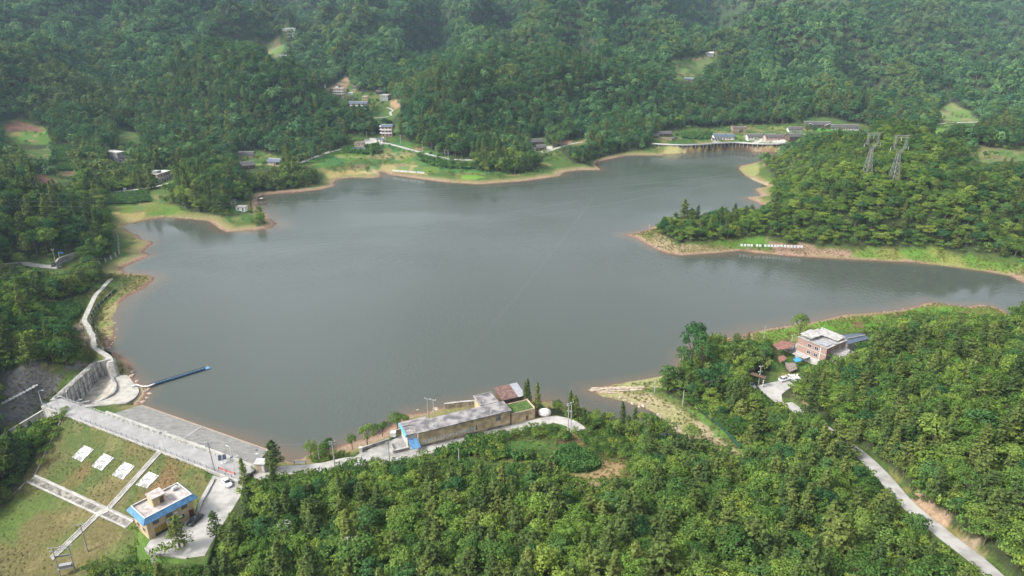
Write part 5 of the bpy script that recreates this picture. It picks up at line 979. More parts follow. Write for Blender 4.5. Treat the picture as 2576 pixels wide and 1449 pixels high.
def house(name, label, pa, pb, D_, h, z=None, roof='flat', rise=1.4, wall=OFFW, rmat=TILE, wins=True, floors=1, cat='house', group=None, ridge='x', wm=None, sink=1.5, rz_add=0, door=True, balc=False, wcol=WHITE, parapet=.5):
    if z is None: z = float(R(*pa)[2])*.5+float(R(*pb)[2])*.5
    a, rz, L_ = frame(pa, pb, z); o = thing(name, label, cat, a, rz, group)
    wl = MB().box(0, L_, 0, D_, -sink, h)
    if roof == 'gable' and ridge == 'x': wl.add([(0,0,h),(0,D_,h),(0,D_/2,h+rise),(.02,0,h),(.02,D_,h),(.02,D_/2,h+rise)], [(0,1,2),(5,4,3)]).add([(L_,0,h),(L_,D_,h),(L_,D_/2,h+rise),(L_-.02,0,h),(L_-.02,D_,h),(L_-.02,D_/2,h+rise)], [(2,1,0),(3,4,5)])
    wl.build('wall', wall, o)
    if roof == 'gable':
        rf = gable(MB(), L_, D_, h, rise).build('roof', rmat, o); MB().box(-.65, L_+.65, D_/2-.16, D_/2+.16, h+rise-.12, h+rise+.16).build('ridge', WHITE if rmat is TILEB else OFFW, rf)
    elif roof == 'mono':
        MB().add([(-.4,-.5,h),(L_+.4,-.5,h),(L_+.4,D_+.4,h+rise),(-.4,D_+.4,h+rise),(-.4,-.5,h-.15),(L_+.4,-.5,h-.15),(L_+.4,D_+.4,h+rise-.15),(-.4,D_+.4,h+rise-.15)], [(0,1,2,3),(7,6,5,4),(0,4,5,1),(1,5,6,2),(2,6,7,3),(3,7,4,0)]).build('roof', rmat, o)
    else:
        MB().box(-.25, L_+.25, -.25, D_+.25, h, h+.18).build('roof', rmat, o)
        if parapet: MB().box(-.25, L_+.25, -.25, -.05, h+.18, h+.18+parapet).box(-.25, L_+.25, D_+.05, D_+.25, h+.18, h+.18+parapet).box(-.25, -.05, -.05, D_+.05, h+.18, h+.18+parapet).box(L_+.05, L_+.25, -.05, D_+.05, h+.18, h+.18+parapet).build('parapet', wall, o)
    if wins:
        fh = h/floors; n_ = max(1, int(L_/2.7))
        for f in range(floors):
            for k in range(n_):
                x = L_*(k+.5)/n_
                if f == 0 and door and k == n_//2:
                    d_ = MB().box(x-.5, x+.5, -.05, 0, 0, 2.0).build('door', WOOD, o)
                else: win(o, x, 0, f*fh+fh*.34, 0, 1.2, min(1.4, fh*.48), wcol)
            if D_ > 5:
                for k in range(max(1, int(D_/3.4))): yy = D_*(k+.5)/max(1, int(D_/3.4)); win(o, L_, yy, f*fh+fh*.34, math.pi/2, 1.1, min(1.3, fh*.45), wcol); win(o, 0, yy, f*fh+fh*.34, -math.pi/2, 1.1, min(1.3, fh*.45), wcol)
    if balc:
        for f in range(1, floors): MB().box(0, L_, -1.1, -.003, f*h/floors-.12, f*h/floors+.06).box(0, L_, -1.1, -1.0, f*h/floors+.06, f*h/floors+.95).build('balcony', FARW, o)
    return o, L_
H0 = []
FARW = mat('brightened_far_white', [.78,.77,.75], .8, .08, .8); FAROFF = mat('brightened_far_render', [.60,.585,.55], .85, .12, .6)  # far house whites raised above the near paint to stand in for light
# near: blue roofed house by the dam end
a, rz, L_ = frame((377,1358), (492.5,1295), 5.0); DpV = P(341,1327,5)-P(377,1358,5); D_ = float(np.hypot(*DpV[:2])); D_ = min(max(D_, 6.0), 9.0); Hh = 5.9
bh = thing('house', 'two storey buff house with blue sheet eaves and stained flat roof below the dam', 'house', a, rz)
MB().box(0, L_, 0, D_, -.4, Hh).build('wall', BUFF, bh)
MB().box(.02, L_-.02, -.03, 0, 2.85, 2.93).build('string_course', OFFW, bh)
pc = MB().box(-.18, .18, -.18, .18, -4.5, -.4).mesh('column', OFFW)
for x, y in ((.25, D_-.3), (.25, D_*.55), (L_*.3, D_-.3)): link(pc, 'column', bh, (x, y, 0))
MB().box(.05, L_-.05, .05, D_-.05, Hh, Hh+.12).build('roof', ROOFP, bh)
ev = MB(); o1 = 1.0; ze, zi = Hh-.55, Hh+.62
ring = [(-o1,-o1),(L_+o1,-o1),(L_+o1,D_+o1),(-o1,D_+o1)]; inn = [(-.05,-.05),(L_+.05,-.05),(L_+.05,D_+.05),(-.05,D_+.05)]
for k in range(4): a4 = ring[k]; b4 = ring[(k+1) % 4]; c4 = inn[(k+1) % 4]; d4 = inn[k]; ev.add([(*a4, ze), (*b4, ze), (*c4, zi), (*d4, zi), (*a4, ze-.08), (*b4, ze-.08), (*c4, zi-.1), (*d4, zi-.1)], [(0,1,2,3),(7,6,5,4),(0,4,5,1),(2,6,7,3)])
ev.build('eaves', BLUE, bh)
MB().box(-.08, L_+.08, -.08, .12, zi+.003, zi+.1).box(-.08, L_+.08, D_-.12, D_+.08, zi+.003, zi+.1).box(-.08, .12, .12, D_-.12, zi+.003, zi+.1).box(L_-.12, L_+.08, .12, D_-.12, zi+.003, zi+.1).build('parapet_cap', WHITE, bh)
MB().box(.0, L_, .0, .12, Hh+.12, zi).box(.0, L_, D_-.12, D_, Hh+.12, zi).box(0, .12, .12, D_-.12, Hh+.12, zi).box(L_-.12, L_, .12, D_-.12, Hh+.12, zi).build('parapet', CONC, bh)
tw = MB().box(L_*.30, L_*.30+3.1, D_*.42, D_*.42+3.0, Hh+.12, Hh+2.5).build('stair_tower', BUFF, bh); MB().box(L_*.30-.25, L_*.30+3.35, D_*.42-.25, D_*.42+3.25, Hh+2.5, Hh+2.68).build('tower_roof', ROOFP, tw); MB().box(L_*.30+1.7, L_*.30+2.7, D_*.42-.05, D_*.42, Hh+.3, Hh+2.1).build('tower_door', WOOD, tw)
tk = MB().tube([(L_-2.2, D_-1.6, Hh+.75), (L_-.9, D_-1.6, Hh+.75)], .5, 12).build('water_tank', WHITE, bh)
for x in (2.2, L_*.47, L_*.80): win(bh, x, 0, 3.5, 0, 1.5, 1.4, DARK)
win(bh, L_*.70, 0, 1.0, 0, 1.7, 1.3, STEEL)
dr1 = MB().box(L_*.87, L_*.87+1.2, -.06, 0, .1, 2.3).build('door', MAROON, bh); dr2 = MB().box(L_*.46-.4, L_*.46+1.8, -.06, 0, .1, 2.4).build('door', MAROON, bh)
gt = MB().box(1.5, 4.6, -.05, 0, .1, 2.5).build('gate', DARK, bh); g_ = MB()
for k in range(9): g_.box(1.55+k*.36, 1.62+k*.36, -.1, -.053, .9, 2.45)
for k in range(5): g_.box(1.5, 4.6, -.115, -.103, .95+k*.36, 1.05+k*.36)
g_.build('gilded_bars', YELL, gt)
MB().box(L_*.46-1.2, L_*.46+2.7, -1.5, -.003, 2.62, 2.78).build('canopy', ROOFP, bh)
acm = MB().box(-.4, .4, -.35, 0, 0, .6).mesh('air_conditioner', WHITE); link(acm, 'air_conditioner', bh, (L_*.60, -.003, 3.5)); link(acm, 'air_conditioner', bh, (L_*.66, -.003, 2.1))
for y in (D_*.3, D_*.72): win(bh, 0, y, 1.4, -math.pi/2, 1.2, 1.2, STEEL); win(bh, 0, y, 4.0, -math.pi/2, 1.0, 1.1, STEEL)
sg = MB().sphere((0, 0, 0), .42, 10, 6, (1, 1, .85)).build('red_lantern', RED); MB().bar((0,0,.3),(0,0,.62),.04).build('hanger', DARK, sg); cs_ = Vector((L_*.46-.6, -.75, 2.0)); cs_.rotate(Matrix.Rotation(rz, 3, 'Z')); sg.location = Vector(a)+cs_; tagm(sg, 'round red lantern hanging under the canopy of the blue-roofed house', 'lantern')
rwl = thing('terrace_wall', 'ribbed retaining wall under the yard in front of the blue-roofed house', 'wall'); m1 = MB(); e0, e1, e2 = P(366,1379,5), P(381,1393,5), P(470,1405,5)
wallseg(m1, e0, e1, (5.25, 5.25), (-3, -3), .5); wallseg(m1, e1, e2, (5.2, 5.2), (-3, -3), .5); m1.build('wall_face', CONC, rwl)
dsl = e2-e1; LS = np.hypot(*dsl[:2]); dsl /= LS; nq = np.array([dsl[1], -dsl[0]]); lv = MB().box(0, LS, -.35, 0, -.12, .12).mesh('ledge', CONCD)
for k in range(6): link(lv, 'ledge', rwl, (e1[0]+nq[0]*.25, e1[1]+nq[1]*.25, 4.6-.75*k), math.atan2(dsl[1], dsl[0]))

# long buff building by the shore road
a, rz, L_ = frame((1054,1127), (1283.5,1069), 4.2); hb = 5.3
tl, br = P(1048,1089,4.2+hb), P(1038,1065,4.2+hb); D_ = float(np.clip(np.hypot(*(br-tl)[:2]), 4.5, 9))
lb = thing('long_building', 'long windowless buff building with stained grey flat roof beside the shore road', 'building', a, rz)
MB().box(0, L_, 0, D_, -.6, hb).build('wall', BUFFD, lb); MB().box(-.5, L_+.3, -.55, D_+.3, hb, hb+.3).build('roof', ROOFG, lb)
MB().box(.3, L_-.2, -.035, 0, -.1, .75).build('soot_plinth', mat("sooty_base", [.10,.095,.09], .95, .2, .5, col2=[.30,.25,.17], thr=(.42, .6)), lb)
MB().box(.2, L_-.1, -.03, 0, 2.55, 2.65).build('joint_band', TAN, lb)
for k in range(3): MB().add([(L_*.62-.45+k*0, -.04, 1.2), (L_*.62+.35, -.04, 1.2), (L_*.62, -.04, 4.0), (L_*.62-.45, -.004, 1.2), (L_*.62+.35, -.004, 1.2), (L_*.62, -.004, 4.0)], [(0,1,2),(5,4,3),(0,3,4,1),(1,4,5,2),(2,5,3,0)]).build('pointed_niche', CONCD, lb) if k == 0 else None
vt = MB().box(L_*.835, L_*.89, -.05, 0, 2.7, 4.7).build('lattice_vent', CONCD, lb)
kx = L_*.02; txt = bpy.data.curves.new("wall_writing", 'FONT'); txt.body = "河防信崇冷山北中口中小法受投照仙角龙"; txt.size = 1.35; txt.extrude = .012; txt.space_character = 1.18
txt.offset = .025; to = bpy.data.objects.new("tmp", txt); S.collection.objects.link(to); bpy.context.view_layer.update(); dg = bpy.context.evaluated_depsgraph_get(); tm = bpy.data.meshes.new_from_object(to.evaluated_get(dg)); bpy.data.objects.remove(to); bpy.data.curves.remove(txt)
xs = [v.co.x for v in tm.vertices] or [0, 1]; wtx = max(xs)-min(xs); fx = (L_*.585)/max(wtx, .1)
tm.materials.clear(); tm.materials.append(WHITE); wr = link(tm, 'wall_writing', lb, (L_*.025, -.05, 1.15)); wr.rotation_euler = (math.pi/2, 0, 0); wr.scale = (fx, 1.25, 1)
E0, E1, E2 = P(1214,1024,9.9), P(1198,997,9.9), P(1240,990.5,9.9); M3 = Matrix.Rotation(-rz, 3, 'Z')
def tol(p, base=a): v = M3 @ (Vector(p)-Vector(base)); return v
q0, q1, q2 = tol(E0), tol(E1), tol(E2); xa, xb, yb = q0.x, q0.x+(q2-q1).length, q1.y
MB().box(xa, xb, D_-.0+.31, yb, -.6, hb+.1).build('rear_wing_wall', BUFF, lb); MB().box(xa-.3, xb+.3, D_+.303, yb+.3, hb+.1, hb+.5).build('rear_wing_roof', ROOFG, lb)
MB().box(xa-.3, xb+.3, yb+.02, yb+.3, hb+.503, hb+.75).box(xa-.3, xa-.05, D_+.31, yb+.02, hb+.503, hb+.75).build('parapet', CONC, lb)
MB().box(-3.0, L_*.16, D_+.31, D_+2.6, -.6, hb-.6).build('annex_wall', OFFW, lb); MB().box(-3.2, L_*.16+.2, D_+.303, D_+2.9, hb-.6, hb-.35).build('annex_roof', ROOFG, lb)
MB().box(-3.0, -.02, 1.4, D_+.28, -.6, hb-.9).build('annex_wall', OFFW, lb); MB().box(-3.2, -.52, 1.2, D_+.28, hb-.9, hb-.65).build('annex_roof', ROOFG, lb)
MB().box(-3.65, -3.21, 1.0, D_+2.9, hb-1.25, hb-.55).build('cyan_gutter', CYAN, lb)
aw = MB(); 
for k in range(2): aw.add([(-2.9+k*1.45,-2.6,1.9),(-1.55+k*1.45,-2.6,1.9),(-1.55+k*1.45,1.15,3.1),(-2.9+k*1.45,1.15,3.1),(-2.9+k*1.45,-2.6,1.82),(-1.55+k*1.45,-2.6,1.82),(-1.55+k*1.45,1.15,3.02),(-2.9+k*1.45,1.15,3.02)], [(0,1,2,3),(7,6,5,4),(0,4,5,1),(1,5,6,2),(2,6,7,3),(3,7,4,0)])
aw.build('blue_awning', BLUE, lb)
dish = MB(); dish.tube([(0,0,0),(0,0,.5)], .04); dish.sphere((0,-.05,.75), .42, 10, 6, (1, .3, 1)); dm = dish.mesh('satellite_dish', WHITE); link(dm, 'satellite_dish', lb, (L_*.79, .3, hb+.3)); link(dm, 'satellite_dish', lb, (xa+1.2, D_+1.2, hb+.5)); link(dm, 'satellite_dish', lb, (L_*.17, .6, hb+.3))
# grass roofed store
a2, rz2, L2 = frame((1285,1069), (1346,1054), 4.2); gs = thing('store_building', 'low buff store with grass growing on its walled roof, right of the long building', 'building', a2, rz2)
MB().box(.35, L2, 0, 6.0, -.5, 3.6).build('wall', BUFFD, gs); MB().box(.6, L2-.25, .25, 5.75, 3.6, 3.75).build('grass_roof', mat("roof_grass", [.085,.15,.035], .95, .3, 2, .5), gs); MB().box(.35, L2, 0, .25, 3.6, 4.0).box(L2-.25, L2, .25, 6, 3.6, 4.3).box(.35, L2-.25, 5.75, 6, 3.6, 4.1).build('parapet', TAN, gs)
MB().box(L2*.62, L2*.62+.8, -.05, 0, .6, 1.9).build('door', MAROON, gs)
a2, rz2, L2 = frame((1262,1043), (1322,1029), 4.2); rs = thing('shed', 'shed with red and grey sheet roof behind the grass-roofed store', 'shed', a2+np.array([0, 3.0, 0]), rz2)
MB().box(.3, L2-.3, .3, 6.2, 0, 3.6).build('wall', WOOD, rs)
for x0_, x1_, mm in ((0, L2*.68, mat('dull_red_sheet', [.19,.115,.10], .85, .25, 1.2)), (L2*.68, L2, GREYM)): MB().add([(x0_,-.4,3.65),(x1_,-.4,3.65),(x1_,7,4.7),(x0_,7,4.7),(x0_,-.4,3.55),(x1_,-.4,3.55),(x1_,7,4.6),(x0_,7,4.6)], [(0,1,2,3),(7,6,5,4),(0,4,5,1),(1,5,6,2),(2,6,7,3),(3,7,4,0)]).build('roof', mm, rs)
def lowwall(name, px, z, h, label, m=CONC, th=.3, cat='wall', mb=None):
    o = thing(name, label, cat); m1 = MB(); pl = [P(u, v, z) for u, v in px]
    for i in range(len(pl)-1): wallseg(m1, pl[i], pl[i+1], (z+h, z+h), (z-.8, z-.8), th)
    m1.build('wall_face', m, o); m2 = MB()
    for i in range(len(pl)-1): wallseg(m2, pl[i], pl[i+1], (z+h+.1, z+h+.1), (z+h+.003, z+h+.003), th+.12)
    m2.build('coping', CONCL, o); return o
lowwall('yard_wall', [(981,1117),(991,1140),(1031,1131)], 4.3, .9, 'low concrete wall round the forecourt left of the long building')
lowwall('yard_wall', [(912,1132),(979,1110)], 4.3, .9, 'low stone wall along the back of the forecourt by the tall shrubs', CONCD)
lowwall('yard_wall', [(996,1089),(1027,1080)], 4.3, 1.0, 'openwork balustrade wall beside the cyan-guttered annex', TAN)
lowwall('kerb_wall', [(500,1290),(510,1262),(524,1238),(540,1206)], 5.0, .35, 'low kerb along the left side of the sunlit concrete yard')
gp = MB().box(-.45, .45, -.4, .4, 0, 1.5).box(-.55, .55, -.5, .5, 1.5, 1.65).build('gate_pillar', OFFW); gp.location = tuple(P(908,1137,4.3)); tagm(gp, 'squat white gate pillar at the left corner of the forecourt', 'pillar')
tkk = thing('water_tank', 'white cistern on a stand at the back of the forecourt', 'tank', P(990,1100,4.3)); MB().box(-.8, .8, -.7, .7, .5, 2.0).build('tank_body', WHITE, tkk); MB().box(-.8,.8,-.6,-.5,0,.5).box(-.8,.8,.5,.6,0,.5).build('stand', DARK, tkk)
tp = MB(); tp.sphere((0,0,.9), 1.9, 14, 8, (1.15,.85,.75)); o = tp.build('tarpaulin_heap', mat("white_tarpaulin", [.68,.64,.62], .6, .15, 1.5, .6), smooth=True); o.location = tuple(P(1370,1044,4.4)); tagm(o, 'white tarpaulin heap at the end of the grass-roofed store', 'tarpaulin')
tm2 = MB()
for k in range(16): x = random.uniform(-1.8, .6); tm2.bar((x, random.uniform(-1, 1), 0), (x+random.uniform(-.8, .8), random.uniform(-1, 1), random.uniform(1.2, 2.3)), .07)
o = tm2.build('pole_stack', mat("old_poles", [.24,.13,.08], .9)); o.location = tuple(P(1352,1044,4.3)); tagm(o, 'stack of brown poles leaning beside the white tarpaulin', 'poles')

# brick house and its sheds on the right
zt, zb = 15.2, 7.0; A_, B_, C_ = P(2009,848,zt), P(2081,877,zt), P(2060,829,zt); d = (B_-A_)[:2]; L_ = float(np.hypot(*d)); rz = math.atan2(d[1], d[0]); D_ = float(np.clip(abs((C_-A_)[:2] @ np.array([-d[1], d[0]])/L_), 7, 13))
bk = thing('brick_house', 'unfinished three storey red brick house with cluttered white roof near the right shore', 'house', (A_[0], A_[1], zb), rz); hh = zt-zb
MB().box(0, L_, 0, D_, -1.5, hh).build('wall', BRICK, bk)
MB().box(-.03, L_+.03, -.035, D_+.03, 2.55, 2.85).build('floor_band', OFFW, bk); MB().box(-.03, L_+.03, -.035, D_+.03, 5.35, 5.6).build('floor_band', OFFW, bk); MB().box(L_*.78, L_*.78+.25, -.09, 0, -1, hh).build('pilaster', WHITE, bk); MB().box(-.04, L_*.78, -.045, 0, -1.5, 2.5).build('rendered_base', OFFW, bk)
for x, z_ in ((L_*.42, 6.0), (L_*.66, 6.0), (L_*.42, 3.4), (L_*.66, 3.4)): win(bk, x, 0, z_, 0, 1.5, 1.3, WHITE)
for y in (D_*.3, D_*.7): win(bk, L_, y, 3.5, math.pi/2, 1.3, 1.2); win(bk, L_, y, 6.1, math.pi/2, 1.3, 1.2)
MB().box(-.3, L_+.3, -.3, D_+.3, hh, hh+.15).build('roof', mat("patched_roof", [.36,.345,.33], .9, .2, .8, .2, col2=[.24,.22,.21], thr=(.4, .55)), bk)
MB().add([(.2,.2,hh+1.5),(L_*.42,.0,hh+1.2),(L_*.5,D_*.48,hh+1.7),(.6,D_*.5,hh+1.9),(.2,.2,hh+1.38),(L_*.42,.0,hh+1.08),(L_*.5,D_*.48,hh+1.58),(.6,D_*.5,hh+1.78)], [(0,1,2,3),(7,6,5,4),(0,4,5,1),(1,5,6,2),(2,6,7,3),(3,7,4,0)]).build('sheet_roof', mat('old_sheet', [.42,.41,.39], .7, .2, 1.2, 0, col2=[.25,.24,.23]), bk)
MB().add([(L_*.3,D_*.55,hh+.9),(L_*.95,D_*.6,hh+.8),(L_*.95,D_+.2,hh+1.1),(L_*.1,D_+.2,hh+1.3),(L_*.3,D_*.55,hh+.8),(L_*.95,D_*.6,hh+.7),(L_*.95,D_+.2,hh+1.0),(L_*.1,D_+.2,hh+1.2)], [(0,1,2,3),(7,6,5,4),(0,4,5,1),(1,5,6,2),(2,6,7,3),(3,7,4,0)]).build('sheet_roof', mat('old_sheet', [.42,.41,.39], .7, .2, 1.2, 0, col2=[.25,.24,.23]), bk)
MB().box(L_*.55, L_*.95, .3, D_*.3, hh+.35, hh+.5).build('solar_panel', GREYM, bk); MB().box(L_*.72, L_+.2, D_*.4, D_*.56, hh+.3, hh+.42).build('solar_panel', GREYM, bk)
MB().box(L_+.003, L_+5.2, D_*.25, D_*.95, -1.5, 4.6).build('annex_wall', OFFW, bk); MB().add([(L_,D_*.2,5.0),(L_+5.5,D_*.2,4.5),(L_+5.5,D_,4.7),(L_,D_,5.3),(L_,D_*.2,4.85),(L_+5.5,D_*.2,4.35),(L_+5.5,D_,4.55),(L_,D_,5.15)], [(0,1,2,3),(7,6,5,4),(0,4,5,1),(1,5,6,2),(2,6,7,3),(3,7,4,0)]).build('annex_roof', mat('patched_roof', [.36,.345,.33]), bk)
MB().box(-5.5, -.003, D_*.1, D_*.8, -1.2, 1.2).build('side_terrace', CONC, bk); MB().box(L_*.05, L_*.5, -3.2, -.003, 2.5, 2.62).build('canopy', mat('old_sheet', [.42,.41,.39], .7, .2, 1.2, 0, col2=[.25,.24,.23]), bk)
pr_ = MB().box(-.06, .06, -.06, .06, 0, 1.3).mesh('roof_post', WOOD)
for x, y in ((.4,.3),(L_*.4,.2),(L_*.46,D_*.45),(.7,D_*.46),(L_*.9,D_*.95),(L_*.2,D_*.95)): link(pr_, 'roof_post', bk, (x, y, hh+.15))
def slabroof(px, zt_, th, m, name, parent=None, label=None, cat=None, posts=None, zg=None):
    pl = [P(u, v, z_) for (u, v), z_ in zip(px, zt_ if isinstance(zt_, (list, tuple)) else [zt_]*len(px))]; c = sum(pl)/len(pl); c0_ = np.array([c[0], c[1], zg])
    o = thing(name, label, cat, c0_); V = [tuple(p-c0_) for p in pl]+[tuple(p-c0_-[0, 0, th]) for p in pl]; n_ = len(pl)
    MB().add(V, [tuple(range(n_)), tuple(range(2*n_-1, n_-1, -1))]+[(i, (i+1) % n_, n_+(i+1) % n_, n_+i) for i in range(n_)]).build('roof', m, o)
    if posts:
        for p in pl:
            q = (p-c0_)*.9; MB().box(q[0]-.09, q[0]+.09, q[1]-.09, q[1]+.09, -.5, p[2]-zg-th-.002).build('post', posts, o)
    return o, pl, c0_
o, pl, c0_ = slabroof([(2111,843),(2165,838),(2189,851),(2132,867)], [11.6,11.6,11.2,11.2], .15, TILEB, 'hall', None, 'low hall with slate blue sheet roof behind the brick house', 'building', None, 7.0)
MB().prism([tuple((p-c0_)[:2]*.93) for p in pl], -.5, 4.02).build('wall', OFFW, o); MB().bar(tuple(lerp(tuple(pl[0]-c0_), tuple(pl[3]-c0_), .5)[:2])+(4.75,), tuple(lerp(tuple(pl[1]-c0_), tuple(pl[2]-c0_), .5)[:2])+(4.75,), .25).build('ridge_vent', GREYM, o)
slabroof([(1944,867),(1967,856),(2003,864),(1986,876),(1958,880)], [10.6,10.9,10.9,10.6,10.4], .12, RUST, 'open_shed', None, 'open shed on posts with rusty red sheet roof left of the brick house', 'shed', WOOD, 7.0)
slabroof([(1956,898),(1972,893),(1980,903),(1962,912)], [9.6,9.9,9.2,8.9], .12, RUST, 'lean_to', None, 'collapsing rusty lean-to beside the bamboo', 'shed', WOOD, 7.0)
slabroof([(1995,903),(2010,898),(2017,907),(2002,911)], [9.8,10.0,9.6,9.5], .08, mat("blue_tarpaulin", [.06,.28,.62], .5, .1, 2, .4), 'blue_canopy', None, 'bright blue tarpaulin canopy at the foot of the brick house', 'canopy', WOOD, 7.0)
slabroof([(1975,912),(2000,912),(2006,928),(1988,935),(1978,925)], [9.4,9.8,8.9,8.5,8.7], .3, mat("grey_thatch", [.24,.20,.17], .95, .3, 3, .6), 'thatched_shed', None, 'sagging grey thatched shed below the blue tarpaulin', 'shed', WOOD, 7.0)
rb = MB()
for k in range(90):
    x, y, s_ = random.gauss(0, 1.7), random.gauss(0, 1.2), random.uniform(.12, .4); rb.sphere((x, y, .05), s_, 5, 3, (1, random.uniform(.6, 1.2), .6))
o = rb.build('rubble_heap', WHITE); o.location = tuple(P(1999,949,8.06)); tagm(o, 'scatter of white rubble on the concrete beside the white hatchback', 'rubble')
ar = thing('gateway', 'timber roofed gateway with red and white lanterns at the left of the car park', 'gateway', P(1888,966,7.6), math.atan2(*(P(1919,976,7.6)-P(1888,966,7.6))[[1, 0]])); LG = float(np.hypot(*(P(1919,976,7.6)-P(1888,966,7.6))[:2]))
for x in (0, LG): MB().box(x-.15, x+.15, -.15, .15, -.5, 3.9).build('pillar', WOOD, ar)
MB().box(-.4, LG+.4, -.9, 0, 3.92, 4.05).box(-.4, LG+.4, 0, .9, 3.9, 4.08).build('roof', WOOD, ar)
for x, mm in ((0, RED), (LG, WHITE)):
    l_ = MB()
    for k in range(4): l_.sphere((x+.02, -.38, 1.0+k*.62), .22, 8, 5)
    l_.build('lantern_string', mm, ar)

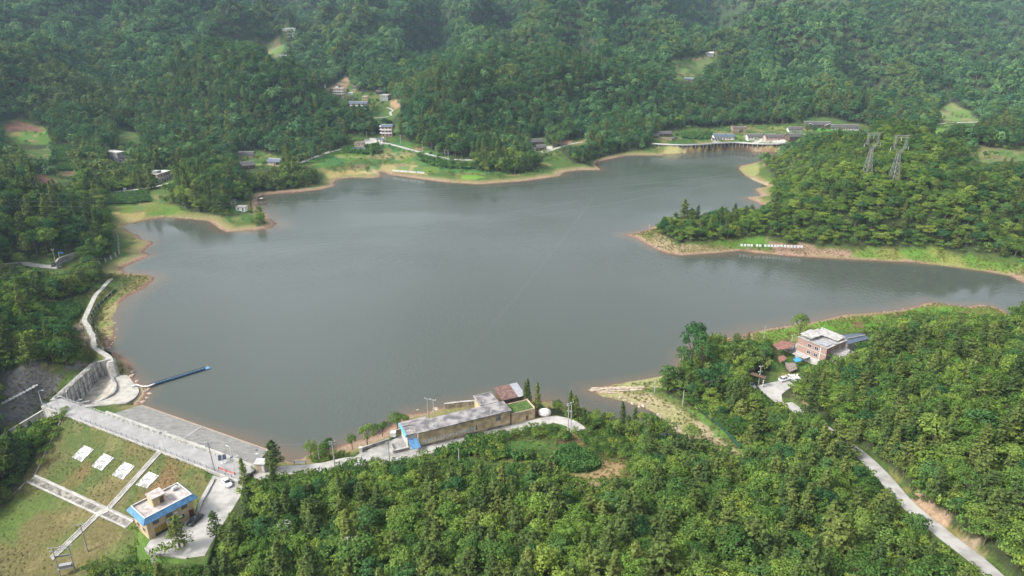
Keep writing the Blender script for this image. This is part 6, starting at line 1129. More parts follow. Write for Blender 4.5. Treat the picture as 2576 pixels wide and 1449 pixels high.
# far houses: (name, label, left px, right px, depth, height, roof, ...)
FH = [
 ('white_building','three storey white building alone on the far slope at the upper left',(709,91),(741,91),11,11.5,dict(floors=3,wall=FARW,rmat=FAROFF,balc=True)),
 ('tiled_house','small grey roofed farmhouse on terraces below the white building',(697,146),(718,147),6,2.8,dict(roof='gable',rmat=TILEB,wall=WOOD)),
 ('blue_shed','small shed with bright blue roof on the valley road behind the ridge',(764,195),(776,197),6,2.5,dict(roof='mono',rmat=BLUE,wall=FAROFF,wins=False,cat='shed')),
 ('hamlet_house','three storey pink and white house at the back of the hamlet',(836,243),(865,243),9,8.8,dict(floors=3,wall=PINK,rmat=FAROFF,balc=True)),
 ('hamlet_house','narrow white two storey house in the hamlet behind the round tree',(876,249),(887,249),7,6.6,dict(floors=2,wall=FARW,rmat=FAROFF)),
 ('hamlet_house','small yellowish house between the long balcony block and the grey house',(911,256),(925,256),7,5.6,dict(floors=2,wall=BUFF,rmat=FAROFF)),
 ('balcony_block','long three storey block with white balconies and grey gable roof in the hamlet',(878,279),(922,280),9,8.4,dict(floors=3,roof='gable',wall=PINK,rmat=TILEB,balc=True,rise=1.8)),
 ('tiled_house','dark roofed timber farmhouse at the back right of the hamlet',(946,237),(965,237),7,3.2,dict(roof='gable',wall=WOOD)),
 ('hamlet_house','grey concrete two storey house at the right of the hamlet',(956,254),(976,255),8,6.8,dict(floors=2,wall=CONC,rmat=FAROFF)),
 ('pink_house','tall three storey pink house with white balconies at the head of the bay',(960,344),(987,344),9,9.6,dict(floors=3,roof='gable',wall=PINK,rmat=TILEB,rise=1.6,balc=True,wcol=MAROON)),
 ('roadside_shed','low grey roofed shed on the road below the pink house',(946,357),(962,358),4,2.6,dict(roof='mono',rmat=TILEB,wall=FAROFF,rise=.5,cat='shed')),
 ('brick_farmhouse','two storey tan brick farmhouse with lean-to beside the shore road',(893,379),(916,379),7,6.6,dict(floors=2,wall=TAN,rmat=TILE)),
 ('tiled_house','grey tiled farmhouse behind the bamboo in the left cove',(600,398),(636,398),7,3.6,dict(roof='gable',wall=TAN,rise=1.8)),
 ('tiled_house','broad grey tiled farmhouse with patched roof in the left cove',(592,430),(642,424),8,3.4,dict(roof='gable',wall=WOOD,rise=2.2)),
 ('tiled_house','slate blue roofed farmhouse above the left cove',(672,415),(702,418),7,3.4,dict(roof='gable',wall=TAN,rmat=TILEB,rise=1.8)),
 ('grey_house','grey flat roofed house half hidden by bamboo on the left slope',(262,398),(297,403),7,5.5,dict(floors=2,wall=CONC,rmat=FAROFF)),
 ('tiled_house','small tiled house right of the grey flat roofed house on the left slope',(297,412),(322,410),6,3.0,dict(roof='gable',wall=FAROFF,rise=1.6)),
 ('terrace_house','two storey grey house with roof terrace and blue awning above the field road',(394,464),(437,450),9,3.2,dict(floors=1,wall=FAROFF,rmat=FAROFF)),
 ('pump_hut','small white flat roofed hut on the wooded point',(594,531),(617,531),5,2.6,dict(wall=FARW,rmat=CONC,cat='hut',parapet=0)),
 ('tiled_house','small dark tiled hut above the centre farm',(1326,347),(1340,347),5,2.6,dict(roof='gable',wall=WOOD,wins=False)),
 ('tiled_house','dark tiled centre farmhouse with long ridge at the foot of the wooded hill',(1328,366),(1366,364),8,3.4,dict(roof='gable',wall=WOOD,rise=2.0)),
 ('tiled_house','dark tiled farmhouse beside the pale yard below the centre farm',(1351,380),(1374,379),7,3.4,dict(roof='gable',wall=WOOD,rise=1.8)),
 ('tiled_house','small brown tiled farmhouse at the left end of the right village',(1636,348),(1657,348),6,2.8,dict(roof='gable',wall=WOOD)),
 ('tiled_house','long grey tiled timber farmhouse on a stone terrace, left end of the right village',(1656,344),(1690,343),7,3.0,dict(roof='gable',wall=WOOD,rise=1.8)),
 ('metal_roof_house','white house with bright slate blue metal roof in the middle of the right village',(1796,352),(1847,352),8,3.6,dict(roof='gable',wall=FARW,rmat=TILEB,rise=2.0)),
 ('tiled_house','low grey lean-to in front of the blue metal roof in the right village',(1791,355),(1813,355),3.5,2.2,dict(roof='mono',wall=FAROFF,rise=.6)),
 ('village_house','two storey brick house with red roof clutter behind the right village',(1843,335),(1877,335),8,5.6,dict(floors=2,wall=BRICK,rmat=TILEB)),
 ('tiled_house','grey tiled white walled house right of the bare path in the right village',(1881,351),(1920,351),8,3.2,dict(roof='gable',wall=FAROFF,rise=1.8)),
 ('tiled_house','long grey tiled house with reddish wall in the right village',(1926,352),(1985,352),8,3.2,dict(roof='gable',wall=PINK,rise=1.9)),
 ('tiled_house','large dark tiled barn at the right end of the village terrace',(1986,353),(2019,352),9,3.6,dict(roof='gable',wall=WOOD,rise=2.4)),
 ('tiled_house','grey tiled farmhouse below the wood, above the village terrace',(1984,332),(2018,332),7,3.0,dict(roof='gable',wall=FAROFF,rise=1.9)),
 ('tiled_house','large grey tiled farmhouse with two white gables above the bright rice field',(2024,322),(2090,323),9,4.0,dict(roof='gable',wall=WOOD,rise=2.6)),
 ('tiled_house','long grey tiled farmhouse at the far right of the village',(2093,328),(2160,328),8,3.4,dict(roof='gable',wall=FAROFF,rise=2.2)),
 ('hamlet_house','small pale house beside the climbing valley road, above the hamlet',(806,221),(817,221),6,4.6,dict(wall=FAROFF,rmat=FAROFF)),
 ('hamlet_house','white cottage where the valley road leaves the ridge',(783,212),(792,212),6,4,dict(wall=FARW,rmat=TILE)),
 ('tiled_house','low tiled house at the upper edge of the hamlet beside the bare slope',(888,226),(903,226),6,3,dict(roof='gable',wall=FAROFF)),
 ('hillside_house','pale roofed house alone above the far terraces',(1776,140),(1795,140),8,3.6,dict(roof='gable',wall=FAROFF,rmat=FAROFF,rise=1.6)),
 ('tiled_house','grey farmhouse at the foot of the far terraces',(1720,205),(1742,206),7,3.2,dict(roof='gable',wall=WOOD,rmat=TILEB)),
]
HO = {}
for nm, lb_, pa, pb, D2, h2, kw in FH:
    o, L2 = house(nm, lb_, pa, pb, D2, h2, **kw); HO[lb_] = (o, L2, D2, h2)
def ext(key): return [v for k, v in HO.items() if key in k][0]
o, L2, D2, h2 = ext('two storey grey house with roof'); MB().box(L2*.22, L2-.6, 1.6, D2-.2, h2+.19, h2+3.2).build('upper_storey', PINK, o); MB().box(L2*.22-.4, L2-.2, 1.2, D2, h2+3.2, h2+3.4).build('upper_roof', OFFW, o); MB().box(L2*.35, L2*.6, D2*.4, D2-.4, h2+3.4, h2+5.0).build('stair_tower', CONC, o); MB().box(-3.2, -.05, -1.2, 3, 2.5, 2.62).build('blue_awning', BLUE, o)
for k in range(4): win(o, L2*.3+k*L2*.16, 1.6, h2+1.0, 0, 1.2, 1.2)
o, L2, D2, h2 = ext('tall three storey pink'); [MB().box(-1.5, -.003, -.9, D2*.6, z_-.1, z_+.8).build('side_balcony', WHITE, o) for z_ in (3.2, 6.4, 9.4)]
o, L2, D2, h2 = ext('alone on the far slope'); MB().box(L2*.3, L2*.7, -4, -1.2, -1.0, .05).build('terrace', WHITE, o)
o, L2, D2, h2 = ext('back of the hamlet'); MB().box(L2*.3, L2*.5, D2*.3, D2*.6, h2+.19, h2+2.4).build('stair_tower', WHITE, o)
o, L2, D2, h2 = ext('two white gables'); 
for x in (0, L2*.72):
    g2 = MB(); V = [(x-.3,-4.6,3.4),(x+L2*.3,-4.6,3.4),(x+L2*.15,-4.6,5.6)]; V2 = [(a_, 1.5, c_) for a_, _, c_ in V]; g2.add(V+V2, [(0,2,5,3),(1,4,5,2),(0,1,2),(3,5,4)]); g2.build('wing_roof', TILE, o); MB().box(x+.2, x+L2*.3-.5, -4.2, 0, -1, 3.5).build('wing_wall', WOOD, o); MB().bar((x-.35,-4.68,3.4),(x+L2*.15,-4.68,5.65),.16).bar((x+L2*.3+.05,-4.68,3.4),(x+L2*.15,-4.68,5.65),.16).build('gable_board', WHITE, o)
o, L2, D2, h2 = ext('lean-to beside the shore'); MB().add([(-.5,-3.2,2.0),(L2+2,-3.2,2.0),(L2+2,-.02,3.2),(-.5,-.02,3.2),(-.5,-3.2,1.85),(L2+2,-3.2,1.85),(L2+2,-.02,3.05),(-.5,-.02,3.05)], [(0,1,2,3),(7,6,5,4),(0,4,5,1),(1,5,6,2),(2,6,7,3),(3,7,4,0)]).build('lean_to_roof', TILEB, o)
# quay walkway pillars
qw = thing('quay', 'pale elevated quay on many pillars along the right village shore', 'quay'); pl, wd = ROADS[RD_QUAY]; pl = pl[::2]; lx_ = MB(); tp_ = []
pm = MB().box(-.25, .25, -.25, .25, -4.5, 0).mesh('pillar', CONC); A2 = []; B2 = []
for i, p in enumerate(pl):
    d = (pl[min(i+1, len(pl)-1)]-pl[max(i-1, 0)])[:2]; d = d/np.hypot(*d); q = np.array([d[1], -d[0]]); A2.append((p[0]+q[0]*2.3, p[1]+q[1]*2.3, p[2]+.22)); B2.append((p[0]+q[0]*3.9, p[1]+q[1]*3.9, p[2]+.22))
    if i % 1 == 0 and i < 95: link(pm, 'pillar', qw, (p[0]+q[0]*3.6, p[1]+q[1]*3.6, p[2]-.25))
MB().ruled(A2, B2, .5).build('deck', CONCL, qw); MB().ruled([(x, y, z_+1.0) for x, y, z_ in B2], [(x+.05, y-.18, z_+1.0) for x, y, z_ in B2], .95).build('parapet', WHITE, qw)
lowwall('terrace_wall', [(1658,352),(1690,352),(1704,348)], float(R(1680,352)[2]), 2.2, 'rough stone terrace wall under the long timber farmhouse', STONE, .6)

# ------------------------------------------------------------------ vehicles
def car(name, label, cat, loc, rz, paint_, suv=False):
    L_, Wd = (4.35, 1.8) if suv else (4.6, 1.8); hb_ = .98 if suv else .86; ht = 1.62 if suv else 1.44
    o = thing(name, label, cat, loc, rz)
    def loft(secs, name_, m_, smooth=True):
        mb = MB(); n_ = len(secs[0][1]); V = [(x, y, z) for x, pr in secs for y, z in pr]; F = [(i*n_+k, i*n_+(k+1) % n_, (i+1)*n_+(k+1) % n_, (i+1)*n_+k) for i in range(len(secs)-1) for k in range(n_)]
        mb.add(V, F+[tuple(range(n_))[::-1], tuple(range((len(secs)-1)*n_, len(secs)*n_))]); return mb.build(name_, m_, o, smooth)
    def pr(w_, zb, zt_): return [(-w_*.94, zb), (w_*.94, zb), (w_, zb+.22), (w_*.98, zt_-.12), (w_*.86, zt_), (-w_*.86, zt_), (-w_*.98, zt_-.12), (-w_, zb+.22)]
    h0 = hb_; X = [(-.5, .74, .32, h0-.30), (-.47, .86, .24, h0-.08), (-.36, .9, .2, h0+.02), (-.1, .9, .2, h0+.02), (.16, .9, .2, h0), (.34, .89, .2, h0-.10), (.45, .84, .22, h0-.20), (.5, .70, .28, h0-.36)]
    loft([(x*L_, pr(w_*Wd/1.8, zb, zt_)) for x, w_, zb, zt_ in X], 'body', paint_)
    bx = (-.44, -.30, .08, .22) if suv else (-.36, -.22, .06, .20)
    def cab(w_, z_, w2, z2): return [(-w_, z_), (w_, z_), (w2, z2), (-w2, z2)]
    z0 = h0-.03
    loft([(bx[0]*L_, cab(.74, z0, .72, z0+.04)), (bx[1]*L_, cab(.78, z0, .62, ht-.06)), (bx[2]*L_, cab(.78, z0, .62, ht-.06)), (bx[3]*L_, cab(.76, z0-.04, .74, z0+.02))], 'window_glass', GLASS, False)
    loft([((bx[1]-.01)*L_, [(-.64, ht-.08), (.64, ht-.08), (.58, ht-.01), (-.58, ht-.01)]), ((bx[1]+.06)*L_, [(-.65, ht-.07), (.65, ht-.07), (.56, ht+.02), (-.56, ht+.02)]), ((bx[2])*L_, [(-.64, ht-.08), (.64, ht-.08), (.57, ht-.01), (-.57, ht-.01)])], 'roof', paint_)
    pm_ = MB()
    for sg in (-1, 1):
        for (xa_, za_), (xb_, zb_) in (((bx[0], z0), (bx[1], ht-.06)), ((bx[3], z0), (bx[2], ht-.06)), ((-.07, z0), (-.08, ht-.06))): pm_.bar((xa_*L_, sg*.775, za_), (xb_*L_, sg*.635, zb_), .035)
    pm_.build('pillars', paint_, o)
    wv = MB(); wv.tube([(0, -.11, 0), (0, .11, 0)], .33, 14); wm_ = wv.mesh('tyre', BLACK); rm_ = MB().tube([(0, -.118, 0), (0, .118, 0)], .19, 10).mesh('rim', STEEL)
    for x in (-.31, .31):
        for sg in (-1, 1): w_ = link(wm_, 'wheel', o, (x*L_, sg*(Wd/2-.12), .33)); link(rm_, 'rim', w_)
    hl = MB().box(-.05, .09, -.19, .19, -.07, .07).mesh('headlight', GLASS); tl_ = MB().box(-.08, .04, -.17, .17, -.07, .09).mesh('tail_light', RED)
    for sg in (-1, 1): link(hl, 'headlight', o, (.462*L_, sg*.62, h0-.29)); link(tl_, 'tail_light', o, (-.482*L_, sg*.64, h0-.18))
    mm_ = MB()
    for sg in (-1, 1): mm_.box(.1*L_, .1*L_+.12, sg*.95-.09, sg*.95+.09, h0-.02, h0+.12)
    mm_.build('mirrors', paint_, o); return o
CW = mat("white_car_paint", [.72,.72,.72], .22, .02, 1, spec=.6); CK = mat("dark_car_paint", [.03,.034,.04], .2, .05, 1, spec=.6)
def head(pa, pb, z): a_, b_ = P(*pa, z), P(*pb, z); return math.atan2(b_[1]-a_[1], b_[0]-a_[0])
car('parked_car', 'white sedan parked by the red barrier at the dam end', 'car', P(572,1217,5.03), head((566,1206), (580,1224), 5), CW)
car('parked_car', 'dark car half hidden behind the blue-roofed house', 'car', P(491,1311,5.03), head((500,1304), (484,1318), 5), CK)
car('parked_car', 'white hatchback standing on the concrete by the rubble heap', 'car', P(1973,957,8.07), head((1961,959), (1985,953), 8), CW, True)
car('parked_car', 'silver car mostly hidden by trees beside the timber gateway', 'car', P(1889,972,8.0), head((1883,966), (1896,976), 8), mat("silver_car_paint", [.40,.41,.42], .25, .02, 1, spec=.6))
pL = R(135, 669); car('parked_car', 'dark car on the pale track beside the curved wall on the left shore', 'car', (pL[0], pL[1], pL[2]+.05), head((133,672), (137,660), pL[2]), CK, True)

# ------------------------------------------------------------------ poles, lamps, barrier
PORC = mat("porcelain", [.62,.62,.60], .3); POLEM = mat("concrete_pole", [.42,.405,.375], .9, .15, 2)
def pole_kit(h, arms, arm_w=1.5, tr=False, name='utility_pole', label='', loc=(0,0,0), rz=0, group=None, m=POLEM, white=False):
    o = thing(name, label, 'pole', loc, rz, group); MB().tube([(0,0,-.5),(0,0,h*.5),(0,0,h)], [.19,.155,.12], 8).build('pole', m, o)
    ins = MB().tube([(0,0,0),(0,0,.12),(0,0,.26)], [.05,.12,.06], 6).mesh('insulator', PORC)
    for za in arms:
        MB().box(-arm_w/2, arm_w/2, -.06, .06, h-za-.06, h-za+.06).build('crossarm', STEEL if not white else WHITE, o)
        for x in (-arm_w/2+.08, -arm_w/6, arm_w/2-.08): link(ins, 'insulator', o, (x, 0, h-za+.06))
    if tr: MB().box(-.5, .5, .2, .9, h*.62, h*.62+.9).build('transformer', GREYM, o)
    return o
def gz(u, v, z): return P(u, v, z) if z is not None else R(u, v)
PL_ = [(843,1182,4.1,9.6,(.15,.9),1.7,'tall pale concrete pole with two crossarms on the near road',.1),(980,1163,4.2,7.0,(.15,.6),1.3,'dark concrete pole at the corner of the forecourt road',.4),
 (1155,1164,None,4.6,(),1.2,'short plain pole between the maize patches',0),(803,1151,3.6,4.6,(),1.2,'plain short pole by the bushes at the water edge',0),
 (1428.5,1090,5.2,10.5,(.2,.8,2.6),1.1,'left of the twin pale poles at the end of the shore road',.3),(1435.5,1090,5.2,11,(.2,3.4),1.1,'right of the twin pale poles at the end of the shore road',.3),
 (541,1190,5.4,10.5,(.3,.9,1.4),1.8,'tall leaning weathered pole with clustered insulators at the dam end',.5),(221,1388,None,9,(.15,),1.5,'slim concrete pole beside the lower dam stairs',.6),
 (1908,967,8.0,7.0,(.15,2.2),1.5,'concrete pole with two crossarms in front of the timber gateway',.2),(1992,859,7.0,2.6,(.15,),1.0,'short pole with crossarm beside the brick house roof',.2),(1922,848,4.5,5,(),1,'thin plain pole in the bright grass left of the red shed',0),
 (1717,1021,None,6,(),1,'thin leaning pole below the wood by the inlet',0),(1646.5,987,None,4.2,(.2,),.8,'white mast with box on the rocky point',.2),(1633,577,None,3.4,(),1,'white marker pole at the edge of the wooded peninsula',0),
 (142,668,None,9,(.15,.7),1.4,'pole with crossarm left of the blue sign by the curved wall',.3),
 (745,383,None,9,(.2,),1.4,'pole right of the shore road below the wooded hill',0),(832,378,None,8,(.2,),1.4,'pole by the upper bend of the left shore road',0),(1008,362,None,8,(.2,),1.4,'pole on the road just right of the pink house',0),
 (1063,389,None,12,(.2,),1.4,'tall white pole on the shore road bend',0),(1098,406,None,13,(.3,),1.5,'white pole left of the paired frame on the far shore',0),(934,407,None,9,(),1,'pole standing alone in the green far shore fields',0),
 (924,355,None,9,(.2,),1.4,'pole left of the pink house behind the pale yard',0),(971,360,None,12,(.2,),1.4,'pale pole in front of the pink house',0)]
POLES = {}
for u, v, z, h, arms, aw_, lb_, rz in PL_: POLES[(u, v)] = pole_kit(h, arms, aw_, label=lb_, loc=gz(u, v, z), rz=rz)
POLES[(541, 1190)].rotation_euler = (0, math.radians(-2), .5)
def hframe(name, label, p0, p1, h, z=None, bars=(.1,), tr=False):
    a_, b_ = (gz(*p0, z), gz(*p1, z)); zb_ = min(a_[2], b_[2]); rz = math.atan2(b_[1]-a_[1], b_[0]-a_[0]); L_ = float(np.hypot(*(b_-a_)[:2])); o = thing(name, label, 'pole', (a_[0], a_[1], zb_), rz)
    pm_ = MB().tube([(0,0,-1),(0,0,h)], [.17,.12], 8).mesh('pole', POLEM); link(pm_, 'pole', o); link(pm_, 'pole', o, (L_, 0, 0))
    for za in bars: MB().box(-.9, L_+.9, -.07, .07, h-za-.07, h-za+.07).build('crossarm', STEEL, o)
    ins = MB().tube([(0,0,0),(0,0,.14),(0,0,.3)], [.06,.15,.08], 6).mesh('insulator', PORC)
    for x in (-.8, L_/2, L_+.8): link(ins, 'insulator', o, (x, 0, h-bars[0]+.07))
    if tr: MB().box(L_*.1, L_*.9, -.5, .5, h*.30, h*.30+1.0).build('transformer', STEEL, o); MB().box(0, L_, -.6, .6, h*.30-.15, h*.30-.003).build('platform', STEEL, o); MB().box(.0, L_, -.06, .06, h*.66, h*.72).build('crossarm', STEEL, o)
    return o
hframe('h_frame_pole', 'two legged pole with wide crossarm rising behind the long building', (1077,1050), (1092,1053), 7.0, 3.6)
hframe('transformer_frame', 'pale twin pole frame with transformer at the foot of the dam stairs', (153,1452), (190,1437), 9.5, None, (.2, 1.0), True)
hframe('h_frame_pole', 'blue grey paired frame with cabinet on the far green shore', (1120,411), (1128,411), 12, None, (.3, 3), False)
hframe('h_frame_pole', 'small ladder like frame behind the white hut on the point', (584,520), (593,521), 5.2, None, (.2, 1.4, 2.6), False)
SOLAR = mat("solar_cell", [.05,.06,.10], .2, .1, 4)
def lamp(label, loc, h, rz, solar=True):
    o = thing('street_lamp', label, 'street lamp', loc, rz, 'white street lamps along the dam'); MB().tube([(0,0,-.2),(0,0,h)], [.1,.06], 8).tube([(0,0,h*.97),(.5,0,h+.15),(1.2,0,h+.2)], [.05,.045,.04], 6).build('post', WHITE, o)
    MB().box(1.0, 1.6, -.13, .13, h+.14, h+.22).build('lamp_head', WHITE, o)
    if solar: MB().add([(-.5,-.4,h+.15),(.25,-.4,h+.35),(.25,.4,h+.35),(-.5,.4,h+.15),(-.5,-.4,h+.1),(.25,-.4,h+.3),(.25,.4,h+.3),(-.5,.4,h+.1)], [(0,1,2,3),(7,6,5,4),(0,4,5,1),(1,5,6,2),(2,6,7,3),(3,7,4,0)]).build('solar_panel', SOLAR, o)
for u, v, z, h, rz, s_, lb_ in [(105,1014.5,5.6,4.6,.2,True,'white street lamp at the far left bridge end, against the dark slope'),(149,1028,ZC,4.2,.3,True,'white street lamp on the near side of the bridge deck'),(173.7,1019.5,ZC,4.4,2,False,'white street lamp in front of the streaked wall'),(199,1029,ZC,3.2,.3,False,'short white lamp post by the wing wall'),
    (413,1128,ZC,5.2,.5,True,'white street lamp at the top of the dam stairs'),(591,1194,ZC-.5,5.6,.5,True,'white street lamp beside the red barrier'),(584,1160,ZC-.2,4.6,2.6,False,'white street lamp over the stone facing near the dam end')]: lamp(lb_, P(u, v, z), h, rz, s_)
o = thing('solar_array', 'twin dark solar panels on a white stand beside the crest railing', 'solar panels', P(561,1165,ZC), .35); MB().box(-.06,.06,-.06,.06,0,1.8).box(-.7,.7,-.2,.2,0,.08).build('stand', WHITE, o)
for x in (-1.05, .12): MB().add([(x,-.6,1.5),(x+.95,-.6,1.5),(x+.95,.5,2.5),(x,.5,2.5),(x,-.6,1.44),(x+.95,-.6,1.44),(x+.95,.5,2.44),(x,.5,2.44)], [(0,1,2,3),(7,6,5,4),(0,4,5,1),(1,5,6,2),(2,6,7,3),(3,7,4,0)]).build('panel', SOLAR, o)
a_, b_ = P(552,1186,5.1), P(592,1201,5.1); rzb = math.atan2(b_[1]-a_[1], b_[0]-a_[0]); LB = float(np.hypot(*(b_-a_)[:2]))
o = thing('barrier', 'red and white banner barrier across the dam entrance', 'barrier', a_, rzb); MB().box(0, LB, -.03, .03, .95, 1.5).build('red_banner', RED, o); MB().box(.05, LB-.05, -.03, .03, .3, .947).build('white_board', WHITE, o)
for x in (0, LB*.48, LB): MB().box(x-.05, x+.05, -.12, -.03, 0, 1.65).build('post', DARK, o)
txt = bpy.data.curves.new("banner_writing", 'FONT'); txt.body = "珍惜水资源 保护水库 严禁游泳"; txt.size = .42; txt.extrude = .004; to = bpy.data.objects.new("tmp", txt); S.collection.objects.link(to); bpy.context.view_layer.update(); tm = bpy.data.meshes.new_from_object(to.evaluated_get(bpy.context.evaluated_depsgraph_get())); bpy.data.objects.remove(to); bpy.data.curves.remove(txt)
xs = [v.co.x for v in tm.vertices] or [0, 1]; tm.materials.clear(); tm.materials.append(WHITE); wr = link(tm, 'banner_writing', o, (.3, -.035, 1.08)); wr.rotation_euler = (math.pi/2, 0, 0); wr.scale = ((LB-.6)/max(max(xs), .1), 1, 1)
o = thing('notice_board', 'blue notice board lying on the yard beside the white sedan', 'sign', P(591,1211,5.05), rzb); MB().box(-.9,.9,-.35,.35,0,.12).build('board', mat("blue_sign", [.08,.14,.42], .5), o); MB().box(-.3,.75,-.2,.2,.123,.13).build('white_lettering', WHITE, o)
o = thing('notice_board', 'white roofed notice board by the shore road left of the tall pole', 'sign', P(756,1171,4.2), .05); MB().box(-1.5,1.5,-.05,.05,.7,1.7).build('board', WHITE, o); MB().box(-1.7,1.7,-.2,.2,1.75,1.85).build('cap', TAN, o)
for x in (-1.55, 1.55): MB().box(x-.06,x+.06,-.06,.06,0,1.75).build('post', WOOD, o)
pS = R(315,480); o = thing('notice_board', 'pale blue sign board beside the field road on the left', 'sign', pS, 0); MB().box(-1.1,1.1,-.05,.05,.9,2.3).build('board', mat("pale_blue_sign", [.45,.62,.66], .5), o); MB().box(-.9,-.8,0,.1,0,.9).box(.8,.9,0,.1,0,.9).build('post', STEEL, o)
pS = R(153,662); o = thing('road_sign', 'blue road sign on a tall post above the curved wall', 'sign', pS, 0); MB().tube([(0,0,0),(0,0,6.2)], .07, 6).build('post', WHITE, o); MB().box(.1,2.6,-.04,.04,5.3,6.2).build('panel', mat("blue_sign", [.08,.14,.42]), o)
ih = thing('intake_house', 'cream flat roofed intake kiosk at the lake end of the dam crest', 'kiosk', P(643,1187,5.0), -.05); MB().box(0,2.7,0,2.4,-1,2.6).build('wall', mat("cream_render", [.52,.47,.36], .8), ih); MB().box(-.25,2.95,-.25,2.65,2.6,2.8).build('roof', OFFW, ih); MB().box(.5,1.7,-.04,0,.1,2.1).build('door', TAN, ih); MB().box(1.9,2.5,-.035,0,.3,2.0).build('column', WHITE, ih)
gg = thing('gauge_box', 'small white gauge box with solar panel on the stone facing', 'gauge', P(648,1150,4.0), .2); MB().box(-.4,.4,-.3,.3,-.5,1.2).build('cabinet', WHITE, gg); MB().tube([(0,0,1.2),(0,0,2.4)], .05).build('mast', STEEL, gg); MB().box(-.35,.35,-.3,.3,2.4,2.46).build('solar_panel', SOLAR, gg)

# ------------------------------------------------------------------ floating intake boom
a_, b_ = P(377,972.5,0), P(517,929,0); rzb = math.atan2(b_[1]-a_[1], b_[0]-a_[0]); LB = float(np.hypot(*(b_-a_)[:2]))
bo = thing('floating_boom', 'long dark blue floating boom with light blue floats reaching into the lake', 'boom', a_, rzb); NAVY = mat("navy_steel", [.012,.03,.085], .4, .1, 2)
fm = MB()
for y in (-.62, .62):
    for z_ in (.15, .75): fm.bar((0, y, z_), (LB, y, z_), .09)
nb = int(LB/1.5)
for k in range(nb+1):
    x = LB*k/nb
    for y in (-.62, .62): fm.bar((x, y, .15), (x, y, .75), .05); fm.bar((x, y, .15), (min(x+LB/nb, LB), y, .75), .04) if k < nb else None
    fm.bar((x, -.62, .15), (x, .62, .15), .05)
fm.box(0, LB, -.62, .62, .05, .13); fm.build('frame', NAVY, bo); flm = MB().tube([(-.42,0,0),(-.3,0,0),(.3,0,0),(.42,0,0)], [.1,.26,.26,.1], 8).mesh('float', mat("light_blue_float", [.10,.25,.42], .4))
for k in range(int(LB/1.05)): link(flm, 'float', bo, (.9+k*1.05, 0, .42))
MB().box(LB-.1, LB+1.6, -.95, .95, .1, .35).build('end_platform', mat("light_blue_float", [.10,.25,.42]), bo); MB().tube([(LB+.8,0,.35),(LB+.8,0,1.7)], .05).build('mast', WHITE, bo)
pp = [P(330,972,.9), P(343,968,.9), P(358,972,.8), P(371,972,.7), P(380,969,.9), P(389,965.5,1.2)]
o = MB().tube([tuple(q) for q in pp], .28, 10).build('intake_pipe', WHITE, smooth=True); tagm(o, 'white bent pipe joining the apron to the floating boom', 'pipe')

# ------------------------------------------------------------------ lakeside fence with stone piers
PZ = [(x/4, 724.5+y/4) for x, y in [(1160,740),(1115,668),(1040,635),(985,603),(978,540),(970,500),(967,462),(963,420),(930,375),(911,350),(918,320),(932,280),(949,238),(973,205),(1006,178),(1045,142),(1083,103),(1122,68),(1177,28)]]+[(x/4, 362.2+y/4) for x, y in [(1232,1435),(1292,1360)]]
PZ2 = [(x/4, 362.2+y/4) for x, y in [(1000,1212),(1064,1185),(1118,1160),(1165,1132),(1200,1105),(1197,1072),(1192,1040),(1193,1005),(1190,968),(1182,930)]]
pier = MB().add([(-.42,-.42,-.4),(.42,-.42,-.4),(.42,.42,-.4),(-.42,.42,-.4),(-.22,-.22,1.7),(.22,-.22,1.7),(.22,.22,1.7),(-.22,.22,1.7)], [(0,3,2,1),(4,5,6,7),(0,1,5,4),(1,2,6,5),(2,3,7,6),(3,0,4,7)]).mesh('pier', CONCL)
for px_, lb_ in ((PZ, 'lakeside fence of pale tapered piers and green netting along the footpath'), (PZ2, 'fence of large pale tapered piers and wire on the grassy left bank')):
    pts_ = [tuple(R(u, v)) for u, v in px_]; big_ = px_ is PZ2
    o = thing('fence', lb_, 'fence', pts_[0]); b0_ = np.array(pts_[0])
    for q in pts_: c = link(pier, 'pier', o, tuple(np.array(q)-b0_), .4); c.scale = (1.25,)*3 if big_ else (.85,)*3
    rl = MB()
    for i in range(len(pts_)-1):
        for zz in (.5, 1.2): rl.bar(tuple(np.array(pts_[i])-b0_+[0,0,zz]), tuple(np.array(pts_[i+1])-b0_+[0,0,zz]), .035)
    rl.build('rails', GREENN, o)
    if not big_:
        nn = MB()
        for i in range(len(pts_)-3):
            a_, b_ = np.array(pts_[i])-b0_, np.array(pts_[i+1])-b0_; nn.add([a_, b_, b_+[0,0,1.15], a_+[0,0,1.15], a_+[.03,.03,0], b_+[.03,.03,0], b_+[.03,.03,1.15], a_+[.03,.03,1.15]], [(0,1,2,3),(7,6,5,4),(3,2,6,7)])
        nn.build('netting', GREENN, o)
cwp = [(145,677),(150,668),(160,660),(175,655),(190,648),(202,640)]; pw = [R(u, v) for u, v in cwp]; o = thing('curved_wall', 'curved grey concrete wall with pale top beside the left shore track', 'wall'); m1 = MB(); m2 = MB(); zz = max(q[2] for q in pw)+2.2
for i in range(len(pw)-1): wallseg(m1, pw[i], pw[i+1], (zz, zz), (pw[i][2]-2, pw[i+1][2]-2), .5); wallseg(m2, pw[i], pw[i+1], (zz+.16, zz+.16), (zz+.003, zz+.003), .8)
m1.build('wall_face', CONC, o); m2.build('coping', CONCL, o)
# net fence by the inlet
pts_ = [tuple(R(u, v)) for u, v in [(1748,1020),(1768,1040),(1790,1055),(1812,1075),(1835,1100),(1850,1118),(1862,1130)]]
railing('net_fence', pts_, 'green net fence along the wood edge above the inlet', 'fence', 1.6, 3.5, .05, GREENN, panel=GREENN)
pts_ = [tuple(P(u, v, 4.25)) for u, v in [(991,1165),(1020,1160),(1053,1156),(1076,1149),(1090,1145)]]; railing('railing', pts_, 'low wire railing on the garden side of the shore road', 'railing', 1.0, 2.2)

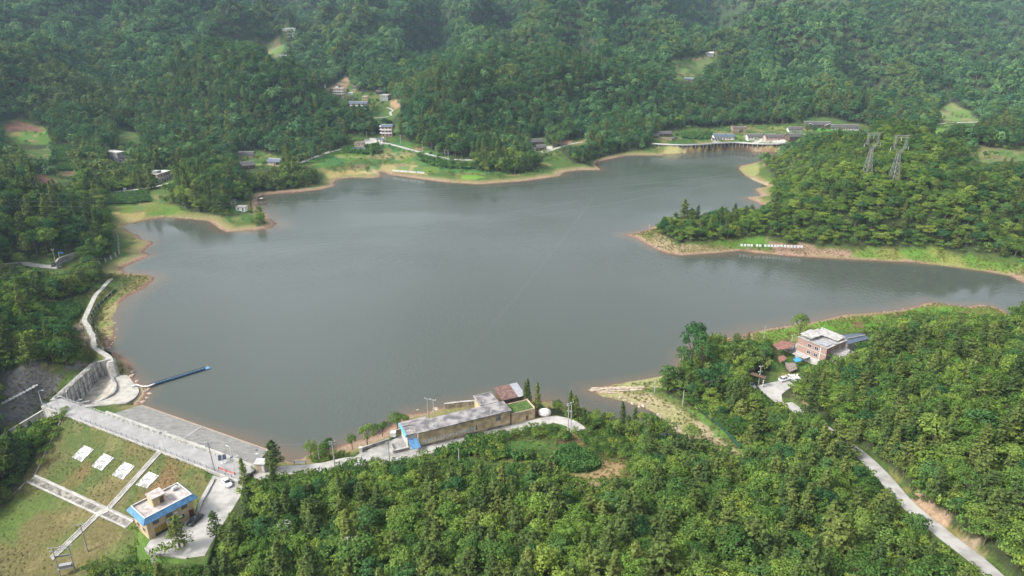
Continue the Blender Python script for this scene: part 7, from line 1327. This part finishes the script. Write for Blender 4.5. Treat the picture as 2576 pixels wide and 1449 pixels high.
# ------------------------------------------------------------------ sign boards on posts
bdm = MB().box(-.62, .62, -.04, .04, 0, 1.35).mesh('board', mat("white_board", [.70,.72,.74], .5, .03, 1)); psm = MB().box(-.05, .05, -.05, .05, -1.2, 2.4).mesh('post', mat("brown_post", [.16,.10,.06]))
def boards(us, v0, v1, label, group, tone, s_=1.0, marks=False):
    n_ = len(us)
    for k, x in enumerate(us):
        u = x; v = v0+(v1-v0)*k/(n_-1); p = R(u, v); o = thing('sign_board', label, 'sign board', p, tone, group); o.scale = (s_,)*3
        link(bdm, 'board', o, (0, -.08, 2.1))
        for xx in (-.45, .45): link(psm, 'post', o, (xx, 0, 0))
        if marks: mk = MB()
        if marks:
            for j in range(4): xx = -.38+(j % 2)*.36+random.uniform(-.05, .05); zz = 2.35+(j//2)*.42; mk.box(xx, xx+.28, -.135, -.124, zz, zz+.07).box(xx+.1, xx+.16, -.137, -.126, zz-.12, zz+.2)
            mk.build('mark', mat("pale_blue_sign", [.45,.62,.66]), o)
boards([(1500+X/5.6)/1.59 for X in (410,452,493,535,590,632,674,716,775,818,858,900,962,1005,1047,1089)], 437, 443, 'one of the white boards on stakes on the far dry bank, in fours', 'row of white boards on the far bank', -.12, 1.0)
boards([(2900+X/4.044)/1.59 for X in (258,313,370,420,508,560,640,695,747,800,850,903,957,1011,1063,1120,1173,1225)], 628, 632, 'one of the white boards on thin stakes along the right hand peninsula shore', 'row of white boards on the right shore', -.1, 1.0, True)

# ------------------------------------------------------------------ pylons and wires
PYM = mat("weathered_steel", [.33,.32,.31], .6, .1, 3)
def pylon(label, loc, rz, h=29.0):
    o = thing('pylon', label, 'pylon', loc, rz); s_ = h/30
    def zw(z): return 2.6-(2.6-.75)*min(z/20.0, 1)
    lg = [(sx*zw(0), sy*zw(0)) for sx, sy in ((-1,-1),(1,-1),(1,1),(-1,1))]
    for sx, sy in ((-1,-1),(1,-1),(1,1),(-1,1)): MB().bar((sx*2.6*s_, sy*2.6*s_, -1), (sx*.75*s_, sy*.75*s_, 20*s_), 0.093).build('leg', PYM, o)
    br_ = MB(); lv = [0,3.4,6.6,9.6,12.4,15,17.5,20]
    cs = [(-1,-1),(1,-1),(1,1),(-1,1)]
    for a_, b_ in zip(lv[:-1], lv[1:]):
        for k in range(4):
            c, d = cs[k], cs[(k+1) % 4]; wa, wb_ = zw(a_), zw(b_)
            br_.bar((c[0]*wa*s_, c[1]*wa*s_, a_*s_), (d[0]*wb_*s_, d[1]*wb_*s_, b_*s_), 0.053).bar((d[0]*wa*s_, d[1]*wa*s_, a_*s_), (c[0]*wb_*s_, c[1]*wb_*s_, b_*s_), 0.053).bar((c[0]*wb_*s_, c[1]*wb_*s_, b_*s_), (d[0]*wb_*s_, d[1]*wb_*s_, b_*s_), 0.046)
    br_.build('bracing', PYM, o)
    for sg in (-1, 1):
        hm = MB(); P0 = [(0, -.6, 20), (sg*.75, -.6, 20), (sg*4.2, -.5, 23.5), (sg*3.6, -.4, 29.5)]
        for y in (-.6, .6): hm.bar((sg*.75*s_, y*s_, 20*s_), (sg*4.4*s_, y*.8*s_, 23.6*s_), 0.085).bar((sg*.1*s_, y*s_, 20.6*s_), (sg*3.2*s_, y*.8*s_, 24.2*s_), 0.071).bar((sg*4.4*s_, y*.8*s_, 23.6*s_), (sg*3.9*s_, y*.6*s_, 30*s_), 0.078).bar((sg*3.2*s_, y*.8*s_, 24.2*s_), (sg*3.1*s_, y*.6*s_, 29*s_), 0.071)
        for k in range(5): t_ = k/5; hm.bar((sg*(.75+3.6*t_)*s_, -.55*s_, (20+3.6*t_)*s_), (sg*(.3+3*(t_+.15))*s_, .55*s_, (20.6+3.6*(t_+.1))*s_), 0.043).bar((sg*(4.3-.4*t_)*s_, -.5*s_, (23.6+6*t_)*s_), (sg*3.15*s_, .5*s_, (24.2+5*(t_+.1))*s_), 0.043)
        hm.bar((sg*4.3*s_, 0, 23.8*s_), (sg*6.2*s_, 0, 24*s_), 0.078).bar((sg*4.2*s_, 0, 25.2*s_), (sg*6.2*s_, 0, 24*s_), 0.058).build('arm', PYM, o)
    bb = MB()
    for y, z_ in ((-.5,29),(.5,29),(-.5,30.2),(.5,30.2)): bb.bar((-5.2*s_, y*s_, z_*s_), (5.2*s_, y*s_, z_*s_), 0.071)
    for k in range(10): x = -5.2+k*1.04; bb.bar((x*s_, -.5*s_, 29*s_), ((x+1.04)*s_, -.5*s_, 30.2*s_), 0.043).bar((x*s_, -.5*s_, 29*s_), ((x+1.04)*s_, .5*s_, 29*s_), 0.036)
    bb.bar((-5*s_,0,30.2*s_), (-5*s_,0,31.4*s_), 0.058).bar((5*s_,0,30.2*s_), (5*s_,0,31.4*s_), 0.058).build('bridge_beam', PYM, o)
    ins = MB().tube([(0,0,0),(0,0,-2)], [.1,.14], 6).mesh('insulator', PORC)
    for x, z_ in ((-6.1,23.9),(6.1,23.9),(0,29)): link(ins, 'insulator', o, (x*s_, 0, z_*s_))
    return o
pA, pB = R(2178,452), R(2243,472); PYA = pylon('left of the two lattice pylons on the wooded right hill', pA, .25, 28.0); PYB = pylon('right of the two lattice pylons on the wooded right hill', pB, .25, 30.5)
pC = P(-28,800,9.0); PYC = pylon('lattice pylon cut by the left edge above the bushes', pC, .9, 26)
def wire(p, q, sag, label, r=.045, n_=22):
    r *= .42
    p, q = np.array(p, float), np.array(q, float); pth = [tuple(p+(q-p)*t_+np.array([0, 0, -4*sag*t_*(1-t_)])) for t_ in np.linspace(0, 1, n_)]
    o = MB().tube(pth, r, 4).build('power_line', mat("wire", [.16,.165,.17], .6)); tagm(o, label, 'wire', label); return o
def off(p, rz, x, z_): return (p[0]+x*math.cos(rz), p[1]+x*math.sin(rz), p[2]+z_)
for x, z_ in ((-5.8, 20.4), (0, 25), (5.8, 20.4)):
    wire(off(pA, .25, x, z_*.93), off(pC, .9, x, z_*.87), 10, 'high voltage line spanning the lake from the left pylon pair to the left edge', .06)
    wire(off(pB, .25, x, z_*1.02), off(pC+np.array([-70, 20, 25]), .9, x, z_), 13, 'high voltage line spanning the lake from the right pylon to the left edge', .06)
def top(u, v, h, z): p = gz(u, v, z); return (p[0], p[1], p[2]+h)
for dx in (-.6, 0, .6):
    wire((top(541,1190,10.2,5.4)[0]+dx, top(541,1190,10.2,5.4)[1], 15.4), (top(843,1182,9.5,4.1)[0]+dx, top(843,1182,9.5,4.1)[1], 13.5), .8, 'local line from the dam end pole to the tall roadside pole', .025)
    wire((top(843,1182,9.5,4.1)[0]+dx, top(843,1182,9.5,4.1)[1], 13.5), (top(1077,1050,7,3.6)[0]+dx*1.5, top(1077,1050,7,3.6)[1], 10.6), .8, 'local line from the tall roadside pole to the two legged pole', .025)
    wire((top(1077,1050,7,3.6)[0]+dx*1.5, top(1077,1050,7,3.6)[1], 10.6), (top(1717,1021,6,None)[0]+dx, top(1717,1021,6,None)[1]+260, 12), 3, 'local line running out over the lake from the two legged pole', .03)
    wire((top(1432,1090,10.3,5.2)[0]+dx, top(1432,1090,10.3,5.2)[1], 15.2), (top(1908,967,6.8,8.0)[0]+dx, top(1908,967,6.8,8.0)[1], 14.8), 2, 'local line from the twin poles over the inlet to the gateway pole', .025)
    wire((top(221,1388,8.8,None)[0]+dx, top(221,1388,8.8,None)[1], top(221,1388,8.8,None)[2]), (top(541,1190,10.2,5.4)[0]+dx, top(541,1190,10.2,5.4)[1], 15.2), 1.2, 'local line crossing the grassy dam face to the dam end pole', .025)

# ------------------------------------------------------------------ people, rocks, small things
SKIN = mat("skin", [.42,.26,.18], .6); 
def person(label, loc, rz, top_m, leg_m, h=1.7, reach=False):
    k = h/1.7; o = bpy.data.meshes.new("body"); J = {'pel':(0,0,.93),'ch':(0,0,1.25),'nk':(0,0,1.45),'hd':(0,.02,1.60),'tp':(0,.01,1.70),'ls':(-.19,0,1.40),'le':(-.26,.05,1.14),'lh':(-.22,.22,.98),'rs':(.19,0,1.40),'re':(.26,.06,1.14),'rh':(.20,.26,1.04 if not reach else 1.15),'lk':(-.11,.03,.5),'lf':(-.12,0,.07),'lt':(-.13,.14,.03),'rk':(.11,.03,.5),'rf':(.12,0,.07),'rt':(.13,.14,.03),'lp':(-.1,0,.88),'rp':(.1,0,.88)}
    E = [('pel','ch'),('ch','nk'),('nk','hd'),('hd','tp'),('ch','ls'),('ls','le'),('le','lh'),('ch','rs'),('rs','re'),('re','rh'),('pel','lp'),('lp','lk'),('lk','lf'),('lf','lt'),('pel','rp'),('rp','rk'),('rk','rf'),('rf','rt')]
    RD = dict(pel=.15,ch=.16,nk=.06,hd=.10,tp=.07,ls=.07,le=.045,lh=.035,rs=.07,re=.045,rh=.035,lp=.10,lk=.07,lf=.045,lt=.035,rp=.10,rk=.07,rf=.045,rt=.035)
    nm = list(J); o.from_pydata([tuple(c*k for c in J[q]) for q in nm], [(nm.index(a_), nm.index(b_)) for a_, b_ in E], []); ob = bpy.data.objects.new('person', o); S.collection.objects.link(ob)
    md = ob.modifiers.new('skin', 'SKIN'); 
    for q, sv in zip(nm, o.skin_vertices[0].data): sv.radius = (RD[q]*k, RD[q]*k*.85); sv.use_root = (q == 'pel')
    ob.modifiers.new('sub', 'SUBSURF').levels = 1; bpy.context.view_layer.update(); me2 = bpy.data.meshes.new_from_object(ob.evaluated_get(bpy.context.evaluated_depsgraph_get())); bpy.data.objects.remove(ob)
    me2.materials.clear(); [me2.materials.append(q) for q in (top_m, leg_m, SKIN)]
    for p in me2.polygons: z_ = p.center.z/k; x_ = abs(p.center.x)/k; p.material_index = 2 if (z_ > 1.47 or (x_ > .17 and z_ < 1.12 and z_ > .92 and p.center.y > .12)) else 1 if z_ < .95 and x_ < .2 else 0
    ob = bpy.data.objects.new('person', me2); S.collection.objects.link(ob); ob.location = tuple(loc); ob.rotation_euler = (0, 0, rz); tagm(ob, label, 'person')
    hr = MB().sphere((0,-.015*k,1.66*k), .105*k, 8, 6, (1,1,.75)).build('hair', DARK, ob); return ob
person('person in dark clothes standing at the tip of the left grassy point', R(381,611), -1.2, CK, CK, 1.75, True)
person('person in black sitting back on the bank under the pale umbrella', R(655,506), -1.2, DARK, CK, 1.5)
pq = P(678,519,-.25); person('person in pale shirt standing knee deep off the wooded point', pq, .5, WHITE, DARK)
um = thing('umbrella', 'round white fishing umbrella on the bank of the wooded point', 'umbrella', R(658,505), 0); MB().tube([(0,0,0),(0,0,2.1)], .03).build('shaft', STEEL, um)
c = MB(); V = [(0,0,2.25)]+[(1.25*math.cos(a_*.785), 1.25*math.sin(a_*.785), 1.85) for a_ in range(8)]; c.add(V+[(x, y, z_-.03) for x, y, z_ in V], [(0, 1+i, 1+(i+1) % 8) for i in range(8)]+[(9, 10+(i+1) % 8, 10+i) for i in range(8)]); c.build('canopy', WHITE, um)
# ledge rock of the point and shore stones
def rockmesh(seed, n_=3):
    rg = np.random.default_rng(seed); b_ = bmesh.new(); bmesh.ops.create_icosphere(b_, subdivisions=2, radius=1)
    for v in b_.verts: p = np.array(v.co[:]); v.co = Vector(p*(1+.35*(float(vnoise(p[0]*1.7+seed, p[1]*1.7+p[2]*2.1, seed))-.5)*2)*[1, .8, .55])
    me = bpy.data.meshes.new("boulder"); b_.to_mesh(me); b_.free(); me.materials.append(STONE); return me
RM = [rockmesh(k) for k in range(4)]; RGN = random.Random(4)
ld = thing('rock_ledge', 'layered pale rock ledge running out to the tip of the point', 'rock')
l1 = resample([P(1483,981,.35), P(1510,986,.7), P(1560,985,1.4), P(1622,978,2.2)], 16); l2 = resample([P(1490,975,.5), P(1530,972,1.2), P(1580,970,1.8), P(1622,968,2.4)], 16)
for k in range(3):
    A_ = l1+(l2-l1)*k*.3; B_ = l1+(l2-l1)*(k*.3+.42); zz = np.linspace(.15, .8, 16)*(k+1)*.6; jit = RNG.normal(0, .25, (16, 2))
    A_ = A_.copy(); B_ = B_.copy(); A_[:, :2] += jit; A_[:, 2] = zz+.35; B_[:, 2] = zz+.35; MB().ruled([tuple(q) for q in A_], [tuple(q) for q in B_], 1.4).build('ledge', STONE, ld)
sx, sy = [], []
SPX = [(1613,1019),(1620,1020),(1608,1025),(1640,1032),(1656,1043),(1663,1048),(1560,1000),(1575,1008),(1590,1015),(1700,1075),(1712,1085),(1480,640),(1640,615),(1650,622),(1660,628),(290,812),(292,830),(288,850),(286,862),(330,935),(334,945),(345,958),(368,985),(370,1000),(362,1012),(410,545),(430,546),(450,549),(640,528),(668,541),(676,548),(1400,433),(1415,431),(455,547),(470,549),(272,875),(280,868),(372,978),(376,990),(1130,1021),(1095,1030),(1050,1034),(1160,1018)]
for k, (u, v) in enumerate(SPX):
    p = R(u+RGN.uniform(-2, 2), v+RGN.uniform(-1, 1)); o = bpy.data.objects.new('boulder', RM[k % 4]); S.collection.objects.link(o); s_ = RGN.uniform(.45, 1.0); o.location = (p[0], p[1], p[2]+.05); o.scale = (s_*1.3, s_, s_*.8); o.rotation_euler = (0, 0, RGN.uniform(0, 6)); 
    w_ = 'on the rocky point and inlet bank' if u > 1500 and v > 900 else 'along the left shore' if u < 480 else 'along the near shore wall' if v > 1000 else 'on the far banks'
    tagm(o, 'pale boulder '+w_, 'boulder', 'boulders '+w_)
x, y = scatter(120, 620, 2.2); sd_ = gridf(SD, x, y); k = (sd_ > .1) & (sd_ < 3.6) & (RNG.random(len(x)) < .6); x, y = x[k], y[k]
stc = bpy.data.collections.new("kit_stone"); [stc.objects.link(bpy.data.objects.new('stone_%d' % i_, m_)) for i_, m_ in enumerate(RM)]; PCOL['stone'] = stc; PROTO['stone'] = RM
gn_scatter("shore_stones", 'stone', x, y, tz(x, y), RNG.uniform(.12, .42, len(x)), 'small stones along the waterline', 'stones', 1.0)
# shore wall behind the long building
lowwall('shore_wall', [(1118,1026),(1160,1021),(1196,1018),(1214,1015)], .6, 1.6, 'rough stone shore wall at the water behind the long building', STONE, .7)
# feature trees
def ft(kind_, u, v, z, s, label, k=0, sz=1.0, cat='tree', group=None): p = gz(u, v, z); place_tree(kind_, p[0], p[1], p[2]-.1, s, label, group, k=k, sz=sz, cat=cat)
ft('cedar', 1321, 1030, 3.0, .78, 'left and thinnest of the three tall dark cypresses beside the grass-roofed store', 0, 1.35); ft('cedar', 1332, 1029, 3.0, .80, 'middle and tallest of the three dark cypresses beside the grass-roofed store', 1, 1.5); ft('cedar', 1351, 1034, 3.2, 1.0, 'right and bushiest of the three dark cypresses beside the grass-roofed store', 2, 1.1)
ft('light', 886, 1128, 3.6, .72, 'yellow-green round tree by the forecourt gate pillar', 0); ft('broad', 925, 1122, 3.5, .95, 'rounded green tree right of the yellow-green tree by the forecourt', 1); ft('broad', 1000, 1078, 3.2, .9, 'dense green tree at the left end of the cyan guttered annex', 2, .8); ft('broad', 962, 1095, 3.2, .6, 'small green tree between the forecourt trees', 0)
ft('pine', 695, 1185, 4.3, 1.15, 'large dark pine beside the cream intake kiosk', 0, 1.0); ft('cedar', 620, 1225, 5.0, 1.0, 'pointed cedar hiding the end of the dam road', 1); ft('cedar', 695, 1240, 5.0, 1.1, 'rounded cedar below the cream intake kiosk', 2, .9)
ft('broad', 783, 1150, 3.8, .75, 'small green tree at the water edge left of the plain pole', 3); ft('broad', 828, 1148, 3.6, .7, 'thin dark tree behind the tall roadside pole', 1, 1.1)
ft('dark', 1737, 925, 4.0, 1.7, 'tallest dark broadleaf tree on the near right shore', 0, 1.25); ft('dark', 1762, 940, 4.2, 1.5, 'dark broadleaf tree standing right of the tallest one on the near right shore', 2, 1.2); ft('broad', 1790, 905, 4.5, 1.2, 'green broadleaf tree at the back of the tall shore group', 1, 1.1); ft('dark', 1750, 885, 3.0, 1.25, 'dark broadleaf tree at the water edge behind the tallest one', 0, 1.2)
ft('dark', 1715, 945, 3.6, 1.3, 'dark broadleaf tree leaning over the water below the tallest one', 1); ft('cedar', 1882, 868, 4.0, .66, 'dark rounded conifer at the water edge left of the red shed', 0, .9); ft('broad', 1848, 870, 3.5, .6, 'thin open tree left of the dark rounded conifer', 2, 1.2); ft('broad', 2010, 850, 5.0, 1.25, 'spreading green tree behind the brick house', 0)
ft('broad', 165, 905, 8.0, 1.15, 'bright round broadleaf tree above the dark sprayed slope', 0); ft('pine', 455, 1392, 3.5, 1.15, 'tall thin pine in front of the blue-roofed house door', 1, 1.1); ft('pine', 545, 1360, 4.2, .8, 'small thin pine standing on the sunlit yard edge', 2, 1.2); ft('dark', 2030, 338, None, 1.3, 'dark round tree by the bright rice field', 2); ft('dark', 2048, 340, None, 1.1, 'second dark round tree right of the rice field tree', 1)
for k_, (u, v, s_, kd_) in enumerate([(1505,1074,.8,'broad'),(1538,1080,.9,'mid'),(1568,1078,.95,'cedar'),(1592,1084,.9,'cedar'),(1612,1092,1.0,'mid'),(1635,1101,1.1,'broad'),(1655,1108,1.05,'mid'),(1675,1117,1.1,'broad'),(1648,1120,1.1,'mid'),(1740,1125,1.0,'broad')]):
    p = gz(u, v, None); place_tree(kd_, p[0], p[1], max(p[2], .6)-.1, s_, 'tree screening the near side of the inlet', 'trees along the near side of the inlet', k=k_)
for u, v, s_, lb_ in ((722,1385,1.1,'white flowered bushy tree low in the foreground wood, left'),(888,1415,1.0,'white flowered tree in the foreground wood near the bottom edge')):
    p = R(u, v); e = place_tree('broad', p[0], p[1], p[2], s_, lb_, k=2); b_ = bpy.data.objects.new('blossom', _bl); S.collection.objects.link(b_); b_.parent = e; b_.location = (0, 0, .8)
for k, (u, v) in enumerate([(1205,1148),(2135,835),(1995,845),(1225,1020),(590,540),(640,545),(660,540),(600,560),(625,555)]):
    if k in (0, 3): ft('shrub', u, v, None, 1.2, ['shrub by the maize patch below the long building', '', '', 'palm like shrub behind the long building'][k], 0, cat='shrub')
# trees among the hamlets and fields
VT = [(852,252),(895,262),(903,268),(935,262),(940,272),(948,268),(960,275),(936,285),(945,288),(955,284),(895,246),(870,238),(930,247),(985,248),(1000,240),(880,310),(1000,350),(1020,352),(935,352),(880,365),(870,372),(1040,375),(1130,412),(1160,415),(1080,400),
 (1700,330),(1760,338),(1775,345),(1865,345),(1895,326),(1960,330),(2010,322),(1720,352),(1650,355),(2100,340),(2120,338),(655,425),(640,412),(720,420),(690,430),(615,415),(580,412),(385,470),(450,440),(330,400),(1400,398),(1385,402),(1340,390),(1320,372),(1375,360),(440,500),(455,505),(300,470),(240,478),(250,472),(975,380),(960,385),(1250,436),(1230,430),(1180,428),(2385,330),(2370,318),(2460,330),(2500,395),(2450,385),(1750,160),(1710,175),(1780,150)]
vx = np.array([R(u, v) for u, v in VT]); vk = np.linalg.norm(vx[:, :2], axis=1) < 1400; vx = vx[vk]
vx = np.concatenate([vx+np.r_[RNG.normal(0, 5, 2), 0] for _ in range(3)]); vz = tz(vx[:, 0], vx[:, 1]); kk_ = gridf(SD, vx[:, 0], vx[:, 1]) > 4; vx = vx[kk_]; vz = vz[kk_]; kk_ = not_on_road(vx[:, 0], vx[:, 1], 2); vx = vx[kk_]; vz = vz[kk_]
hb2 = np.ones(len(vx), bool)
for o_ in S.objects:
    if o_.parent is None and o_.get('category') in ('house', 'shed', 'hut'): hb2 &= np.hypot(vx[:, 0]-o_.location.x-5, vx[:, 1]-o_.location.y-1) > 9.5
vx = vx[hb2]; vz = vz[hb2]
gn_scatter("orchard_trees", 'broad', vx[:, 0], vx[:, 1], vz-.1, RNG.uniform(.45, .95, len(vx)), 'small trees scattered among hamlets and fields', 'trees')
# garden soil, grass tufts
GT = (GRX-DA[0])*DN[0]+(GRY-DA[1])*DN[1]
gn_scatter("grass_tufts", 'grass', GRX, GRY, tz(GRX, GRY)-.05, np.where(GT < 0, .35, .6)*RNG.uniform(.7, 1.3, len(GRX)), 'tufts of grass on the dam face and grassy banks', 'grass')

# ------------------------------------------------------------------ haze
hz = MB().box(-2900, 2900, -260, 3500, -60, 720).build('haze', bpy.data.materials.new('haze')); hz['kind'] = 'stuff'; hz['label'] = 'thin pale haze filling the valley'; hz['category'] = 'haze'
t = hz.data.materials[0]; t.use_nodes = True; t = t.node_tree; t.nodes.clear(); out = t.nodes.new('ShaderNodeOutputMaterial'); pv = t.nodes.new('ShaderNodeVolumePrincipled'); pv.inputs['Color'].default_value = (.58,.80,1,1); pv.inputs['Density'].default_value = .00009; pv.inputs['Anisotropy'].default_value = .1
t.links.new(pv.outputs[0], out.inputs['Volume'])
